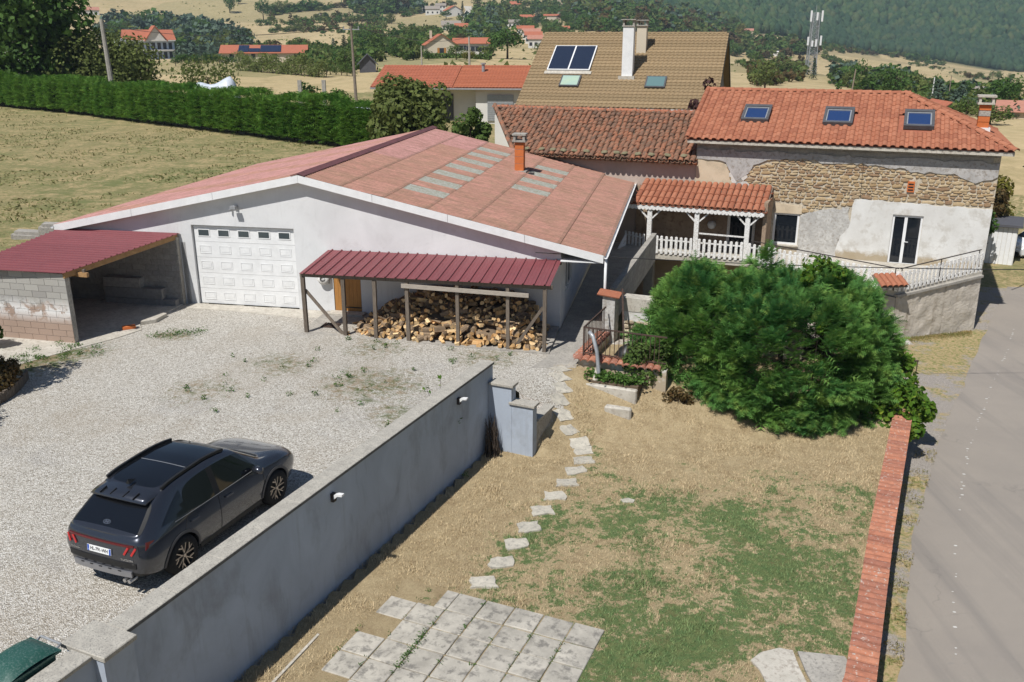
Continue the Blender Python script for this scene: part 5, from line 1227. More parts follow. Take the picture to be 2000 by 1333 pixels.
bag = MB(); bag.lathe([(0.05, .0), (.3, .1), (.36, .35), (.25, .6), (.08, .75)], 10, 'z'); tag(bag.build('dark_bag', M['black'], None, True, loc=PR(.95, 1.5, -.62), rot=(0, .2, 0)), 'dark bag slumped on the patio floor behind the railing', 'bag')

# ---------------------------------------------------------------- wheelie bin
M['bin_green'] = simple('bin_green', (.018, .075, .058), (.025, .085, .068), 8, .42, .4, fine=(40, (.10, .16, .14)))
bi = thing('wheelie_bin', 'dark green wheelie bin with a closed lid in the gravel by the white wall end', 'bin', (-6.63, 10.22, 0), R(-26))
q = MB(); vs = [(-.22, -.27, .08), (.22, -.27, .08), (.22, .25, .08), (-.22, .25, .08), (-.28, -.36, .98), (.28, -.36, .98), (.28, .34, .98), (-.28, .34, .98)]
q.add(vs, [(0, 3, 2, 1), (4, 5, 6, 7), (0, 1, 5, 4), (1, 2, 6, 5), (2, 3, 7, 6), (3, 0, 4, 7)]); bevel(q.build('body', M['bin_green'], bi), .025, 2)
V = []; F = []
for i in range(9):
    for j in range(11):
        x = -.31 + .62 * i / 8; y = -.42 + .80 * j / 10; e = min(1, (1 - abs(i / 4 - 1)) * 2.2) * min(1, (1 - abs(j / 5 - 1)) * 2.2); V.append((x, y, 1.0 + .075 * e ** .5 + .05 * (1 - ((j - 5) / 5) ** 2)))
for i in range(8):
    for j in range(10): F.append((i * 11 + j, (i + 1) * 11 + j, (i + 1) * 11 + j + 1, i * 11 + j + 1))
put('lid', np_mesh('lid', V, F, M['bin_green'], True), bi)
q = MB(); q.box(-.315, .315, -.43, .39, .972, 1.002); q.build('lid_rim', M['bin_green'], bi)
q = MB(); q.tube([(-.2, .40, .98), (-.2, .47, 1.0), (.2, .47, 1.0), (.2, .40, .98)], .018, 8); q.build('handle', M['metal_grey'], bi)
for s_ in (-1, 1):
    q = MB(); q.lathe([(.02, -.03), (.1, -.03), (.1, .03), (.02, .03)], 14, 'x', 0, (s_ * .26, .27, .1)); q.build('wheel', M['black'], bi)

# ---------------------------------------------------------------- the parked car
def carpaint():
    t = NT('car_paint_grey'); t.done((.050, .054, .066), .24, .5, .65); t.b.inputs['Coat Weight'].default_value = .9; t.b.inputs['Coat Roughness'].default_value = .04; return t.m
M['car'] = carpaint(); M['car_glass'] = glassy('car_glass', (.006, .007, .009), .03); M['car_black'] = simple('car_black', (.012, .012, .013), (.018, .018, .018), 9, .5, .3)
M['tyre'] = simple('tyre', (.02, .02, .02), (.03, .028, .026), 20, .85, .2); M['rim'] = simple('rim_alloy', (.46, .40, .34), (.42, .37, .32), 5, .3, .5, metal=.8)
M['car_red'] = glassy('tail_light', (.10, .006, .008), .1); M['car_red2'] = glassy('tail_light_clear', (.42, .02, .02), .1); M['chrome'] = simple('chrome', (.6, .6, .6), (.5, .5, .5), 4, .2, .5, metal=.9)
M['plate'] = simple('plate_white', (.80, .80, .78), (.76, .76, .75), 4, .4, .4); M['plate_blue'] = simple('plate_blue', (.02, .09, .42), (.02, .08, .38), 4, .4, .4)
CH = R(22.0); ca = thing('parked_car', 'dark grey five-door SUV with black roof rails parked on the gravel by the white wall', 'car', (0, 0, 0), R(90) - CH)
hubs = Vector((-5.215, 15.08, 0)); ca.location = hubs - Vector((math.cos(CH), -math.sin(CH), 0)) * .935; ca.location.z = 0
def car_body():
    # stations rear to front, ten points per half section: (x, y, z)
    S = []
    def st(xl, zb, Ws, W, zs, xb, Wb, zbel, x7, W7, z7, W8, z8, x9, W9, z9, z10):
        S.append([(xl, 0, zb), (xl, Ws * .85, zb), (xl, Ws, zb + .10), (xl, W, zb + .33), (xl, W, (zb + .33 + zs) / 2 + .02), (xl * .5 + xb * .5, W - .025, zs), (xb, Wb, zbel), (x7, W7, z7), (x9, W8, z8), (x9, W9, z9), (x9, 0, z10)])
    st(-2.27, .40, .66, .73, .82, -2.25, .72, .98, -2.20, .66, 1.04, .60, 1.075, -2.18, .50, 1.085, 1.10)
    st(-2.17, .33, .78, .86, .88, -2.13, .83, 1.01, -2.09, .765, 1.075, .70, 1.11, -2.10, .56, 1.125, 1.14)
    st(-1.98, .26, .86, .935, .93, -1.90, .865, 1.03, -1.64, .665, 1.41, .585, 1.47, -1.60, .49, 1.49, 1.51)
    st(-1.72, .22, .88, .945, .95, -1.66, .88, 1.07, -1.46, .675, 1.49, .615, 1.565, -1.40, .52, 1.585, 1.605)
    st(-1.15, .20, .88, .94, .955, -1.12, .885, 1.06, -1.10, .70, 1.535, .655, 1.61, -1.10, .57, 1.63, 1.65)
    st(-.36, .20, .88, .92, .94, -.36, .885, 1.03, -.36, .715, 1.56, .665, 1.635, -.36, .58, 1.655, 1.675)
    st(-.24, .20, .88, .92, .94, -.24, .885, 1.025, -.24, .715, 1.56, .665, 1.635, -.24, .58, 1.655, 1.675)
    st(.52, .20, .88, .92, .93, .55, .88, .99, .20, .70, 1.535, .65, 1.605, .20, .57, 1.625, 1.645)
    st(.92, .20, .88, .925, .925, .93, .875, .98, .52, .68, 1.46, .63, 1.535, .44, .56, 1.56, 1.585)
    st(1.20, .21, .88, .93, .92, 1.20, .86, .985, 1.12, .78, 1.04, .66, 1.075, 1.18, .5, 1.085, 1.095)
    st(1.62, .22, .88, .93, .90, 1.62, .84, .965, 1.62, .74, 1.00, .60, 1.02, 1.62, .42, 1.025, 1.03)
    st(2.02, .24, .82, .89, .82, 2.02, .78, .88, 2.02, .68, .92, .55, .935, 2.02, .40, .945, .95)
    st(2.20, .28, .70, .77, .72, 2.20, .67, .78, 2.20, .58, .82, .48, .84, 2.20, .36, .85, .855)
    st(2.27, .36, .52, .58, .62, 2.27, .5, .66, 2.27, .44, .68, .38, .70, 2.27, .28, .71, .715)
    ns = len(S); n = 11; V = []; idx = {}
    for i, s in enumerate(S):
        for k, (x, y, z) in enumerate(s):
            idx[(i, k, 1)] = len(V); V.append((x, -y, z))            # right side = -y
            if k in (0, 10): idx[(i, k, -1)] = idx[(i, k, 1)]
            else: idx[(i, k, -1)] = len(V); V.append((x, y, z))
    F = []; MI = []
    for i in range(ns - 1):
        for k in range(n - 1):
            mi = 0
            if k == 6 and i in (4, 6): mi = 1
            if k == 6 and i == 3: mi = 0
            if k == 6 and i == 7: mi = 1
            if k == 6 and i == 5: mi = 4
            if k in (8, 9) and i == 1: mi = 2
            if k == 7 and i == 1: mi = 4
            if k in (8, 9) and i == 8 or (k == 7 and i == 8): mi = 3
            if k == 9 and 3 <= i <= 7: mi = 5
            if k in (0, 1): mi = 4
            for sd in (1, -1):
                f = [idx[(i, k, sd)], idx[(i + 1, k, sd)], idx[(i + 1, k + 1, sd)], idx[(i, k + 1, sd)]]
                F.append(f if sd == 1 else f[::-1]); MI.append(mi)
    for i, fl in ((0, 1), (ns - 1, -1)):
        for k in range(n - 1):
            f = [idx[(i, k, 1)], idx[(i, k + 1, 1)], idx[(i, k + 1, -1)], idx[(i, k, -1)]]; f = [a for j, a in enumerate(f) if a not in f[:j]]
            F.append(f[::fl]); MI.append(4 if k < 2 else 0)
    me = bpy.data.meshes.new('car_shell'); me.from_pydata(V, [], F)
    for m_ in ('car', 'car_glass', 'car_glass', 'car_glass', 'car_black', 'car_glass'): me.materials.append(M[m_])
    me.polygons.foreach_set('material_index', MI)
    bm = bmesh.new(); bm.from_mesh(me); bmesh.ops.recalc_face_normals(bm, faces=bm.faces)
    cl = bm.edges.layers.float.new('crease_edge')
    for e in bm.edges:
        ms = {f.material_index for f in e.link_faces}
        if len(ms) > 1: e[cl] = .75
        a, b = e.verts
        if abs(a.co.z - b.co.z) < .12 and abs(abs(a.co.y)) > .8 and 0.85 < a.co.z < .98: e[cl] = max(e[cl], .35)
    bm.to_mesh(me); bm.free()
    o = bpy.data.objects.new('car_shell', me); link(o)
    sub = o.modifiers.new('s', 'SUBSURF'); sub.levels = 3; sub.render_levels = 3
    cuts = []
    for x in (-1.34, 1.34):
        for s_ in (-1, 1):
            c = MB(); c.lathe([(0, -.22), (.405, -.22), (.405, .22), (0, .22)], 40, 'y', 0, (x, s_ * .83, .37)); co = c.build('cut', M['car_black']); cuts.append(co)
            bo = o.modifiers.new('b', 'BOOLEAN'); bo.operation = 'DIFFERENCE'; bo.solver = 'EXACT'; bo.object = co
            try: bo.material_mode = 'TRANSFER'
            except Exception: pass
    dg = bpy.context.evaluated_depsgraph_get(); ev = o.evaluated_get(dg); res = bpy.data.meshes.new_from_object(ev, depsgraph=dg)
    bpy.data.objects.remove(o)
    for c in cuts: bpy.data.objects.remove(c)
    return res
shell = car_body()
bmv = bmesh.new(); bmv.from_mesh(shell); BV = BVHTree.FromBMesh(bmv)
groups = {}
for f in bmv.faces:
    mi = f.material_index; c = f.calc_center_median(); key = 'body'
    if mi == 1: key = ('side_window', 1 if c.y > 0 else -1, 0 if c.x < -1.12 else (1 if c.x < -.3 else 2))
    elif mi == 2: key = 'rear_window' if c.x < -1.6 else 'body'
    elif mi == 3: key = 'windscreen'
    elif mi == 5: key = 'panoramic_roof'
    elif mi >= 6: key = 'wheel_arch'
    elif mi == 4: key = 'trim'
    groups.setdefault(key, []).append(f)
matof = {'body': 'car', 'rear_window': 'car_glass', 'windscreen': 'car_glass', 'panoramic_roof': 'car_glass', 'wheel_arch': 'car_black', 'trim': 'car_black'}
for key, fs in groups.items():
    nm = key if isinstance(key, str) else key[0]; vm = {}; V = []; F = []
    for f in fs:
        ii = []
        for v in f.verts:
            if v.index not in vm: vm[v.index] = len(V); V.append(tuple(v.co))
            ii.append(vm[v.index])
        F.append(ii)
    me = bpy.data.meshes.new(nm); me.from_pydata(V, [], F); me.materials.append(M[matof.get(nm, 'car_glass')]); me.polygons.foreach_set('use_smooth', [True] * len(F))
    try: me.set_sharp_from_angle(angle=R(38))
    except Exception: pass
    put(nm, me, ca)
def hit(o_, d): 
    loc, nr, i, ds = BV.ray_cast(Vector(o_), Vector(d)); return loc, nr
def on_side(x, z, off=.004, s_=-1):
    l, n_ = hit((x, s_ * 3, z), (0, -s_, 0)); return (l + n_ * off if l else Vector((x, s_ * .93, z)))
def on_rear(y, z, off=.004):
    l, n_ = hit((-4, y, z), (1, 0, 0)); return (l + n_ * off if l else Vector((-2.26, y, z)))
def on_top(x, y, off=.004):
    l, n_ = hit((x, y, 3), (0, 0, -1)); return (l + n_ * off if l else Vector((x, y, 1.6)))
def strip(name, pts, w, mat, up=(0, 0, 1), h=.006):
    q = MB()
    for a, b in zip(pts[:-1], pts[1:]): q.beam(a, b, w, h, 0, up)
    return q.build(name, mat, ca)
# roof rails, spoiler, antenna, door lines, handles, mirrors
for s_ in (-1, 1):
    strip('roof_rail', [on_top(x, s_ * .59, .03) for x in np.linspace(-1.34, .25, 12)], .045, M['car_black'], h=.05)
    strip('door_line', [on_side(-.30, z, .002, s_) for z in np.linspace(.34, 1.0, 10)], .008, M['black'], up=(0, 1, 0))
    strip('door_line', [on_side(-1.28 + (z - .75) * .55, z, .002, s_) for z in np.linspace(.75, 1.0, 6)], .008, M['black'], up=(0, 1, 0))
    strip('door_line', [on_side(.98, z, .002, s_) for z in np.linspace(.34, .96, 10)], .008, M['black'], up=(0, 1, 0))
    strip('window_trim', [on_side(x, 1.05 - .03 * (x + 1.5) / 2.4, .006, s_) for x in np.linspace(-1.42, .86, 16)], .012, M['chrome'], up=(0, 1, 0))
    for x in (-.98, -.04):
        q = MB(); p = on_side(x, .885, .0, s_); q.beam(p + Vector((-.1, s_ * .012, .01)), p + Vector((.1, s_ * .012, 0)), .03, .035, 0, (0, 1, 0)); q.build('door_handle', M['car'], ca)
    q = MB(); q.lathe([(0, -.11), (.075, -.09), (.09, 0), (.07, .09), (0, .11)], 10, 'y', 0, (0, 0, 0)); o = q.build('wing_mirror', M['car'], ca, True, loc=(.72, s_ * 1.0, 1.06)); o.scale = (.9, 1, .9)
    strip('sill', [on_side(x, .30, .006, s_) for x in np.linspace(-.88, .88, 8)], .09, M['car_black'], up=(0, 1, 0), h=.02)
    for x in (-1.34, 1.34):                        # arch lips
        pts = []
        for t in np.linspace(math.pi * -.02, math.pi * 1.02, 17):
            a = x + .425 * math.cos(t); z = .37 + .425 * math.sin(t); pts.append(on_side(a, z, .004, s_))
        strip('arch_trim', pts, .05, M['car_arch'] if 'car_arch' in M else simple('arch_trim', (.055, .056, .06), (.05, .05, .055), 5, .4, .4), up=(0, 1, 0), h=.02)
for s_ in (-1, 1):
    q = MB(); vs = []
    for k in range(11):
        x = -1.09 - .60 * k / 10; zl, zt_ = 1.082 + .012 * k / 10, 1.47 - .365 * (k / 10) ** 1.1
        for j in range(5): vs.append(tuple(on_side(x, zl + (zt_ - zl) * j / 4, .006, s_)))
    q.add(vs, [(5 * i + j, 5 * i + 5 + j, 5 * i + 6 + j, 5 * i + 1 + j) for i in range(10) for j in range(4)]); q.build('quarter_window', M['car_glass'], ca)
# rear spoiler with four small fins
V = []; F = []; ys_ = np.linspace(-.60, .60, 13)
for y in ys_:
    zc = 1.60 - .05 * (y / .6) ** 2; V += [(-1.42, y, zc), (-1.62, y, zc - .02), (-1.82 + .07 * (y / .6) ** 2, y, zc - .06), (-1.80 + .07 * (y / .6) ** 2, y, zc - .09), (-1.5, y, zc - .07)]
for i in range(12):
    for k in range(4): F.append((5 * i + k, 5 * i + k + 1, 5 * i + k + 6, 5 * i + k + 5))
F += [(0, 1, 2, 3, 4), (60, 64, 63, 62, 61)]
q = MB(); q.add(V, F); sp = q.build('rear_spoiler', M['car'], ca, True)
for y in (-.36, -.14, .14, .36):
    q = MB(); q.beam((-1.60, y, 1.582), (-1.76, y, 1.545), .012, .03); q.build('fin', M['car_black'], sp)
q = MB(); q.prism([(-1.32, -.006, 1.64), (-1.46, -.006, 1.64), (-1.47, -.006, 1.72)], (0, .012, 0)); q.add([(-1.28, 0, 1.645), (-1.48, -.045, 1.635), (-1.48, .045, 1.635), (-1.47, 0, 1.72)], [(0, 1, 3), (0, 3, 2), (1, 2, 3)]); q.build('antenna_fin', M['car_black'], ca)
strip('roof_seam', [on_top(-.62, y, .002) for y in np.linspace(-.5, .5, 9)], .01, M['metal_grey'], up=(0, 0, 1), h=.004)
# lamps across the tailgate
strip('light_bar', [on_rear(y, .955, .006) for y in np.linspace(-.70, .70, 19)], .035, M['car_red'], up=(1, 0, 0), h=.02)
for s_ in (-1, 1):
    q = MB()
    p0 = [on_rear(s_ * .56, .95, .008), on_rear(s_ * .66, .95, .008), on_side(-2.06, .99, .008, s_), on_side(-1.92, .98, .008, s_), on_side(-2.10, .87, .008, s_), on_rear(s_ * .70, .84, .008), on_rear(s_ * .58, .86, .008)]
    q.add([tuple(p) for p in p0], [tuple(range(7))]); q.add([tuple(p + Vector((.03, -s_ * .02, 0))) for p in p0], [tuple(range(7))]); tl = q.build('tail_light', M['car_red'], ca)
    for (ya, yb) in ((.52, .60), (.66, .735)):
        q = MB(); a, b = on_rear(s_ * yb, .93, .014), on_rear(s_ * ya, .80, .014); q.beam(a, b, .036, .012, 0, (1, 0, 0)); q.build('claw_light', M['car_red2'], tl)
# lower bumper: black band, silver diffuser, exhaust
strip('bumper_band', [on_rear(y, .60, .004) for y in np.linspace(-.72, .72, 15)], .10, M['car_black'], up=(1, 0, 0), h=.02)
strip('diffuser', [on_rear(y, .44, .016) for y in np.linspace(-.62, .62, 13)], .10, simple('diffuser_grey', (.30, .30, .31), (.26, .26, .27), 5, .35, .5, metal=.5), up=(1, 0, 0), h=.04)
for k in range(-2, 3): strip('diffuser_fin', [on_rear(k * .2, .36, .02), on_rear(k * .2, .5, .04)], .015, M['car_black'], up=(0, 1, 0), h=.06)
q = MB()
for dy in (-.50, -.60): q.tube([(-2.15, dy, .335), (-2.31, dy, .33)], .036, 10)
q.build('exhaust', M['chrome'], ca)
# number plate and lettering
def text_mesh(name, txt, size, mat, parent, loc, rot, bold=0, sx=1.0):
    cu = bpy.data.curves.new(name, 'FONT'); cu.body = txt; cu.size = size; cu.align_x = 'CENTER'; cu.align_y = 'CENTER'; cu.extrude = .0015; cu.offset = bold
    o = bpy.data.objects.new(name, cu); link(o); dg = bpy.context.evaluated_depsgraph_get(); me = bpy.data.meshes.new_from_object(o.evaluated_get(dg), depsgraph=dg); bpy.data.objects.remove(o)
    me.materials.clear(); me.materials.append(mat); return put(name, me, parent, loc, rot, (sx, 1, 1))
pz = .79; pp = on_rear(.0, pz, .012); nrm_ = hit((-4, 0, pz), (1, 0, 0))[1]; tilt = math.asin(max(-.3, min(.3, nrm_.z)))
plm = Matrix.Translation(pp) @ Matrix.Rotation(R(-90), 4, 'Z') @ Matrix.Rotation(R(90) - tilt, 4, 'X')
def plate_child(o, m): o.matrix_local = m; return o
q = MB(); q.box(-.26, .26, -.055, .055, -.004, .004); npl = q.build('number_plate', M['plate'], ca); npl.matrix_local = plm
for s_ in (-1, 1):
    q = MB(); q.box(s_ * .255 - (.04 if s_ > 0 else 0), s_ * .255 + (.04 if s_ < 0 else 0), -.053, .053, .0042, .006); q.build('blue_band', M['plate_blue'], npl)
text_mesh('plate_lettering', 'HL-791-WH', .088, M['black'], npl, (0, -.002, .0045), (0, 0, 0), .002, .86)
text_mesh('plate_letter', 'F', .03, M['plate'], npl, (-.235, -.03, .0065), (0, 0, 0))
text_mesh('plate_number', '42', .026, M['plate'], npl, (.235, -.03, .0065), (0, 0, 0)) if False else None
def rear_text(txt, size, y, z, nm):
    p = on_rear(y, z, .008); n_ = hit((-4, y, z), (1, 0, 0))[1]; yaw = math.atan2(n_.y, n_.x); t_ = math.asin(n_.z)
    o = text_mesh(nm, txt, size, M['chrome'], ca, (0, 0, 0), (0, 0, 0), .001, 1.25); o.matrix_local = Matrix.Translation(p) @ Matrix.Rotation(yaw + R(90), 4, 'Z') @ Matrix.Rotation(R(90) - t_, 4, 'X') @ Matrix.Scale(1.2, 4, (1, 0, 0))
rear_text('TUCSON', .05, -.56, .70, 'model_lettering'); rear_text('hybrid', .036, -.62, .635, 'badge_lettering'); rear_text('HYUNDAI', .036, .56, .72, 'maker_lettering')
# oval emblem with slanted H on the rear window
l, n_ = hit((-2.6, 0, 1.19), (1, 0, 0)); em = Matrix.Translation(l + n_ * .008) @ n_.to_track_quat('Z', 'Y').to_matrix().to_4x4()
q = MB(); N = 24; vs = []
for r_ in (1.0, .86):
    for k in range(N): t = 2 * math.pi * k / N; vs.append((.075 * r_ * math.cos(t), .042 * r_ * math.sin(t), 0))
q.add(vs, [(k, (k + 1) % N, N + (k + 1) % N, N + k) for k in range(N)]); q.add([(-.038, -.028, 0), (-.024, -.028, 0), (-.012, .03, 0), (-.028, .03, 0)], [(0, 1, 2, 3)]); q.add([(.012, -.03, 0), (.028, -.03, 0), (.038, .028, 0), (.024, .028, 0)], [(0, 1, 2, 3)]); q.add([(-.03, -.008, 0), (.028, .0, 0), (.03, .01, 0), (-.026, .002, 0)], [(0, 1, 2, 3)])
o = q.build('emblem', M['chrome'], ca); o.matrix_local = em
# wheels
def wheel(x, s_):
    q = MB(); q.lathe([(.235, -.11), (.30, -.12), (.345, -.10), (.362, -.06), (.364, 0), (.362, .06), (.345, .10), (.30, .12), (.235, .11)], 36, 'y'); w = q.build('wheel', M['tyre'], ca, True, loc=(x, s_ * .825, .362))
    q = MB(); q.lathe([(0, s_ * .055), (.20, s_ * .05), (.235, s_ * .07), (.245, s_ * .112), (.235, s_ * .113), (.228, s_ * .085)], 30, 'y'); q.build('rim', M['car_black'], w, True)
    q = MB()
    for k in range(5):
        t = 2 * math.pi * k / 5 + .3; c, sn = math.cos(t), math.sin(t); y = s_ * .098
        for d in (-.24, .24):
            a = Vector((.045 * math.cos(t), s_ * .092, .045 * math.sin(t))); b = Vector((.232 * math.cos(t + d), y, .232 * math.sin(t + d))); q.beam(a, b, .016, .02, 0, (0, 1, 0))
        a = Vector((.15 * math.cos(t + .3), y, .15 * math.sin(t + .3))); b = Vector((.232 * math.cos(t + .62), y, .232 * math.sin(t + .62))); q.beam(a, b, .022, .018, 0, (0, 1, 0))
    q.lathe([(0, s_ * .112), (.035, s_ * .108), (.04, s_ * .08)], 12, 'y'); q.build('spoke', M['rim'], w)
for x in (-1.34, 1.34):
    for s_ in (-1, 1): wheel(x, s_)
q = MB()
for s_ in (-1, 1): q.beam((2.12, s_ * .55, .70), (2.05, s_ * .76, .72), .08, .05)
q.build('headlight', glassy('headlight', (.4, .4, .42), .1), ca)
strip('wiper', [on_top(1.06, -.5, .012), on_top(1.0, .1, .015)], .02, M['black']); strip('wiper', [on_top(1.06, .15, .012), on_top(.95, .6, .015)], .02, M['black'])
strip('cowl', [on_top(1.16, y, .004) for y in np.linspace(-.62, .62, 9)], .07, M['black'])
# low block wall along the shaded passage beside the garage
bwk = thing('passage_wall', 'grey concrete block wall along the shaded passage right of the garage', 'wall', (3.25, 29.15, -.2), 0)
blockwall((0, 0, 0), (2.75, 9.0, 0), 9.2, 1.2, -.2, M['block'], 'masonry', parent=bwk)
# ---------------------------------------------------------------- foliage tools
def leaf_cloud(pts, nrms, size, mat, name='crown', jitter=.6, aspect=.6, seed=0):
    r = np.random.default_rng(seed); n = len(pts); P = np.asarray(pts); N = np.asarray(nrms) + r.normal(0, jitter, (n, 3)); N /= np.linalg.norm(N, axis=1)[:, None] + 1e-9
    A = np.cross(N, r.normal(0, 1, (n, 3))); A /= np.linalg.norm(A, axis=1)[:, None] + 1e-9; B = np.cross(N, A)
    s = size * r.uniform(.6, 1.35, n)[:, None]
    V = np.stack([P - A * s, P + B * s * aspect, P + A * s, P - B * s * aspect], 1).reshape(-1, 3)
    F = np.arange(4 * n).reshape(n, 4); return V, F
def lobes(n, rx, ry, rz, zc, rl, seed, flat=.0):
    r = np.random.default_rng(seed); L = []
    for k in range(n):
        d = r.normal(0, 1, 3); d /= np.linalg.norm(d); u = r.uniform(.35, 1.0) ** .6
        L.append((d[0] * rx * u, d[1] * ry * u, zc + d[2] * rz * u, rl * r.uniform(.65, 1.2)))
    return L
def lobe_points(L, per, seed, zmin=None):
    r = np.random.default_rng(seed); P = []; N = []
    for (x, y, z, q) in L:
        d = r.normal(0, 1, (per, 3)); d /= np.linalg.norm(d, axis=1)[:, None]; rad = q * r.uniform(.45, 1.05, per)[:, None] ** .5
        P.append(np.array([x, y, z]) + d * rad); N.append(d + np.array([0, 0, .25]))
    P = np.concatenate(P); N = np.concatenate(N)
    if zmin is not None: k = P[:, 2] > zmin; P, N = P[k], N[k]
    return P, N
M['lf_dark'] = leafmat('leaf_dark', (.045, .10, .022), (.075, .145, .032), (.12, .19, .045), .8)
M['lf_mid'] = leafmat('leaf_mid', (.075, .130, .030), (.105, .165, .040), (.15, .20, .06), .8)
M['lf_olive'] = leafmat('leaf_olive', (.10, .135, .036), (.14, .17, .048), (.19, .20, .065), .8)
M['lf_cedar'] = leafmat('leaf_cedar', (.065, .105, .075), (.09, .13, .09), (.12, .16, .11), .6, .15)
M['lf_pine'] = leafmat('leaf_pine', (.022, .048, .018), (.032, .062, .022), (.05, .085, .03), .6, .1)
M['lf_yellow'] = leafmat('leaf_yellow', (.16, .155, .03), (.20, .17, .035), (.11, .14, .03), .8)
M['lf_brown'] = leafmat('leaf_brown', (.115, .075, .03), (.085, .075, .03), (.16, .09, .035), .8)
M['lf_purple'] = leafmat('leaf_purple', (.075, .03, .03), (.06, .028, .03), (.09, .05, .04), .8)
M['lf_cyp'] = leafmat('leaf_cypress', (.075, .215, .060), (.155, .305, .066), (.25, .37, .085), .45, .36, 3.0)
M['lf_hedge'] = leafmat('leaf_hedge', (.085, .205, .030), (.13, .26, .040), (.20, .31, .06), .35, .36, 3.0)
M['lf_vine'] = leafmat('leaf_vine', (.10, .20, .02), (.055, .13, .018), (.22, .27, .035), .9, .35)
M['lf_ground'] = leafmat('leaf_ground', (.055, .14, .025), (.09, .17, .035), (.12, .19, .05), 2)
def trunk_mesh(h, r, limbs, seed, mat=None):
    rr = random.Random(seed); q = MB(); q.tube([(0, 0, -.4), (rr.uniform(-.02, .02) * h, rr.uniform(-.02, .02) * h, h * .5), (rr.uniform(-.04, .04) * h, rr.uniform(-.04, .04) * h, h)], [r, r * .75, r * .3], 7)
    for k in range(limbs):
        a = rr.uniform(0, 6.28); z0 = h * rr.uniform(.45, .85); l = h * rr.uniform(.25, .45); q.tube([(0, 0, z0), (math.cos(a) * l * .55, math.sin(a) * l * .55, z0 + l * .45), (math.cos(a) * l, math.sin(a) * l, z0 + l * .75)], [r * .5, r * .3, r * .1], 5)
    return q.mesh('trunk', mat or M['bark'], True)
def broad(h, w, mat, seed, nl=16, per=70, leaf=.28, trunk=.3):
    L = lobes(nl, w * .36, w * .36, h * .34, h * (.5 + trunk * .22), w * .24, seed); P, N = lobe_points(L, per, seed, h * .08)
    V, F = leaf_cloud(P, N, leaf, mat, seed=seed); return np_mesh('crown', V, F, mat), trunk_mesh(h * .75, h * .028, 4, seed)
def conif(h, w, mat, seed, n=900, leaf=.3, tiers=11):
    r = np.random.default_rng(seed); P = []; N = []
    for k in range(n):
        t = r.uniform(0.02, 1) ** .75; tt = int(t * tiers) / tiers; z = h * (1 - t) * .92 + h * .06; rad = w * .5 * (t * .75 + .25 * ((t * tiers) % 1)) ; a = r.uniform(0, 6.283); q = rad * r.uniform(.5, 1) ** .5 * (.8 + .35 * math.sin(a * 5 + tt * 40))
        P.append((math.cos(a) * q, math.sin(a) * q, z - .12 * q)); N.append((math.cos(a) * .4, math.sin(a) * .4, 1))
    V, F = leaf_cloud(P, N, leaf, mat, jitter=.45, aspect=.45, seed=seed); return np_mesh('crown', V, F, mat), trunk_mesh(h * .95, h * .018, 0, seed)
PROTO = {}
for key, mk in (('dark', 'lf_dark'), ('mid', 'lf_mid'), ('olive', 'lf_olive'), ('yellow', 'lf_yellow'), ('brown', 'lf_brown')):
    PROTO[key] = [broad(10, 9, M[mk], 100 + i + len(PROTO) * 10, 15, 46, .42) for i in range(3)]
PROTO['cedar'] = [conif(12, 9, M['lf_cedar'], 300 + i, 800, .5, 8) for i in range(3)]
PROTO['pine'] = [conif(12, 6, M['lf_pine'], 320 + i, 800, .4) for i in range(2)]
PROTO['blue'] = [conif(10, 6, M['lf_cedar'], 340, 700, .36)]
def tree(kind, pos, h, w=None, label='', group=None, i=0, name=None):
    pr = PROTO[kind][i % len(PROTO[kind])]; base = 12 if kind in ('cedar', 'pine') else 10; bw = {'cedar': 9, 'pine': 6, 'blue': 6}.get(kind, 9)
    s = h / base; sw = (w / bw) if w else s
    t = thing(name or {'cedar': 'cedar_tree', 'pine': 'conifer_tree', 'blue': 'spruce_tree'}.get(kind, 'broadleaf_tree'), label, 'tree', pos, random.uniform(0, 6.28), group); t.scale = (sw, sw, s)
    put('crown', pr[0], t); put('trunk', pr[1], t); return t
def shrub(name, label, pos, h, w, d, mat, seed, n=2500, leaf=.06, nl=14, group=None, cat='shrub', rot=0):
    t = thing(name, label, cat, pos, rot, group)
    L = lobes(nl, w * .36, d * .36, h * .30, h * .52, min(w, d, h * 1.2) * .26, seed); P, N = lobe_points(L, n // nl, seed, .02); V, F = leaf_cloud(P, N, leaf, mat, seed=seed)
    put('foliage', np_mesh('foliage', V, F, mat), t); q = MB(); rr = random.Random(seed)
    for k in range(6): a = rr.uniform(0, 6.28); q.tube([(0, 0, -.1), (math.cos(a) * w * .12, math.sin(a) * d * .12, h * .4), (math.cos(a) * w * .28, math.sin(a) * d * .28, h * .75)], [.02 + h * .008, .012 + h * .004, .006], 4)
    q.build('stems', M['bark'], t); return t

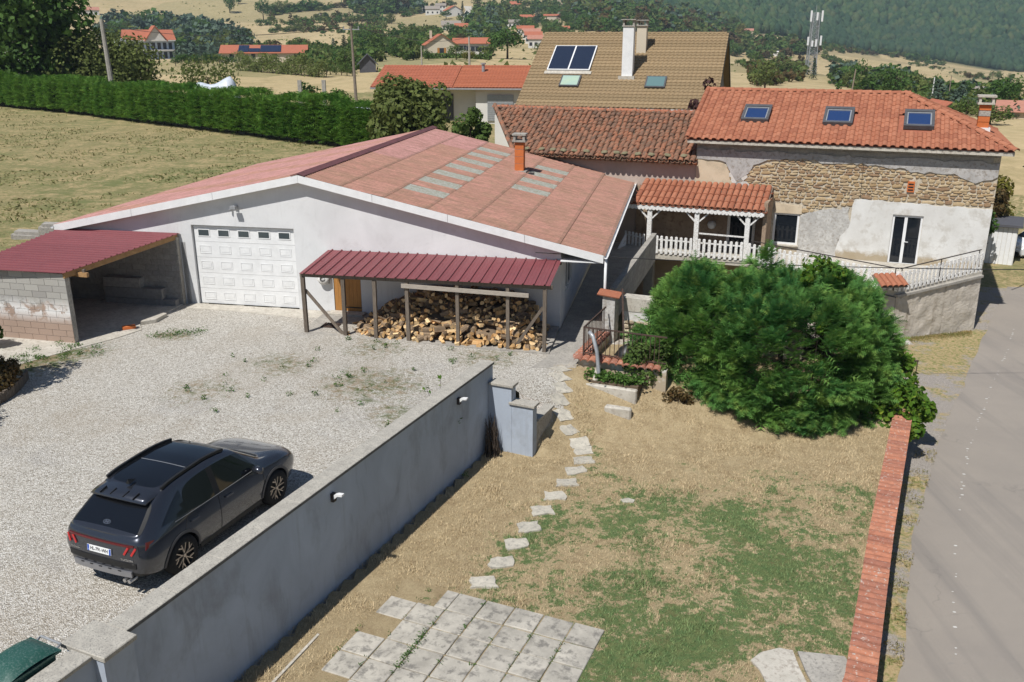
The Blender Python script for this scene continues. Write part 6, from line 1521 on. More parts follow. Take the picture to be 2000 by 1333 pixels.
# ---------------------------------------------------------------- the big cypress
def sprays(P, D, size, seed, droop=.35, leaflets=4):
    # feathery flat sprays: a spine with pointed side leaflets
    r = np.random.default_rng(seed); n = len(P); D = D / (np.linalg.norm(D, axis=1)[:, None] + 1e-9)
    side = np.cross(D, np.array([0, 0, 1.0]) + r.normal(0, .35, (n, 3))); side /= np.linalg.norm(side, axis=1)[:, None] + 1e-9
    s = size * r.uniform(.6, 1.4, n)[:, None]; dn = np.array([0, 0, -1.0]); Vs = []; Fs = []; base = 0
    def tri(a, b, c):
        nonlocal base
        Vs.append(np.stack([a, b, c], 1).reshape(-1, 3)); Fs.append(np.arange(base, base + 3 * n).reshape(n, 3)); base += 3 * n
    tip = P + D * s + dn * s * droop * .5
    tri(P - side * s * .05, P + side * s * .05, tip)
    for k in range(leaflets):
        t = (k + .6) / (leaflets + .6); o = P + D * s * t + dn * s * droop * .5 * t * t
        for sg in (1, -1):
            l = s * (.52 - .3 * t) * r.uniform(.8, 1.2, n)[:, None]
            e = o + side * sg * l + D * l * .75 + dn * l * .25
            tri(o - D * s * .045, o + D * s * .085, e)
    return np.concatenate(Vs), np.concatenate(Fs)
def spray_mass(ells, n, size, seed, clear=None, up=.25):
    r = np.random.default_rng(seed); P = []; D = []
    wts = np.array([(a * b + b * c + a * c) for (_, _, _, a, b, c) in ells]); wts = wts / wts.sum()
    for (x, y, z, a, b, c), wgt in zip(ells, wts):
        m = int(n * wgt); d = r.normal(0, 1, (m, 3)); d /= np.linalg.norm(d, axis=1)[:, None]
        bump_ = np.array([1 + .10 * math.sin(5 * q[0] + 7 * q[2] + x) + .09 * math.sin(9 * q[1] - 6 * q[2] + y) + .06 * math.sin(17 * q[0] + 13 * q[1]) for q in d])[:, None]
        bump_ = bump_ + np.array([.30 * mnoise.noise((x + q[0] * a * 1.5, y + q[1] * b * 1.5, z + q[2] * c * 1.5)) for q in d])[:, None]
        rad = (r.uniform(.62, 1.0, m)[:, None] ** .6) * bump_; p = np.array([x, y, z]) + d * rad * np.array([a, b, c])
        ok = np.ones(m, bool)
        for (x2, y2, z2, a2, b2, c2) in ells:
            if (x2, y2, z2) == (x, y, z): continue
            ok &= (((p - np.array([x2, y2, z2])) / np.array([a2, b2, c2])) ** 2).sum(1) > .55
        dd = d / np.array([a, b, c]); dd /= np.linalg.norm(dd, axis=1)[:, None]; dd = dd + np.array([0, 0, up]) + r.normal(0, .25, (m, 3))
        P.append(p[ok]); D.append(dd[ok])
    return np.concatenate(P), np.concatenate(D)
cy = thing('cypress_shrub', 'huge unclipped green cypress bush between the dry lawn and the terrace', 'bush', (7.45, 25.25, -1.75))
CE = [(-1.6, .45, 1.9, 1.8, 1.7, 1.95), (.45, -.55, 1.85, 2.35, 2.0, 2.0), (1.85, .35, 1.85, 1.7, 1.7, 1.9), (.1, .8, 2.45, 1.75, 1.5, 1.42), (-1.6, .8, 2.5, 1.45, 1.3, 1.35), (1.85, .9, 2.5, 1.3, 1.2, 1.3), (1.0, -.3, .9, 2.4, 1.9, 1.3), (.4, -.95, 1.25, 1.7, 1.5, 1.25), (-.7, -.75, 1.5, 1.2, 1.3, 1.1), (-1.2, .0, .8, 1.8, 1.5, 1.1),
      (-.1, 1.0, 3.75, .38, .38, .85), (-.6, .9, 3.55, .42, .4, .65), (2.2, 1.2, 3.4, .42, .4, .65), (1.35, 1.0, 3.4, .45, .45, .55), (-1.9, .8, 3.4, .42, .42, .6), (-2.4, .6, 2.9, .4, .4, .6), (.7, .4, 3.45, .4, .4, .5)]
r = np.random.default_rng(5); P = []; D = []
for k in range(1500):                               # clumps of sprays standing off the surface, dark gaps between
    e = CE[int(r.choice(len(CE), p=np.array([a * b + b * c + a * c for _, _, _, a, b, c in CE]) / sum(a * b + b * c + a * c for _, _, _, a, b, c in CE)))]
    d = r.normal(0, 1, 3); d /= np.linalg.norm(d); f = r.uniform(.84, 1.06) + .10 * mnoise.noise((d[0] * 3 + e[0], d[1] * 3, d[2] * 3 + e[2])); c = np.array(e[:3]) + d * f * np.array(e[3:])
    if any((((c - np.array(q[:3])) / np.array(q[3:])) ** 2).sum() < .62 for q in CE if q is not e) or c[2] < .12: continue
    nr = d / np.array(e[3:]); nr /= np.linalg.norm(nr); ax = nr + np.array([0, 0, .35]) + r.normal(0, .18, 3); ax /= np.linalg.norm(ax); m = int(r.uniform(75, 150)); rad = r.uniform(.16, .34)
    o_ = r.normal(0, 1, (m, 3)); o_ /= np.linalg.norm(o_, axis=1)[:, None]; l = r.uniform(0, 1, (m, 1)) ** .5
    P.append(c + o_ * rad * l * .8 + ax * r.uniform(-.12, .30, (m, 1))); D.append(ax * .9 + o_ * .75 * l + r.normal(0, .12, (m, 3)))
P = np.concatenate(P); D = np.concatenate(D); k = P[:, 2] > .05; V, F = sprays(P[k], D[k], .22, 6, droop=.3); put('foliage', np_mesh('foliage', V, F, M['lf_cyp']), cy)
r_ = np.random.default_rng(3); q = MB()
for (x, y) in ((-1.5, .4), (.4, -.3), (1.9, .4), (.1, 1.0)): q.tube([(x, y, -.3), (x * .95, y, 1.8), (x * .9, y * 1.1, 3.6)], [.11, .08, .03], 7)
q.build('trunk', M['bark'], cy, True)
# dark core so that no daylight passes straight through the mass: inner dead twigs
q = MB(); rr = random.Random(4)
for k in range(160):
    e = rr.choice(CE[:10]); a = rr.uniform(0, 6.28); zz = rr.uniform(-.7, .7); l = math.sqrt(1 - zz * zz) * .72
    p = Vector((e[0] + math.cos(a) * l * e[3], e[1] + math.sin(a) * l * e[4], e[2] + zz * .72 * e[5])); b = Vector((e[0] + rr.uniform(-.3, .3), e[1] + rr.uniform(-.3, .3), max(.1, p.z - .6))); q.tube([b, p], [.02, .006], 3, cap=False)
q.build('inner_branches', M['bark'], cy)
P, D = spray_mass([(e[0], e[1], e[2], e[3] * .86, e[4] * .86, e[5] * .86) for e in CE[:10]], 20000, .5, 15); k = P[:, 2] > .1; V, F = sprays(P[k], D[k], .36, 16, leaflets=3); put('inner_foliage', np_mesh('inner_foliage', V, F, M['lf_cyp']), cy)
# smaller plants round it
shrub('small_leaf_shrub', 'small dark green round-leaved shrub at the left foot of the cypress', (3.95, 24.35, -.85), 1.75, 1.5, 1.3, M['lf_mid'], 41, 5200, .05)
shrub('dry_shrub', 'sparse brownish twiggy shrub under the left side of the cypress', (4.7, 23.75, -1.15), .8, 1.2, .7, M['lf_brown'], 42, 900, .05)
vi = thing('grape_vine', 'yellow-green vine spilling over the end of the tiled wall by the road', 'vine', (10.6, 24.15, -1.55))
L = [(.5, -.2, .55, .62), (.95, .3, .5, .5), (.1, .2, .4, .6), (-.45, -.2, .3, .55), (.9, 1.0, .9, .5), (1.05, 1.5, 1.2, .42), (.6, .7, .5, .5), (-.1, -.5, -.0, .5), (1.25, .0, .25, .35), (.55, -.75, .05, .4)]
P, N = lobe_points(L, 330, 8, -.2); V, F = leaf_cloud(P, N, .085, M['lf_vine'], aspect=.85, seed=9); put('foliage', np_mesh('foliage', V, F, M['lf_vine']), vi)
q = MB(); rr = random.Random(9)
for k in range(8): q.tube([(0, 0, -.1), (rr.uniform(-.4, .6), rr.uniform(-.3, .6), .5), (rr.uniform(-.5, 1.1), rr.uniform(-.6, 1.4), rr.uniform(.5, 1.3))], [.03, .02, .008], 4)
q.build('stems', M['bark'], vi)
vy = thing('climbing_vine', 'bright yellow-green vine shoots climbing through the upper cypress', 'vine', (8.6, 25.9, 1.6)); L = [(.1, -.3, 1.1, .3), (.55, .1, 1.0, .25), (-.25, -1.1, .9, .22), (.0, -1.75, .25, .2), (-.05, -2.1, -.3, .16), (.9, -.3, .8, .22), (.05, -1.95, -.05, .18)]
P, N = lobe_points(L, 70, 12); V, F = leaf_cloud(P, N, .075, M['lf_vine'], aspect=.85, seed=12); put('foliage', np_mesh('foliage', V, F, M['lf_vine']), vy)
q = MB(); q.tube([(0, -1.6, -2.5), (0, -1.7, -.5), (.1, -.6, .9)], [.015, .012, .006], 4); q.build('stem', M['bark'], vy)
# iron fence and small tile cap beside the vine, behind the wall end
gf = thing('iron_railing', 'short dark iron railing above a small lichen-grey tiled gate cap by the road', 'railing', (11.9, 26.3, -1.6), -AL + .35)
q = MB(); q.beam((-.6, .3, .95), (.75, .3, .95), .04, .04); q.beam((-.6, .3, .15), (.75, .3, .15), .03, .03)
q.build('rail', M['rust'], gf)
q = MB(); q.beam((0, .3, .15), (0, .3, .95), .022, .022); b_ = q.mesh('bar', M['rust'])
for k in range(10): put('bar', b_, gf, (-.58 + k * .145, 0, 0))
q = MB(); q.box(-.35, .45, -.55, .05, -1.2, .1); q.build('pillar', M['plaster_rough'], gf)
for k in range(4): put('cap_tile', wt, gf, (-.42 + k * .22, -.75, .16), (.45, 0, 0), (1, 1.2, 1))
# ground plants in the bed and weeds on the yard
def weeds(name, label, spots, mat, n, leaf, kind='stuff', h=.12):
    r = np.random.default_rng(len(name) + n); P = []; N = []
    for (x, y, rad, k) in spots:
        for _ in range(int(n * k)):
            a, q = r.uniform(0, 6.283), rad * r.uniform(0, 1) ** .7; xx, yy = x + math.cos(a) * q, y + math.sin(a) * q; P.append((xx, yy, yz(xx, yy) + r.uniform(.0, h))); N.append((0, 0, .6))
    V, F = leaf_cloud(P, N, leaf, mat, jitter=.9, aspect=.35, seed=n); o = put(name, np_mesh(name, V, F, mat)); return tag(o, label, None, None, kind)
bed = []
for k in range(7): p = PR(.6 + k * .2, -.35 + random.uniform(-.1, .1), 0); bed.append((p.x, p.y))
P = []; N = []
for (x, y) in bed:
    for _ in range(120): P.append((x + random.gauss(0, .12), y + random.gauss(0, .13), -.33 + random.uniform(0, .2))); N.append((0, 0, 1))
V, F = leaf_cloud(P, N, .05, M['lf_ground'], seed=2, aspect=.8); tag(put('ground_cover', np_mesh('ground_cover', V, F, M['lf_ground'])), 'low green leafy ground cover in the bed under the patio tiles', kind='stuff')
q = MB(); q.prism([tuple(PR(.45, -.6, -1.2)), tuple(PR(1.95, -.6, -1.2)), tuple(PR(1.95, -.02, -1.2)), tuple(PR(.45, -.02, -1.2))], (0, 0, .86)); tag(q.build('flower_bed', M['earth']), kind='structure')
gsp = []
rr = random.Random(21)
for (a, b, rad, k) in ((1.0, -3.3, .45, 1.0), (1.6, -3.0, .4, .7), (.5, -3.6, .3, .5)): p = g2w(a, b); gsp.append((p.x, p.y, rad, k))
for k in range(46):
    a, b = rr.choice(((5.4, -5.2), (8.5, -6.2), (4.6, -7.5), (7.5, -3.1), (11, -3.2), (9.7, -8), (6.6, -5.6))); p = g2w(a + rr.gauss(0, .9), min(-2.75, b + rr.gauss(0, .8))); gsp.append((p.x, p.y, rr.uniform(.05, .16), rr.uniform(.05, .2)))
for k in range(40):
    w_ = rr.uniform(-9.5, -4.6); u_ = -2.2 + (w_ + 7.5) * .35 + rr.gauss(0, .5); p = g2w(u_, w_); gsp.append((p.x, p.y, rr.uniform(.1, .3), rr.uniform(.12, .4)))
weeds('weeds', 'low green weeds scattered over the gravel yard', gsp, M['lf_ground'], 190, .035)
def leafy(label, pos, h, n, seed):
    t = thing('young_plant', label, 'plant', pos); rr = random.Random(seed); q = MB(); P = []; N = []
    for k in range(n):
        a = rr.uniform(0, 6.28); l = h * rr.uniform(.7, 1); tip = Vector((math.cos(a) * l * .35, math.sin(a) * l * .35, l)); q.tube([(0, 0, -.05), tip * .5 + Vector((0, 0, .05)), tip], [.008, .006, .003], 4)
        for j in range(9): f = rr.uniform(.2, 1); P.append(tuple(tip * f + Vector((rr.gauss(0, .04), rr.gauss(0, .04), 0)))); N.append((0, 0, .5))
    q.build('stems', M['bark'], t); V, F = leaf_cloud(P, N, .055, M['lf_vine'], aspect=.6, seed=seed); put('foliage', np_mesh('foliage', V, F, M['lf_vine']), t)
leafy('young green plant growing behind the white wall between bin and car', w2w(.75, -.62, 0), .55, 3, 1); leafy('thin green sapling beside the wall coping, nearer the car', w2w(1.6, -.5, 0), .75, 2, 2); leafy('small leafy sprig hanging over the bin lid', w2w(-.9, -.75, .55), .5, 3, 3)
leafy('spindly weed with reddish leaves rising behind the far part of the white wall', w2w(9.1, -.55, 0), .95, 4, 4); leafy('low leafy weed behind the far part of the white wall, nearer its end', w2w(10.2, -.55, 0), 1.1, 3, 5)
# left border: shrubs with wooden edging
shrub('dark_shrub', 'dark glossy shrub in front of the carport wall at the left edge', g2w(-3.75, -5.6, 0), 1.2, 1.0, .9, M['lf_dark'], 51, 1600, .06)
shrub('brown_shrub', 'rusty brown clipped shrub behind a log-roll edging at the left edge', g2w(-1.0, -8.7, 0), .95, 1.3, 1.8, M['lf_brown'], 52, 3600, .05)
shrub('tall_shrub', 'tall dark shrub just beyond the left edge throwing shade on the yard', g2w(-1.75, -9.5, 0), 4.8, 2.1, 2.2, M['lf_dark'], 53, 5200, .07); shrub('tall_shrub', 'second tall dark shrub beyond the left edge, nearer the camera', g2w(-1.6, -12.4, 0), 5.2, 2.2, 2.3, M['lf_dark'], 54, 5200, .07)
ed = thing('log_edging', 'curved low edging of grey upright log rolls round the brown shrub', 'edging', (0, 0, 0))
q = MB(); q.tube([(0, 0, -.05), (0, 0, .26)], .042, 7); lm_ = q.mesh('log_post', M['wood_grey'])
for k in range(50):
    t = k / 49; p = g2w(-.95 + .55 * math.sin(min(1, t * 2.2) * 1.57) - (.25 * (t - .5) if t > .5 else 0), -7.62 - t * 3.9); put('log_post', lm_, ed, (p.x, p.y, random.uniform(-.03, .03)))
# ---------------------------------------------------------------- grass blades on the lawn
r = np.random.default_rng(77); n = 250000
X = r.uniform(-6, 12.4, n); Y = r.uniform(9.5, 25, n); ok = []
for i in range(n):
    x, y = X[i], Y[i]
    if not lawn_keep(x, y) or x > TWR(y) - .5 or gravel_amt(x, y) > .25: ok.append(False); continue
    if any(abs(x - a) < .24 and abs(y - b) < .2 for a, b in STONES): ok.append(False); continue
    a_ = (Vector((x, y, 0)) - Vector((PA.x, PA.y, 0))); ca_, cb_ = a_.dot(pu) / PS, a_.dot(pv) / PS
    if -3 < ca_ < 4.0 and -6 < cb_ < 1.0: ok.append(False); continue
    if 4.2 < x < 5.9 and y < 13.5: ok.append(False); continue
    ok.append(True)
ok = np.array(ok); X, Y = X[ok], Y[ok]; n = len(X); Z = np.array([slope_z(x, y) for x, y in zip(X, Y)]) - .01
patchy = np.array([mnoise.noise((x * 1.3, y * 1.3, 2)) for x, y in zip(X, Y)]); H = (.028 + .065 * np.clip(patchy + .25, 0, 1) ** 1.5) * r.uniform(.5, 1.5, n); a = r.uniform(0, 6.283, n); le = r.uniform(.3, 1.3, n)
dx, dy = np.cos(a), np.sin(a); w_ = .006
V = np.stack([np.stack([X - dy * w_, Y + dx * w_, Z], 1), np.stack([X + dy * w_, Y - dx * w_, Z], 1), np.stack([X + dx * H * le, Y + dy * H * le, Z + H], 1)], 1).reshape(-1, 3)
GA = np.repeat(np.array([green_amt(x, y) for x, y in zip(X, Y)]), 3)
tag(put('grass', np_mesh('grass', V, np.arange(3 * n).reshape(n, 3), M['blades'], attr={'green': GA})), 'short dry grass with green patches on the garden lawn', kind='stuff')
P = []; N = []
for i in range(-3, 4):
    for t in np.linspace(-2.2, .6, 16):
        if random.random() < .35:
            c = PA + pu * (i * PS) + pv * t
            for _ in range(random.randint(4, 16)): P.append((c.x + random.gauss(0, .03), c.y + random.gauss(0, .03), -1.41 + random.uniform(0, .05))); N.append((0, 0, .4))
for t in np.linspace(-1.8, -.8, 10):
    c = PA + pu * (-1.0 * PS) + pv * t
    for _ in range(26): P.append((c.x + random.gauss(0, .045), c.y + random.gauss(0, .045), -1.41 + random.uniform(0, .07))); N.append((0, 0, .4))
V, F = leaf_cloud(P, N, .03, M['lf_ground'], jitter=1, aspect=.25, seed=5); tag(put('joint_grass', np_mesh('joint_grass', V, F, M['lf_ground'])), 'tufts of green grass in the joints of the paved square', kind='stuff')
# weeds along the foot of the retaining wall and road edge
P = []; N = []
rr = random.Random(31)
for k in range(5200):
    if k % 2: y = rr.uniform(10, 24); x = rr.uniform(TWR(y) + .02, road_left(y) + .05)
    else:
        t = rr.uniform(0, 1); p = h2w(VX[0] * (1 - t) - .1, VX[1] * (1 - t) - .45 * t - .2) - HN * abs(rr.gauss(0, .35)); x, y = p.x, p.y
    if mnoise.noise((x * 1.2, y * 1.2, 5)) < .0 and k % 2: continue
    P.append((x, y, road_z(x, y) + rr.uniform(0, .07))); N.append((0, 0, .4))
M['lf_dry'] = leafmat('dry_weeds', (.30, .22, .09), (.16, .18, .05), (.38, .28, .13), 1.5, .2)
V, F = leaf_cloud(P, N, .045, M['lf_dry'], jitter=1, aspect=.18, seed=6); tag(put('verge_grass', np_mesh('verge_grass', V, F, M['lf_dry'])), 'dry verge grass and weeds along the edge of the road', kind='stuff')
# ---------------------------------------------------------------- hedge and trees at the edge of the left field
hg0, hg1 = sight(-60, 200), sight(702, 292)
mid = [sight(-130, 196), sight(130, 222), sight(300, 243), sight(430, 258), sight(560, 275), sight(740, 296)]
he = thing('hedge', 'long clipped green thuja hedge across the far edge of the dry field', 'hedge', (0, 0, 0))
P = []; D = []; r = np.random.default_rng(8); seg = []
for a, b in zip(mid[:-1], mid[1:]): seg.append((a, b, (b - a).length))
tot = sum(s_[2] for s_ in seg)
for a, b, L in seg:
    d = (b - a).normalized(); nb = Vector((-d.y, d.x, 0)); nb = nb if nb.y < 0 else -nb
    m = int(30000 * L / tot)
    for k in range(m):
        t = r.uniform(0, L); s_ = r.uniform(0, 1); x = a + d * t
        hh = 2.75 + .18 * math.sin(t * .55) + .15 * math.sin(t * 1.7 + 1); th = .95 + .12 * math.sin(t * 1.1)
        bl = .10 * math.sin(t * 3.1) + .24 * mnoise.noise((x.x * .8, x.y * .8, s_ * 3))
        if s_ < .62: z = r.uniform(.12, 1) * hh; off = th + bl - .25 * (z / hh) ** 3 - .2 * (1 - z / hh); q = x + nb * off; dr = nb + Vector((0, 0, .5))
        elif s_ < .93: off = r.uniform(-th, th); z = hh + bl * .6; q = x + nb * off; dr = Vector((0, 0, 1)) + nb * .3 + Vector((r.normal(0, .3), r.normal(0, .3), 0))
        else: z = r.uniform(.3, 1) * hh; q = x - nb * th; dr = -nb + Vector((0, 0, .5))
        P.append((q.x + r.normal(0, .06), q.y + r.normal(0, .06), a.z + (b.z - a.z) * t / L + z)); D.append((dr.x + r.normal(0, .35), dr.y + r.normal(0, .35), dr.z + r.normal(0, .3)))
V, F = sprays(np.array(P), np.array(D), .42, 18, droop=.2, leaflets=3); put('foliage', np_mesh('foliage', V, F, M['lf_hedge']), he)
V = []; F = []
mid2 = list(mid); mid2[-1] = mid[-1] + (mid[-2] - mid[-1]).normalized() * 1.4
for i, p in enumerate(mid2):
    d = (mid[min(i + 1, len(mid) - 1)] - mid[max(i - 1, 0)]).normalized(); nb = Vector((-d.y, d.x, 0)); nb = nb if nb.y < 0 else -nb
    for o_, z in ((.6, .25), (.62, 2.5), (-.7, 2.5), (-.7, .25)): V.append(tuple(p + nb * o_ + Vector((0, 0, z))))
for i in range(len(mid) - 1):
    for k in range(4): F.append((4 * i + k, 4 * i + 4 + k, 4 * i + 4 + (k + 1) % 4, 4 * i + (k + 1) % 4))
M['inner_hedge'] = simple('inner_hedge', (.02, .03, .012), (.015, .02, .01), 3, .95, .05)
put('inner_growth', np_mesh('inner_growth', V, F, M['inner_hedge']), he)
q = MB()
for a, b, L in seg:
    d = (b - a).normalized()
    for k in range(int(L / 1.1)): p = a + d * (k * 1.1); q.tube([p + Vector((0, 0, -.2)), p + Vector((0, 0, 1.2))], .05, 5)
q.build('stems', M['bark'], he)

def big_tree(name, label, pos, h, w, mat, seed, nl, per, leaf, zc=.55, rz=.42, tr=True, trunk_h=.6):
    t = thing(name, label, 'tree', pos); L = lobes(nl, w * .36, w * .36, h * rz, h * zc, w * .17, seed); P, N = lobe_points(L, per, seed, .3); V, F = leaf_cloud(P, N, leaf, mat, seed=seed, aspect=.75)
    put('crown', np_mesh('crown', V, F, mat), t); put('trunk', trunk_mesh(h * trunk_h, max(.08, h * .022), 6, seed), t); return t
def px_size(p, npx): return npx / 1773 * Vector((p.x, p.y, p.z - 9)).length
p = at_range(62, 108); big_tree('broadleaf_tree', 'tall dark green broadleaf tree behind the left end of the hedge', p, 16, 13.5, M['lf_dark'], 61, 46, 190, .30, .52, .42)
p = at_range(-30, 112); big_tree('broadleaf_tree', 'dark leafy tree cut by the left edge behind the hedge', p, 14, 9, M['lf_dark'], 62, 26, 160, .30)
p = at_range(190, 106); big_tree('broad_shrub_tree', 'wide olive-green feathery tree with drooping twigs behind the hedge', p, 6.9, 12.6, M['lf_olive'], 63, 60, 240, .17, .5, .38, trunk_h=.5)
p = at_range(395, 104); big_tree('fruit_tree', 'thin sparse fruit tree with reddish leaves behind the hedge', p, 4.6, 7.5, M['lf_olive'], 64, 26, 60, .13, .55, .4)
p = at_range(790, 57.5); p.z = 1.7; big_tree('hazel_tree', 'round olive-green bushy tree behind the garage roof', p, 5.4, 6.4, M['lf_olive'], 65, 44, 230, .15, .47, .36)
p = at_range(918, 55); p.z = 1.7; big_tree('small_tree', 'lighter green small tree at the right of the round bush behind the barn', p, 3.9, 3.0, M['lf_mid'], 66, 16, 140, .12, .52, .42)
p = at_range(600, 92); shrub('garden_shrub', 'dark green shrub between grey posts beyond the hedge', p, 2.7, 2.6, 2.2, M['lf_dark'], 67, 900, .16); p = at_range(606, 91); shrub('garden_shrub', 'reddish shrub in front of the dark one beyond the hedge', p, 2.0, 1.4, 1.4, M['lf_brown'], 68, 400, .14)
p = at_range(652, 90); shrub('garden_shrub', 'round green shrub right of the second grey post beyond the hedge', p, 2.1, 2.4, 2.2, M['lf_mid'], 69, 700, .16)
for px, lab in ((578, 'grey square post left of the dark shrub beyond the hedge'), (626, 'grey square post between two shrubs beyond the hedge')):
    p = at_range(px, 86); q = MB(); q.box(-.16, .16, -.16, .16, -.2, 3.1); tag(q.build('post', M['conc'], None, loc=p), lab, 'post')
# tarpaulin-covered heap
p = at_range(402, 96); V = []; F = []
for i in range(15):
    for j in range(7):
        u, v = i / 14, j / 6; zz = (2.9 * (min(1, u * 3.2) * min(1, (1 - u) * 7)) ** .35 * (.62 + .38 * math.sin(v * math.pi)) * (.8 + .2 * u + .1 * math.sin(u * 9))); V.append((-2.7 + 5.4 * u, -1.2 + 2.4 * v, zz if 0 < j < 6 else max(0, zz - .7)))
for i in range(14):
    for j in range(6): F.append((i * 7 + j, (i + 1) * 7 + j, (i + 1) * 7 + j + 1, i * 7 + j + 1))
M['tarp'] = simple('tarp', (.60, .64, .70), (.50, .54, .60), 3, .4, .4, .2, 8); tag(put('tarpaulin', np_mesh('tarpaulin', V, F, M['tarp'], True), None, p), 'pale grey-blue tarpaulin over a heap behind the hedge', 'tarpaulin')
p = at_range(700, 82); q = MB(); q.box(-1.6, 1.6, -.8, .8, 0, 1.15); tag(bevel(q.build('covered_trailer', M['tarp'], None, loc=p), .3, 2), 'pale covered trailer behind the end of the hedge', 'trailer')

# ---------------------------------------------------------------- houses
M['h_white'] = simple('house_white', (.66, .64, .60), (.60, .58, .54), .6, .9, .15); M['h_cream'] = simple('house_cream', (.58, .51, .40), (.54, .475, .37), .6, .9, .15); M['h_beige'] = simple('house_beige', (.50, .42, .32), (.46, .385, .29), .6, .9, .15); M['h_grey'] = simple('house_grey', (.36, .36, .37), (.33, .33, .34), .6, .9, .15)
M['r_red'] = simple('far_roof_red', (.42, .145, .085), (.36, .125, .075), 1.5, .9, .15); M['r_pink'] = simple('far_roof_pink', (.44, .21, .15), (.38, .18, .13), 1.5, .9, .15); M['r_grey'] = simple('far_roof_grey', (.30, .26, .22), (.25, .22, .19), 1.5, .9, .15); M['r_dark'] = simple('far_roof_dark', (.10, .10, .11), (.08, .08, .09), 1.5, .8, .2)
M['solar'] = glassy('solar_glass', (.012, .018, .045), .12); M['h_win'] = glassy('house_window', (.03, .035, .045), .15)
def house(label, pos, w, d, h, rh, rotz, wall, roof, gable=False, nwin=3, floors=1, shutter=None, over=.4, chim=0, group=None, name='house', low=0):
    """local x along the front, y to the back; ridge along x, or along y with gable=True"""
    t = thing(name, label, 'house', (pos.x, pos.y, pos.z - low), rotz, group); q = MB(); h += low
    q.box(-w / 2, w / 2, 0, d, -4, h)
    if gable: q.prism([(-w / 2, 0, h), (w / 2, 0, h), (0, 0, h + rh)], (0, d, 0))
    else: q.prism([(-w / 2, 0, h), (-w / 2, d, h), (-w / 2, d / 2, h + rh)], (w, 0, 0))
    q.build('wall', wall, t); q = MB(); e = .12
    if gable:
        k = rh / (w / 2)
        for s_ in (-1, 1): q.prism([(s_ * (w / 2 + over), -over, h - over * k + .02), (0, -over, h + rh + .02), (0, -over, h + rh + e), (s_ * (w / 2 + over), -over, h - over * k + e)], (0, d + 2 * over, 0))
    else:
        k = rh / (d / 2)
        q.prism([(-w / 2 - over, -over, h - over * k + .02), (-w / 2 - over, d / 2, h + rh + .02), (-w / 2 - over, d / 2, h + rh + e), (-w / 2 - over, -over, h - over * k + e)], (w + 2 * over, 0, 0))
        q.prism([(-w / 2 - over, d + over, h - over * k + .02), (-w / 2 - over, d / 2, h + rh + .02), (-w / 2 - over, d / 2, h + rh + e), (-w / 2 - over, d + over, h - over * k + e)], (w + 2 * over, 0, 0))
    q.build('roof', roof, t)
    for f in range(floors):
        for k in range(nwin):
            x = (k + .5) / nwin * w - w / 2; z = low + .9 + f * 2.7
            if z + 1.2 > h + .1: continue
            q = MB(); q.box(x - .55, x + .55, -.03, .05, z, z + 1.25); wn_ = q.build('window', M['h_win'], t)
            if shutter:
                q = MB(); q.box(x - 1.1, x - .57, -.06, -.001, z - .05, z + 1.3); q.box(x + .57, x + 1.1, -.06, -.001, z - .05, z + 1.3); q.build('shutter', shutter, wn_)
    for k in range(chim):
        q = MB(); x = -w * .3 + k * w * .5; q.box(x - .3, x + .3, d * .4, d * .4 + .6, h + rh * .6, h + rh + .9); q.build('chimney', wall, t)
    return t
# brown-roofed house right behind the barn
M['brown_tile'] = M['tile_brown']
bh = Vector((0, 0, 0))
pb = at_range(1200, 62); pb.z = -1.0
by = thing('chalet_house', 'cream house with a steep brown tiled roof, solar collectors and a tall white chimney', 'house', (6.55, 60.8, 0), R(-16))
BW, BE, BR, BD = 13.2, 4.45, 9.05, 8.0
q = MB(); q.box(-BW / 2 + .5, BW / 2 - .5, .35, 15.6, -4, BE + .1); q.prism([(-BW / 2 + .5, .35, BE + .1), (-BW / 2 + .5, 15.6, BE + .1), (-BW / 2 + .5, 8.0, BR - .15)], (BW - 1.0, 0, 0)); q.build('wall', M['h_cream'], by)
bs = math.atan2(BR - BE, BD); BSL2 = math.hypot(BR - BE, BD)
q = MB(); q.prism([(-BW / 2, 0, BE - .05), (-BW / 2, BD, BR - .05), (-BW / 2, 2 * BD, BE - .05), (-BW / 2, 2 * BD, BE - .2), (-BW / 2, BD, BR - .22), (-BW / 2, 0, BE - .2)], (BW, 0, 0)); q.build('roof_deck', M['tile_brown'], by)
def wave_tiles(name, cols, rows, cw, rl, mat, n=6, h=.05):
    V = []; F = []; w_ = cols * cw; m = cols * n
    for rI in range(rows):
        b = len(V)
        for i in range(m + 1):
            x = i * w_ / m; z = h * (.5 + .5 * math.sin(2 * math.pi * i / n)); V += [(x, rI * rl, z + .03), (x, (rI + 1) * rl + .02, z * .8), (x, rI * rl, z - .012)]
        for i in range(m): a = b + 3 * i; F += [(a, a + 3, a + 4, a + 1), (a + 2, a + 5, a + 3, a)]
    return V, F
V, F = wave_tiles('roof_tiles', 44, 25, BW / 44, BSL2 / 25, M['tile_brown']); tag(put('roof_tiles', np_mesh('roof_tiles', V, F, M['tile_brown']), by, (-BW / 2, 0, BE), (bs, 0, 0)), kind='stuff')
for k in range(29): put('ridge_tile', cap, by, (-BW / 2 + .46 + k * .45, BD, BR - .02), (0, 0, R(90)), (.8, 1, .8))
capb = cap.copy(); capb.materials.clear(); capb.materials.append(M['tile_brown'])
for o in by.children:
    if o.name.startswith('ridge_tile'): o.data = capb
def on_roof(px, sl_d): return (px, sl_d * math.cos(bs), BE + sl_d * math.sin(bs))
def roof_item(name, x, s0, w_, l_, mats, build):
    q = MB(); build(q, w_, l_); o = q.build(name, mats, by, loc=on_roof(x, s0), rot=(bs, 0, 0)); return o
def sol(q, w_, l_): q.box(-w_ / 2, w_ / 2, 0, l_, .1, .2, 0)
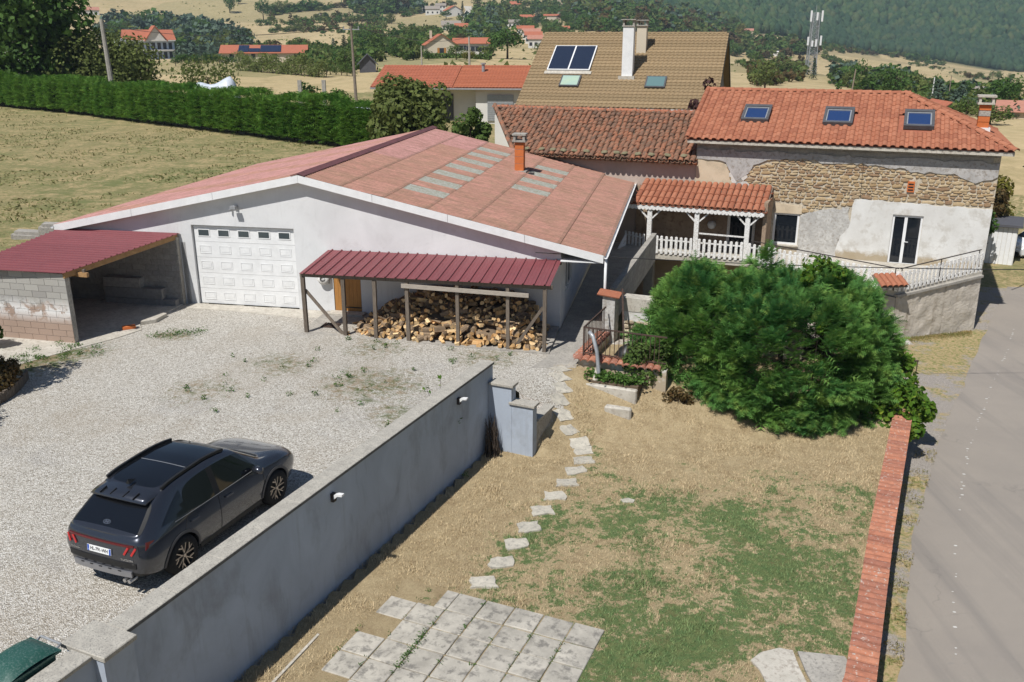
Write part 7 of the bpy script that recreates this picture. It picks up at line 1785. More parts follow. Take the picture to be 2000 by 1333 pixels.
so = roof_item('solar_collector', -3.8, 4.1, 3.0, 3.1, [M['white_paint']], sol)
for a in (-1.42, .05):
    q = MB(); q.box(a, a + 1.37, .08, 3.02, .201, .215); q.build('pane', glassy('collector_glass', (.02, .028, .05), .1), so)
q = MB(); q.box(-1.65, 1.65, -.35, -.01, .07, .1); q.build('flashing', M['conc_light'], so)
for (x, s0, w_, l_, g) in ((-3.4, 2.2, 1.35, 1.3, 'glass_teal'), (2.4, 2.2, 1.35, 1.3, 'glass_teal')):
    o = roof_item('roof_window', x, s0, w_, l_, [M['skyframe']], lambda q, a, b: q.box(-a / 2, a / 2, 0, b, .06, .17)); q = MB(); q.box(-w_ / 2 + .1, w_ / 2 - .1, .1, l_ - .1, .171, .18); q.build('pane', simple('pale_pane', (.40, .50, .36), (.34, .46, .40), 1, .15, .5) if x < 0 else M[g], o)
cx, cyy = .35, 3.4; cz = BE + cyy * math.tan(bs)
q = MB(); q.box(cx - .36, cx + .36, cyy - .36, cyy + .36, cz - .5, 9.45); ch = q.build('chimney', M['white_paint'], by)
q = MB(); q.box(cx - .42, cx + .42, cyy - .42, cyy + .42, 9.45, 9.53)
for sx in (-1, 1): q.box(cx + sx * .33 - .06, cx + sx * .33 + .06, cyy - .36, cyy + .36, 9.53, 9.86)
q.box(cx - .48, cx + .48, cyy - .48, cyy + .48, 9.86, 9.92); q.build('chimney_cap', M['conc'], ch)
q = MB(); q.box(cx - .55, cx + .55, cyy - .6, cyy - .361, cz - .42, cz - .1); q.build('flashing', M['conc_light'], ch)
cx2, cy2 = .85, 6.0; q = MB(); q.box(cx2 - .33, cx2 + .33, cy2 - .33, cy2 + .33, 7.6, 9.5); ch = q.build('chimney', M['h_cream'], by)
q = MB(); q.box(cx2 - .42, cx2 + .42, cy2 - .42, cy2 + .42, 9.5, 9.57)
for sx in (-1, 1): q.box(cx2 + sx * .3 - .06, cx2 + sx * .3 + .06, cy2 - .33, cy2 + .33, 9.57, 9.85)
q.box(cx2 - .46, cx2 + .46, cy2 - .46, cy2 + .46, 9.85, 9.91); q.build('chimney_cap', M['conc'], ch)
half_gutter(-BW / 2, BW / 2, 0, 0, .09).build('gutter', M['metal_grey'], by, loc=(0, -.09, BE - .08), rot=(0, 0, R(90))) if False else None
q = MB(); q.beam((-BW / 2, -.09, BE - .10), (BW / 2, -.09, BE - .10), .14, .12); q.build('gutter', M['white_paint'], by)
q = MB(); q.tube([(-BW / 2 + 2.2, -.05, BE - .15), (-BW / 2 + 2.5, .25, BE - .5), (-BW / 2 + 2.5, .25, -2)], .06, 6); q.build('downpipe', M['white_paint'], by)
M['gable_shade_grey'] = simple('gable_shade_grey', (.20, .20, .215), (.17, .17, .18), 2, .8, .2)
q = MB(); q.prism([(BW / 2 - .495, .4, BE), (BW / 2 - .495, 2 * BD - .4, BE), (BW / 2 - .495, BD, BR - .4)], (.04, 0, 0)); q.build('gable_shade_sheet', M['gable_shade_grey'], by)  # thin grey sheet painting the right gable's shade over the cream wall
for s_ in (0, 1):
    q = MB(); a = (BW / 2 + .005, 0 if not s_ else 2 * BD, BE - .1); b = (BW / 2 + .005, BD, BR - .1); q.beam(a, b, .05, .22); q.build('barge_board', M['black'], by)
q = MB(); q.box(-8.4, -6.15, 1.2, 6, -3, 3.7); q.build('annex', M['h_white'], by)
# orange-roofed bungalow
oy = thing('bungalow', 'low white bungalow with bright orange tiled roof and grey shutters', 'house', (-5.1, 78.5, 0), R(-7))
OW = 13.8; OE, ORz, OD = 4.75, 6.35, 5.2
q = MB(); q.box(-6.8, 2.0, 1.6, 10, 1.0, OE + .2); q.box(2.003, 6.5, .55, 10, 1.0, OE + .1); q.prism([(-6.8, .55, OE + .05), (-6.8, 10, OE + .05), (-6.8, OD, ORz - .1)], (13.3, 0, 0)); q.build('wall', M['h_white'], oy)
osl = math.atan2(ORz - OE, OD); OSL = math.hypot(ORz - OE, OD)
q = MB(); q.prism([(-OW / 2, 0, OE - .03), (-OW / 2, OD, ORz - .03), (-OW / 2, 2 * OD, OE - .03), (-OW / 2, 2 * OD, OE - .18), (-OW / 2, OD, ORz - .2), (-OW / 2, 0, OE - .18)], (OW, 0, 0)); q.build('roof_deck', M['tile_orange'], oy)
V, F = wave_tiles('roof_tiles', 24, 14, 7.0 / 24, OSL / 14, M['tile_orange']); tag(put('roof_tiles', np_mesh('roof_tiles', V, F, M['r_red']), oy, (-OW / 2, 0, OE), (osl, 0, 0)), kind='stuff')
V, F = wave_tiles('roof_tiles', 24, 15, 6.7 / 24, OSL / 15, M['tile_orange'], h=.03); tag(put('roof_tiles', np_mesh('roof_tiles', V, F, M['tile_orange']), oy, (-OW / 2 + 7.08, 0, OE + .02), (osl, 0, 0)), kind='stuff')
q = MB(); q.beam((-OW / 2, -.07, OE - .1), (OW / 2, -.07, OE - .1), .12, .12); q.build('gutter', M['metal_grey'], oy)
q = MB(); q.beam((OW / 2 + .0, 0, OE - .02), (OW / 2, OD, ORz - .02), .06, .22); q.beam((OW / 2, OD, ORz - .02), (OW / 2, 2 * OD, OE - .02), .06, .22); q.build('barge_board', M['tile_orange'], oy)
for (x, y, w_, mat) in ((-.9, 1.59, 1.6, 'r_dark'), (4.1, .54, 2.2, 'metal_grey')):
    q = MB(); q.box(x - w_ / 2, x + w_ / 2, y - .08, y - .002, 2.0, 4.15); sh_ = q.build('roller_shutter', M[mat], oy)
    q = MB()
    for k in range(12): q.box(x - w_ / 2 + .03, x + w_ / 2 - .03, y - .1, y - .081, 2.05 + k * .175, 2.19 + k * .175)
    q.build('slat', M[mat], sh_)
q = MB(); q.tube([(5.9, -.05, OE - .15), (6.56, .3, OE - .5), (6.56, .4, 1.5)], .07, 6); q.build('downpipe', M['metal_grey'], oy)
q = MB(); q.tube([(2.2, 3.6, 5.7), (2.2, 3.6, 6.5)], .14, 8); q.tube([(2.2, 3.6, 6.5), (2.2, 3.6, 6.62)], .22, 8); q.build('flue', M['metal_grey'], oy)
# other houses: (px, base py, range or None, width px, wall height, ...)
def hs(label, px, py, wpx, wall, roof, h=2.8, rh=1.6, dep=.7, gable=False, rot=0, nwin=3, floors=1, shutter=None, chim=0, rng=None, low=0):
    p = at_range(px, rng) if rng else sight(px, py); w = px_size(p, wpx); dist = math.hypot(p.x, p.y); bear = -math.atan2(p.x, p.y)
    return house(label, p, w, max(6, w * dep), h, rh, bear + rot, M[wall], M[roof], gable, nwin, floors, M[shutter] if shutter else None, .45, chim, low=low)
hs('cream gabled house with orange shutters among trees beyond the bungalow', 862, 112, 56, 'h_cream', 'r_red', 3.0, 2.4, 1.3, True, .1, 1, 1, 'wood_warm', 1)
hs('orange-roofed house with solar panels behind the broom hedge', 512, 122, 150, 'h_cream', 'r_red', 2.4, 1.9, .6, False, -.06, 4, low=.4)
p = at_range(512, 0) if False else None
hs('small white house with red roof right of the cream gabled one', 900, 106, 26, 'h_white', 'r_red', 2.8, 1.2, .8)
hs('low house with a row of windows and red roof by the dark round tree', 932, 108, 42, 'h_white', 'r_red', 3.0, 1.3, .7, nwin=5)
hs('dark grey gabled shed at the left end of the bungalow', 715, 142, 30, 'r_dark', 'r_dark', 1.6, 1.4, .8, True, 0, 0)
hs('white village house with grey roof on the slope, left of the lane', 846, 30, 26, 'h_white', 'r_grey', 4.0, 2.0, .7, floors=2)
hs('white two-storey village house left of the white gable', 862, 27, 18, 'h_white', 'r_grey', 5.5, 1.5, .7, floors=2)
hs('white gabled village house beside the dark conifer on the slope', 889, 33, 30, 'h_white', 'r_red', 4.0, 3.0, .8, True, .3, 2, 2)
hs('tiny white house at the left of the village row', 822, 26, 9, 'h_white', 'r_grey', 3.5, 1.5)
hs('grey-roofed white house below the village row', 881, 60, 34, 'h_white', 'r_grey', 2.8, 2.2, .8, nwin=4)
hs('white house with brown roof below the winding lane', 903, 67, 26, 'h_white', 'r_red', 3.4, 1.6, .8, floors=2)
hs('small white house in the trees right of the lane', 933, 40, 17, 'h_white', 'r_grey', 3, 1.4)
hs('pale house with red roof high in the fields', 1007, 18, 20, 'h_beige', 'r_red', 4, 2.2, .8)
hs('grey-white house with dark windows on the slope', 1000, 55, 28, 'h_white', 'r_grey', 3.2, 1.5, .8, nwin=4)
hs('house with brown roof beside the tall cedar', 1030, 44, 26, 'h_beige', 'r_red', 3.2, 1.5, .8)
hs('ochre square house with one large window on the slope', 1077, 46, 28, 'h_cream', 'r_red', 4.6, 1.0, .8, nwin=2)
hs('small pale gabled house above the ochre one', 1097, 32, 15, 'h_white', 'r_red', 3, 1.6, .8, True)
hs('white house at the edge of the wood', 1142, 53, 24, 'h_white', 'r_red', 3.2, 1.5, .8, nwin=4)
hs('long reddish shed roof just above the brown roof', 1100, 62, 22, 'h_beige', 'r_red', 1.8, 1.0, .7, nwin=0)
hs('red-roofed house in the upper fields right of centre', 1102, 9, 28, 'h_beige', 'r_red', 4.5, 2.0, .7)
for i, (px, py, w_, lab) in enumerate(((1026, 70, 30, 'uppermost house of the stepped white terrace row'), (1038, 78, 32, 'second house of the stepped white terrace row'), (1042, 86, 30, 'third house of the stepped white terrace row'), (1052, 95, 38, 'lowest house of the stepped white terrace row'))):
    hs(lab, px, py, w_, 'h_white', 'r_pink' if i % 2 else 'r_red', 3.4, 1.2, .6, nwin=4)
hs('dim house with red roof among the trees at top left', 178, 30, 34, 'h_white', 'r_pink', 3.5, 2.0, .7, nwin=4)
hs('grey-roofed large house in the top trees left of the village', 727, 12, 26, 'h_white', 'r_grey', 4.5, 3.0, .8, floors=2)
hs('pale stone hut alone in the straw field', 629, 37, 16, 'h_grey', 'r_grey', 2.2, 1.2, .6, nwin=0)
hs('white modern cube roof beside the cedar wood', 376, 104, 30, 'h_white', 'h_white', 3.5, 2.5, .8, True)
hs('white flat building behind the cedars', 353, 76, 18, 'h_white', 'h_white', 3.5, .2, .6)
hs('small grey barn roof among the trees left of the antenna tower', 1449, 98, 20, 'h_grey', 'r_grey', 2.6, 1.4, .6, nwin=0)
hs('long white shed at the field edge left of the antenna tower', 1495, 108, 50, 'h_white', 'h_white', 1.8, .6, .3, nwin=0)
hs('roof half hidden by trees behind the brown-roofed house', 1452, 68, 34, 'h_beige', 'r_pink', 2.6, 1.8, .7)
hs('low red roof among trees above the brown roof, left part', 1336, 62, 34, 'h_beige', 'r_red', 2.2, 1.6, .7)
hs('small house with orange gable below the blue cedar', 1878, 222, 26, 'h_beige', 'r_red', .7, .7, .8, True, .4, 1)
hs('pale house wall among trees at the right edge', 1940, 196, 34, 'h_cream', 'r_grey', 1.5, .7, .8)
hs('red roof cut by the right edge above the tile chimney', 2005, 232, 44, 'h_beige', 'r_pink', .9, 1.0, .8)
# solar panels on the orange-roofed house
so_h = [o for o in bpy.data.objects if o.get('label', '').startswith('orange-roofed house with solar')][0]
w_ = px_size(so_h.location, 150); dd = max(6, w_ * .6); kk = 1.9 / (dd / 2); sa = math.atan(kk)
for (a, b, c, d) in ((-.30, -.18, .05, .9), (-.175, -.05, .05, .5), (-.045, .20, .05, .9)):
    q = MB(); q.box(w_ * a, w_ * b, dd / 2 / math.cos(sa) * c, dd / 2 / math.cos(sa) * d, .2, .26); q.build('solar_panel', M['solar'], so_h, loc=(0, 0, 2.8 + .0), rot=(sa, 0, 0))
# blue-white balcony building with red gabled roof
p = at_range(285, 345); w_ = px_size(p, 100); bb = thing('balcony_building', 'large white building with blue balconies and red gabled roof among the cedars', 'building', (p.x, p.y, p.z), -math.atan2(p.x, p.y) + .15)
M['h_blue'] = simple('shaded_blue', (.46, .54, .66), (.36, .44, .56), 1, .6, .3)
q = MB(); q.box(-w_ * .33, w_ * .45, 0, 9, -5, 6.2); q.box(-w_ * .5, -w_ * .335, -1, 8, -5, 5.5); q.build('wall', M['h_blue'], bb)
for z in (-.2, 2.8, 5.9): q = MB(); q.box(-w_ * .34, w_ * .46, -1.8, 0 - .01, z, z + .35); q.build('balcony', M['h_white'], bb)
for z in (.3, 3.3):
    for k in range(8): q = MB(); x = -w_ * .30 + k * w_ * .093; q.box(x, x + 1.1, -.08, -.011, z, z + 2.1); q.build('window', M['h_win'], bb)
q = MB(); q.prism([(-w_ * .36, -1, 6.3), (-w_ * .36, 10, 6.3), (-w_ * .36, 4.5, 9.6)], (w_ * .84, 0, 0)); q.build('roof', M['r_red'], bb)
q = MB(); q.prism([(-w_ * .02, -1.6, 6.3), (w_ * .30, -1.6, 6.3), (w_ * .14, -1.6, 10.4)], (0, 6, 0)); q.build('dormer', M['h_white'], bb)
q = MB()
for s_ in (-1, 1): q.prism([(w_ * .14, -2.2, 10.9), (w_ * (.14 + s_ * .19), -2.2, 6.2), (w_ * (.14 + s_ * .19), -2.2, 5.8), (w_ * .14, -2.2, 10.5)], (0, 7, 0))
q.build('dormer_roof', M['r_red'], bb)
q = MB(); q.prism([(-w_ * .52, -1.2, 5.5), (-w_ * .33, -1.2, 5.5), (-w_ * .34, -1.2, 6.8), (-w_ * .46, -1.2, 6.6)], (0, 9, 0)); q.build('roof', M['tarp'], bb)
# edge house at far left, behind the hedge
p = at_range(-18, 125); house('beige gable end of a house cut by the left edge behind the hedge', p, 5.2, 6, 5.6, 2.4, .3, M['h_white'], M['r_grey'], True, 0)

# ---------------------------------------------------------------- trees and shrubs of the middle distance
G = 'trees scattered over the far hillside'
def tr(kind, px, py, hpx, wpx=None, label=None, i=0, rng=None, grp=None):
    p = at_range(px, rng) if rng else sight(px, py); return tree(kind, p, px_size(p, hpx), px_size(p, wpx) if wpx else None, label, grp, i)
tr('dark', 991, 116, 62, 72, 'dark round evergreen tree left of the brown-roofed house', 0)
single = [('dark', 517, 40, 40, 30, 'large dark round tree at the end of the upper field hedgerow'), ('dark', 453, 26, 30, 28, 'dark tree standing alone at the top of the straw field'), ('dark', 472, 8, 18, 20, 'dark tree at the top edge beside the lone field tree'),
 ('blue', 650, 104, 28, 18, 'silver-blue spruce left of the utility pole'), ('pine', 671, 112, 42, 26, 'dark green conifer just left of the utility pole'), ('mid', 672, 142, 44, 40, 'bushy green tree at the foot of the utility pole'), ('mid', 735, 112, 46, 44, 'bright green rounded tree right of the utility pole'), ('mid', 800, 112, 44, 46, 'green umbrella-shaped tree left of the cream gabled house'), ('dark', 772, 112, 36, 34, 'dark green tree between two brighter trees beyond the bungalow'), ('dark', 708, 110, 38, 36, 'deep green tree close to the utility pole'), ('olive', 722, 84, 26, 26, 'small olive tree above the bright green one'), ('dark', 836, 118, 20, 24, 'dark bush left of the cream gabled house'), ('mid', 890, 118, 28, 34, 'green bush in front of the cream gabled house'), ('yellow', 915, 120, 20, 34, 'yellow-green bush beside the concrete pole'),
 ('pine', 904, 34, 30, 12, 'narrow dark conifer by the white gabled house'), ('dark', 872, 38, 18, 22, 'dark tree in front of the white gabled house'), ('cedar', 956, 62, 52, 30, 'tall grey-green cedar in the middle of the village'), ('cedar', 936, 66, 34, 26, 'grey-green cedar beside the lane'), ('cedar', 910, 56, 18, 26, 'low bluish cedar beside the grey-roofed house'), ('mid', 947, 78, 28, 30, 'light green tree below the tall cedar'), ('dark', 928, 74, 24, 22, 'dark tree below the lane'), ('dark', 880, 72, 26, 30, 'dark green trees below the grey-roofed house'), ('mid', 900, 46, 16, 18, 'small light tree by the lane'), ('dark', 975, 34, 26, 20, 'dark tree above the tall cedar'), ('olive', 980, 50, 30, 24, 'olive tree right of the tall cedar'), ('cedar', 1049, 50, 34, 26, 'dark cedar right of the brown-roofed slope house'), ('purple', 1092, 48, 18, 14, 'purple-leaved tree beside the ochre house'), ('dark', 1103, 52, 24, 22, 'dark round tree right of the ochre house'), ('cedar', 1126, 58, 30, 20, 'blue-green cedar left of the white house by the wood'), ('dark', 1075, 34, 16, 16, 'dark tree above the ochre house'), ('mid', 1040, 64, 18, 18, 'green tree above the stepped terrace row'), ('mid', 1066, 70, 16, 18, 'green tree right of the stepped terrace row'), ('dark', 1070, 82, 20, 18, 'dark tree beside the lowest terrace house'), ('olive', 1055, 106, 20, 30, 'olive bush below the stepped terrace row'), ('dark', 1012, 60, 22, 18, 'dark tree between the slope houses'),
 ('mid', 1483, 134, 30, 28, 'bright green young tree in the dry field left of the tower'), ('olive', 1503, 176, 54, 56, 'broad olive tree behind the ridge of the terracotta roof'), ('olive', 1548, 150, 30, 40, 'olive shrub-tree left of the antenna tower'), ('pine', 1597, 156, 40, 16, 'narrow dark conifer at the foot of the antenna tower'), ('dark', 1580, 146, 18, 14, 'small dark tree left of the antenna tower'), ('pine', 1640, 166, 36, 24, 'dark conifer right of the antenna tower'), ('dark', 1692, 176, 52, 44, 'dark tree left of the leaning wooden pole'), ('olive', 1668, 172, 30, 34, 'brownish tree behind the leaning wooden pole'), ('mid', 1722, 180, 34, 48, 'lighter green tree right of the leaning wooden pole'), ('dark', 1762, 190, 56, 60, 'big dark oak rising behind the end of the terracotta ridge'), ('cedar', 1850, 214, 54, 60, 'spreading blue-green cedar behind the hipped roof'), ('cedar', 1898, 210, 48, 46, 'second spreading cedar right of the first'), ('mid', 1912, 228, 36, 34, 'green tree left of the right-hand tile chimney'), ('dark', 1985, 216, 62, 60, 'large dark tree at the right edge'), ('dark', 1955, 196, 30, 30, 'dark tree beside the pale house wall at right'), ('olive', 1962, 244, 36, 70, 'brownish scrub right of the tile chimney'), ('mid', 1952, 155, 13, 12, 'first of three small round trees in the right field'), ('mid', 1966, 156, 15, 18, 'middle of three small round trees in the right field'), ('dark', 1988, 160, 15, 17, 'right one of three small round trees in the right field'),
 ('yellow', 1448, 86, 36, 30, 'yellow-green tree behind the brown gable'), ('mid', 1470, 90, 28, 34, 'green tree beside the brown gable'), ('olive', 1412, 56, 30, 30, 'olive tree above the ridge of the brown roof'), ('mid', 1432, 70, 36, 26, 'bright tree touching the brown gable'), ('cedar', 1366, 52, 28, 24, 'silver tree above the brown roof ridge'), ('dark', 1528, 98, 22, 22, 'dark tree at the left end of the pale field'), ('yellow', 1553, 88, 18, 20, 'yellowish tree at the edge of the mountain wood'), ('dark', 1443, 110, 20, 24, 'dark bush next to the small grey barn roof')]
M['lf_purple2'] = M['lf_purple']; PROTO['purple'] = [broad(10, 9, M['lf_purple'], 190, 12, 40, .42)]
for i, (k, px, py, hp, wp, lab) in enumerate(single): tr(k, px, py, hp, wp, lab, i)
# cedar wood round the balcony building
rr = random.Random(5)
for k in range(52):
    px = rr.uniform(185, 480); top = float(np.interp(px, [185, 240, 330, 420, 480], [50, 44, 54, 62, 74])); py = rr.uniform(top + 18, 116)
    if 222 < px < 335 and py > 84: py = rr.uniform(top + 14, 80)
    kd = 'cedar' if rr.random() < .75 else rr.choice(['dark', 'olive', 'pine'])
    tr(kd, px, py, rr.uniform(26, 42), None, {'cedar': 'grey-green cedar', 'dark': 'dark green broadleaf tree', 'olive': 'olive-green broadleaf tree', 'pine': 'dark pointed conifer'}[kd] + ' in the wood round the white balcony building', k, None, 'trees of the cedar wood')
# scattered hillside trees and hedgerows
rows_ = [((530, 30), (620, 18), 14, 15), ((620, 20), (760, 2), 12, 12), ((505, 50), (700, 42), 16, 9), ((530, 62), (740, 66), 15, 9), ((700, 40), (770, 46), 7, 14), ((560, 20), (640, 20), 8, 10), ((745, 25), (800, 22), 9, 24), ((690, 22), (740, 34), 6, 18), ((790, 34), (835, 20), 6, 16), ((840, 16), (890, 10), 5, 9), ((955, 14), (1000, 30), 8, 13), ((1000, 28), (1090, 20), 9, 10), ((1020, 12), (1100, 4), 8, 9), ((1060, 24), (1140, 34), 10, 13), ((930, 20), (985, 44), 9, 16), ((1100, 40), (1150, 60), 8, 14), ((705, 92), (840, 84), 14, 22), ((860, 86), (960, 90), 10, 18), ((960, 74), (1010, 84), 6, 14), ((1060, 62), (1140, 74), 7, 14), ((1110, 30), (1290, 50), 22, 22), ((1290, 40), (1440, 84), 20, 22), ((1140, 60), (1400, 66), 22, 20), ((1430, 100), (1560, 100), 14, 14), ((1500, 104), (1590, 104), 8, 12),
        ((1590, 92), (1760, 104), 14, 8), ((1610, 112), (1690, 142), 14, 9), ((1700, 100), (1850, 128), 14, 10), ((1840, 112), (2000, 132), 16, 9), ((1780, 124), (1900, 148), 10, 6), ((1900, 150), (1945, 156), 6, 8), ((1780, 166), (1850, 170), 8, 14), ((1440, 128), (1560, 146), 9, 14), ((1880, 186), (2000, 188), 10, 24), ((1660, 150), (1790, 170), 10, 20)]
kinds_ = ['dark', 'dark', 'mid', 'olive', 'olive', 'dark', 'brown']
MASS = {k: ([], []) for k in ('dark', 'mid', 'olive', 'cedar', 'brown')}
lowp = {}
def low_tree(kind, seed, n=64):
    P, N = lobe_points(lobes(9, .34, .34, .30, .5, .24, seed), n // 9, seed, .04); V, F = leaf_cloud(P, N, .13, None, seed=seed, aspect=.8); return V
for k in MASS: lowp[k] = [low_tree(k, 500 + i) for i in range(6)]
def mass_tree(kind, px, py, hp, wp):
    if py < 1: return
    p = sight(px, py); h_, w_ = px_size(p, hp), px_size(p, wp); a = rr.uniform(0, 6.28); V = rr.choice(lowp[kind]); c, s_ = math.cos(a), math.sin(a)
    MASS[kind][0].append(np.stack([(V[:, 0] * c - V[:, 1] * s_) * w_ + p.x, (V[:, 0] * s_ + V[:, 1] * c) * w_ + p.y, V[:, 2] * h_ + p.z - h_ * .06], 1))
ind = 0
for ri, ((x0, y0), (x1, y1), n, hp) in enumerate(rows_):
    for k in range(n):
        t = (k + rr.uniform(0, 1)) / n; px, py = x0 + (x1 - x0) * t, y0 + (y1 - y0) * t + rr.uniform(-2, 2); h_ = hp * rr.uniform(.7, 1.35)
        if py < 2: continue
        if k % 3 == 0 and ind < 130:
            p = sight(px, py); kd = rr.choice(kinds_); tree(kd, p, px_size(p, h_ * 1.15), px_size(p, h_ * rr.uniform(1.1, 1.6)), {'dark': 'dark green', 'mid': 'fresh green', 'olive': 'olive-green', 'brown': 'brownish'}[kd] + ' distant bushy tree in a hedgerow of the far hillside', G, k); ind += 1
        else: mass_tree(rr.choice(kinds_), px, py, h_ * 1.1, h_ * rr.uniform(1.1, 1.8))
    for k in range(int(n * 2.2)):
        t = rr.uniform(0, 1); h_ = hp * rr.uniform(.35, .9); mass_tree(rr.choice(kinds_), x0 + (x1 - x0) * t, y0 + (y1 - y0) * t + rr.uniform(-2.5, 2.5), h_, h_ * rr.uniform(1.3, 2.4))
def region(n, poly, hp, kinds):
    xs = [a for a, b in poly]; ys = [b for a, b in poly]; c = 0
    while c < n:
        px, py = rr.uniform(min(xs), max(xs)), rr.uniform(min(ys), max(ys))
        if not inpoly(px, py, poly): continue
        c += 1
        if mnoise.noise((px * .035, py * .09, 2.2)) < -.18: continue
        h_ = hp * rr.uniform(.6, 1.3); mass_tree(rr.choice(kinds), px, py, h_, h_ * rr.uniform(.8, 1.4))
region(720, [(195, 66), (250, 50), (330, 56), (430, 66), (490, 84), (480, 118), (340, 118), (338, 84), (220, 82)], 27, ['cedar', 'cedar', 'cedar', 'dark', 'olive'])
region(792, [(1120, 22), (1290, 26), (1440, 60), (1440, 96), (1290, 66), (1130, 62)], 24, ['dark', 'olive', 'olive', 'mid', 'brown', 'cedar'])
region(360, [(690, 76), (780, 84), (850, 96), (850, 116), (690, 124)], 26, ['dark', 'mid', 'mid', 'olive'])
region(360, [(920, 40), (985, 24), (990, 90), (940, 96), (905, 74)], 22, ['dark', 'mid', 'cedar', 'olive'])
region(264, [(880, 70), (960, 80), (960, 112), (870, 100)], 18, ['dark', 'mid', 'olive'])
region(312, [(985, 10), (1110, 14), (1130, 60), (1080, 66), (1000, 46)], 13, ['dark', 'olive', 'mid'])
region(216, [(690, 0), (800, 0), (830, 24), (760, 30), (690, 20)], 22, ['dark', 'mid', 'cedar'])
region(288, [(1425, 66), (1560, 92), (1600, 106), (1500, 116), (1430, 112)], 20, ['mid', 'olive', 'dark', 'brown'])
region(216, [(1470, 136), (1570, 128), (1580, 158), (1480, 176)], 22, ['olive', 'mid', 'brown'])
region(288, [(1630, 150), (1800, 160), (1800, 190), (1650, 178)], 26, ['dark', 'mid', 'olive', 'cedar'])
region(288, [(1810, 186), (2010, 184), (2010, 240), (1830, 216)], 26, ['dark', 'cedar', 'mid', 'olive'])
region(336, [(560, 104), (700, 112), (700, 140), (590, 128)], 22, ['mid', 'dark', 'olive'])
region(264, [(520, 36), (740, 30), (760, 60), (540, 62)], 11, ['olive', 'brown', 'dark'])
region(480, [(1560, 84), (1760, 98), (2000, 126), (2000, 134), (1700, 108), (1560, 98)], 9, ['olive', 'brown', 'dark'])
region(160, [(480, 96), (600, 88), (600, 104), (480, 116)], 14, ['olive', 'dark', 'brown'])
region(130, [(780, 60), (880, 64), (880, 90), (800, 84)], 15, ['dark', 'mid', 'olive'])
region(150, [(1090, 0), (1300, 0), (1300, 26), (1110, 22)], 16, ['dark', 'olive', 'mid'])
for k, (vs, _) in MASS.items():
    if vs:
        V = np.concatenate(vs); tag(put('distant_trees', np_mesh('distant_trees', V, np.arange(len(V)).reshape(-1, 4), M['lf_' + k])), {'dark': 'dark green', 'mid': 'mid green', 'olive': 'olive green', 'cedar': 'grey-green', 'brown': 'brownish'}[k] + ' trees and bushes massed over the far hillside and valley', kind='stuff')
# broom hedge below the solar-panel house, and the garden hedge right of it
p0, p1 = sight(458, 138), sight(632, 152); bhg = thing('broom_hedge', 'rough green and brown broom hedge along the top of the dry field', 'hedge', (0, 0, 0))
P = []; N = []; d = p1 - p0; r = np.random.default_rng(4)
for k in range(5200):
    t = r.uniform(0, 1); c = p0 + d * t; h_ = 3.5 * (.8 + .2 * math.sin(t * 19) + .15 * math.sin(t * 41)); z = r.uniform(0, 1) ** .7 * h_; o_ = r.normal(0, .9) * (1 - .4 * z / h_); P.append((c.x + r.normal(0, .4), c.y + o_, c.z + z)); N.append((r.normal(0, .3), -.3, .8))
V, F = leaf_cloud(P, N, .34, M['lf_olive'], jitter=.5, aspect=.25, seed=3); put('foliage', np_mesh('foliage', V, F, M['lf_olive']), bhg)
q = MB()
q.tube([p0 + d * (k / 29) + Vector((0, 0, .1)) for k in range(30)], .06, 4)
for k in range(30): c = p0 + d * (k / 29); q.tube([c, c + Vector((rr.uniform(-.3, .3), 0, 2))], [.06, .02], 4)
q.build('stems', M['bark'], bhg)
for ri, ((x0, y0), (x1, y1), n, hp, kind, lab, grp) in enumerate([((575, 116), (690, 122), 11, 26, 'mid', 'green garden tree in the row behind the broom hedge', 'garden trees behind the broom hedge'), ((330, 130), (455, 128), 10, 20, 'dark', 'dark green hedge bush below the cedar wood', 'hedge bushes below the cedar wood'), ((635, 146), (690, 150), 5, 22, 'mid', 'green bush left of the bungalow roof', 'bushes left of the bungalow')]):
    for k in range(n): t = (k + .5) / n; p = sight(x0 + (x1 - x0) * t, y0 + (y1 - y0) * t); tree(kind, p, px_size(p, hp * rr.uniform(.8, 1.2)), px_size(p, hp * 1.1), lab, grp, k)
# clipped low hedge in front of the cream house
p0, p1 = sight(826, 116), sight(960, 118); lh = thing('clipped_hedge', 'low clipped green hedge in front of the cream gabled house', 'hedge', (0, 0, 0)); P = []; N = []; d = p1 - p0
for k in range(1800): c = p0 + d * r.uniform(0, 1); P.append((c.x, c.y + r.normal(0, .3), c.z + r.uniform(0, 1.3))); N.append((0, -.4, .8))
V, F = leaf_cloud(P, N, .3, M['lf_mid'], seed=8); put('foliage', np_mesh('foliage', V, F, M['lf_mid']), lh)
# purple plum behind the terracotta roof end, wooded mountain
p = h2w(-13.4, 8.5, 0); p.z = 1.5; big_tree('plum_tree', 'purple-leaved plum between the barn ridge and the terracotta roof', p, 5.6, 2.6, M['lf_purple'], 71, 12, 60, .11, .62, .36)
# yellow-green bushes and small tree right of the stone house
p = at_range(1976, 58); shrub('autumn_shrub', 'yellow-green and orange shrub behind the right corner of the stone house', (p.x, p.y, p.z), 5.2, 4.4, 3.2, M['lf_yellow'], 81, 3600, .12); p = at_range(1992, 56.5); shrub('autumn_shrub', 'orange-brown bush at the right edge above the pale pole', (p.x, p.y, p.z + 1.2), 3.0, 2.2, 2, M['lf_brown'], 82, 900, .12)
p = at_range(1978, 52.5); big_tree('small_tree', 'small dark tree with a tilted trunk beside the road bend', (p.x, p.y, -2.7), 3.4, 2.4, M['lf_dark'], 83, 12, 90, .10, .72, .2, trunk_h=.6)
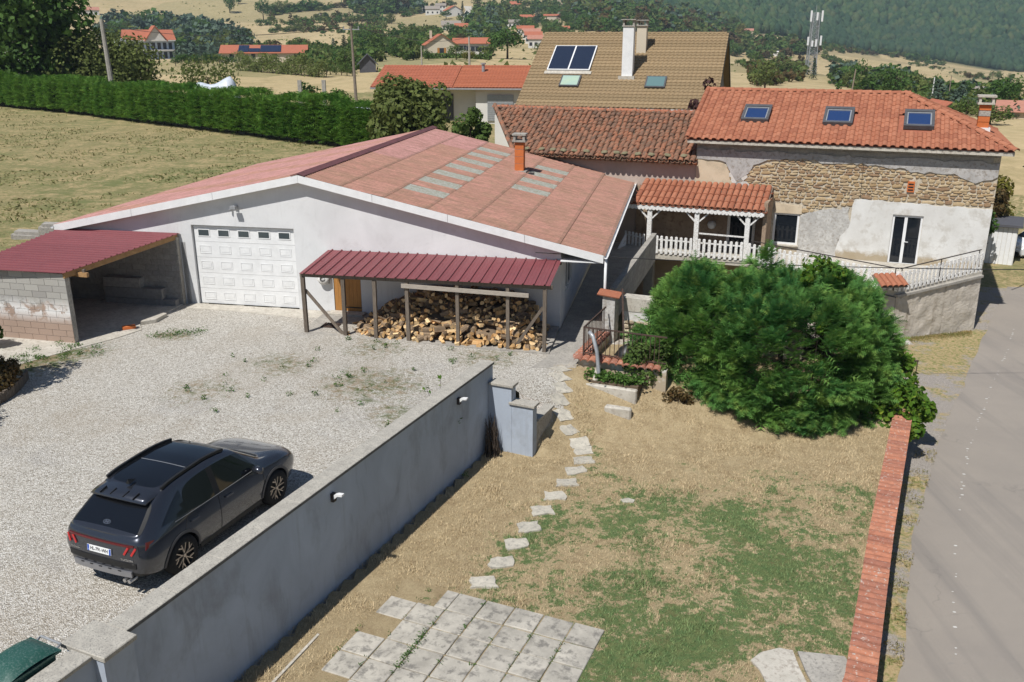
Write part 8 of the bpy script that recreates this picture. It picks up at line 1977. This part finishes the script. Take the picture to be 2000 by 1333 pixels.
# mountain wood
r = np.random.default_rng(99); Vs = []; Fs = []; b = 0; Q = 0
ico = bmesh.new(); bmesh.ops.create_icosphere(ico, subdivisions=1, radius=1); iv = np.array([v.co[:] for v in ico.verts]); fi = np.array([[v.index for v in f.verts] for f in ico.faces]); ico.free()
while Q < 19000:
    px = r.uniform(1125, 2120); rmin = np.interp(px, [1125, 1300, 1430, 1700, 2000], [980, 850, 870, 985, 1015]); rg = rmin + (1750 - rmin) * r.uniform(0, 1) ** 1.3
    t = (px - 1000) / 1872; y = rg / math.hypot(1, t); x = y * t; z = far_z(x, y); w_ = r.uniform(2.6, 5.2); h_ = w_ * r.uniform(1.0, 1.8)
    v = iv * (1 + r.uniform(-.28, .28, (len(iv), 1))) * np.array([w_, w_, h_]) + np.array([x, y, z + h_ * .6]); Vs.append(v); Fs.append(fi + b); b += len(v); Q += 1
def woodmat():
    t = NT('mountain_wood'); P_ = t.n('NewGeometry'); v = P_.outputs['Random Per Island']
    c = t.ramp(v, [(0, (.028, .060, .030)), (.4, (.042, .080, .034)), (.75, (.060, .100, .038)), (1, (.085, .105, .045))]); c = t.mix(t.ramp(t.noise(.008, 4, .6, vec=P_.outputs['Position']), [(.42, 0), (.62, .7)]), c, (.032, .062, .040))
    t.bump(t.noise(.6, 3, .7), 1.0, 1.5); return t.done(c, .9, .1)
M['wood_far'] = woodmat()
tag(put('mountain_forest', np_mesh('mountain_forest', np.concatenate(Vs), np.concatenate(Fs), M['wood_far'], True)), 'dense green forest covering the far mountain at upper right', kind='stuff')
# rough scrub specks on the fields
P = []; N = []
for k in range(1500):
    px, py = rr.uniform(0, 2000), rr.uniform(3, 150)
    if px > 1150 and py < 100: continue
    p = sight(px, py) if k % 3 == 0 else p
    P.append((p.x + rr.gauss(0, 3), p.y + rr.gauss(0, 3), p.z + .3)); N.append((0, 0, 1))
V, F = leaf_cloud(P, N, .8, M['lf_olive'], seed=9); tag(put('field_scrub', np_mesh('field_scrub', V, F, M['lf_olive'])), 'specks of rough scrub in the far straw fields', kind='stuff')
# winding lane through the village
pts = [sight(914, 14), sight(918, 22), sight(916, 30), sight(914, 40), sight(920, 50)]; V = []; F = []
for i, p in enumerate(pts): V += [(p.x - 3.5, p.y, p.z + .8), (p.x + 3.5, p.y, p.z + .8)]
for i in range(len(pts) - 1): F.append((2 * i, 2 * i + 1, 2 * i + 3, 2 * i + 2))
tag(put('lane', np_mesh('lane', V, F, M['conc_light'])), kind='structure')

# ---------------------------------------------------------------- antenna tower, poles, wires
p = at_range(1590, 350); H_ = px_size(p, 104); to = thing('antenna_tower', 'grey lattice antenna tower with white panel antennas in the dry fields', 'tower', p)
hw0, hw1 = 1.55, 1.0
def leg(t): return hw0 + (hw1 - hw0) * t
q = MB()
for sx in (-1, 1):
    for sy in (-1, 1): q.beam((sx * hw0, sy * hw0, 0), (sx * hw1, sy * hw1, H_), .24, .24)
q.build('leg', M['metal_grey'], to); q = MB(); n = 14
for k in range(n):
    t0, t1 = k / n, (k + 1) / n
    for (a, b) in (((-1, -1), (1, -1)), ((1, -1), (1, 1)), ((1, 1), (-1, 1)), ((-1, 1), (-1, -1))):
        f = lambda c, t: (c[0] * leg(t), c[1] * leg(t), H_ * t); q.beam(f(a, t0), f(b, t1), .12, .12); q.beam(f(b, t0), f(a, t1), .12, .12); q.beam(f(a, t1), f(b, t1), .12, .12)
q.build('lattice', M['metal_grey'], to)
for (x, y, z, h_) in ((-1.9, -1.2, .86, 3.6), (1.9, -1.2, .86, 3.6), (0, -1.9, .88, 2.6), (-2.2, -1.2, .48, 2.8), (2.2, -1.2, .48, 3.2), (.4, -1.9, .46, 2.4), (-.9, -1.9, .46, 2.0)):
    q = MB(); q.box(x - .3, x + .3, y - .15, y + .15, H_ * z, H_ * z + h_); q.build('panel_antenna', M['white_paint'], to)
q = MB(); q.tube([(0, 0, H_), (0, 0, H_ + 2.5)], .08, 5); q.build('lightning_rod', M['metal_grey'], to)
q = MB(); q.box(-4.5, -2.8, -2, -.6, 0, 2.2); q.build('cabinet', M['white_paint'], to)
def pole(label, px, rng, h, r_, mat, lean=0, arms=False, name='utility_pole'):
    p = at_range(px, rng); t = thing(name, label, 'pole', p); q = MB(); q.tube([(0, 0, -.5), (lean * h, 0, h)], [r_, r_ * .6], 8); q.build('shaft', mat, t)
    if arms: q = MB(); q.beam((lean * h - .8, 0, h - .3), (lean * h + .8, 0, h - .3), .1, .1); q.tube([(lean * h - .7, 0, h - .25), (lean * h - .7, 0, h)], .05, 5); q.tube([(lean * h + .7, 0, h - .25), (lean * h + .7, 0, h)], .05, 5); q.build('crossarm', M['metal_grey'], t)
    return t
M['pole_wood'] = simple('pole_wood', (.27, .22, .175), (.20, .165, .13), 4, .9, .1)
pole('tall thin wooden utility pole in the dry field beyond the hedge', 689, 93, 7.7, .17, M['pole_wood'], -.018, True)
pole('slanting concrete pole behind the olive feathery tree', 206, 100, 8.3, .30, M['conc'], -.03)
pole('thin lamp-topped pole left of the cream gabled house', 822, 165, 4.2, .16, M['conc'], 0, False)
pole('square concrete pole beside the clipped hedge right of the cream gabled house', 916, 165, 5.6, .22, M['conc'], 0)
pole('leaning bare wooden pole behind the terracotta ridge', 1673, 130, 5.6, .13, M['pole_wood'], .08)
pole('pale metal pole right of the stone house corner', 1958, 56, 4.6, .09, M['metal_grey'], .03)
pole('small lamp pole in front of the blue cedar', 1838, 170, 4.0, .12, M['white_paint'])
pole('thin pole right of the blue cedar', 1871, 170, 4.4, .10, M['pole_wood'])
def wire(label, a, b, sag, r_=.012, n=24):
    q = MB(); a, b = Vector(a), Vector(b); q.tube([a.lerp(b, t) - Vector((0, 0, sag * 4 * t * (1 - t))) for t in np.linspace(0, 1, n)], r_, 4, cap=False); tag(q.build('overhead_wire', M['black'], None), label, 'wire')
wire('black overhead wire crossing above the cypress and the road', g2w(12.0, -.33, 2.45), (23.2, 28.5, 1.85), .25, .014)
wire('black wire running right from the corner of the stone house', h2w(1.2, 3.0, 3.6), (48, 60, 5.5), .3, .03)
wire('overhead wire of the field pole running left', at_range(689, 93) + Vector((-.8, 0, 7.6)), at_range(150, 150) + Vector((0, 0, 9)), 1.5, .03)
wire('overhead wire of the field pole running right', at_range(689, 93) + Vector((.6, 0, 7.6)), at_range(916, 165) + Vector((0, 0, 5.5)), 1.0, .03)
# ---------------------------------------------------------------- far right: white hut and white car by the road bend
p = at_range(2006, 50.5); hu_ = thing('white_hut', 'white boarded hut with a dark flat roof at the right edge by the road', 'hut', (p.x + 1.0, p.y + 3.6, -2.85), -.5)
q = MB(); q.box(-2, 2, 0, 2.5, 0, 2.2); q.build('wall', M['h_white'], hu_)
for k in range(18): q = MB(); q.box(-1.98 + k * .22, -1.79 + k * .22, -.03, -.002, .05, 2.15); q.build('board', M['white_paint'], hu_)
q = MB(); q.box(-2.2, 2.2, -.25, 2.7, 2.2, 2.32); q.build('roof', M['r_dark'], hu_)
M['car_white'] = NT('car_paint_white').done((.75, .75, .75), .25, .5)
c2 = thing('white_car', 'white car cut by the right edge at the bend of the road', 'car', (29.6, 49.6, -2.86), R(12)); q = MB()
prof = [(-2.1, .35), (-2.15, .75), (-1.95, 1.0), (-1.2, 1.1), (-.6, 1.5), (.9, 1.55), (1.7, 1.1), (2.05, .95), (2.1, .4)]
for s_ in (0,): q.prism([(x, -.85, z) for x, z in prof], (0, 1.7, 0))
bevel(q.build('body', M['car_white'], c2), .09, 2)
q = MB(); q.prism([(-1.1, -.86, 1.08), (-.58, -.86, 1.42), (.8, -.86, 1.46), (1.45, -.86, 1.1)], (0, 1.72, 0)); q.build('side_window', M['car_glass'], c2)
q = MB(); q.prism([(-1.12, -.7, 1.14), (-.62, -.62, 1.47), (-.62, .62, 1.47), (-1.12, .7, 1.14)], (-.06, 0, .05)); q.build('windscreen', M['car_glass'], c2)
for x in (-1.3, 1.3):
    for s_ in (-1, 1): q = MB(); q.lathe([(0, -.12), (.2, -.12), (.34, -.1), (.34, .1), (.2, .12), (0, .12)], 18, 'y'); w_ = q.build('wheel', M['tyre'], c2, True, loc=(x, s_ * .80, .34)); q = MB(); q.lathe([(0, s_ * .125), (.2, s_ * .123), (.22, s_ * .1)], 14, 'y'); q.build('rim', M['rim'], w_)
q = MB(); q.box(-2.17, -2.1, -.7, .7, .35, .55); q.build('bumper', M['car_black'], c2)

# tufts on the left field
P = []; N = []; r = np.random.default_rng(55)
for k in range(26000):
    y = r.uniform(26, 92); x = r.uniform(-.62 * y - 4, -3)
    gu, gw = gloc(x, y)
    if gu > -5.2 and gw < 16.5: continue
    if gu > -5.2 and x > -1 or gw < -4: continue
    if mnoise.noise((x * .22, y * .22, 7)) + .4 * mnoise.noise((x * 1.1, y * 1.1, 9)) < .02: continue
    P.append((x, y, ground_z(x, y) + r.uniform(0, .05))); N.append((0, 0, .5))
M['lf_tuft'] = leafmat('field_tufts', (.24, .225, .095), (.165, .19, .07), (.36, .29, .14), .25, .3)
V, F = leaf_cloud(P, N, .11, M['lf_tuft'], jitter=1, aspect=.3, seed=7); tag(put('field_grass', np_mesh('field_grass', V, F, M['lf_tuft'])), 'tufts of half-dry grass over the field left of the garage', kind='stuff')
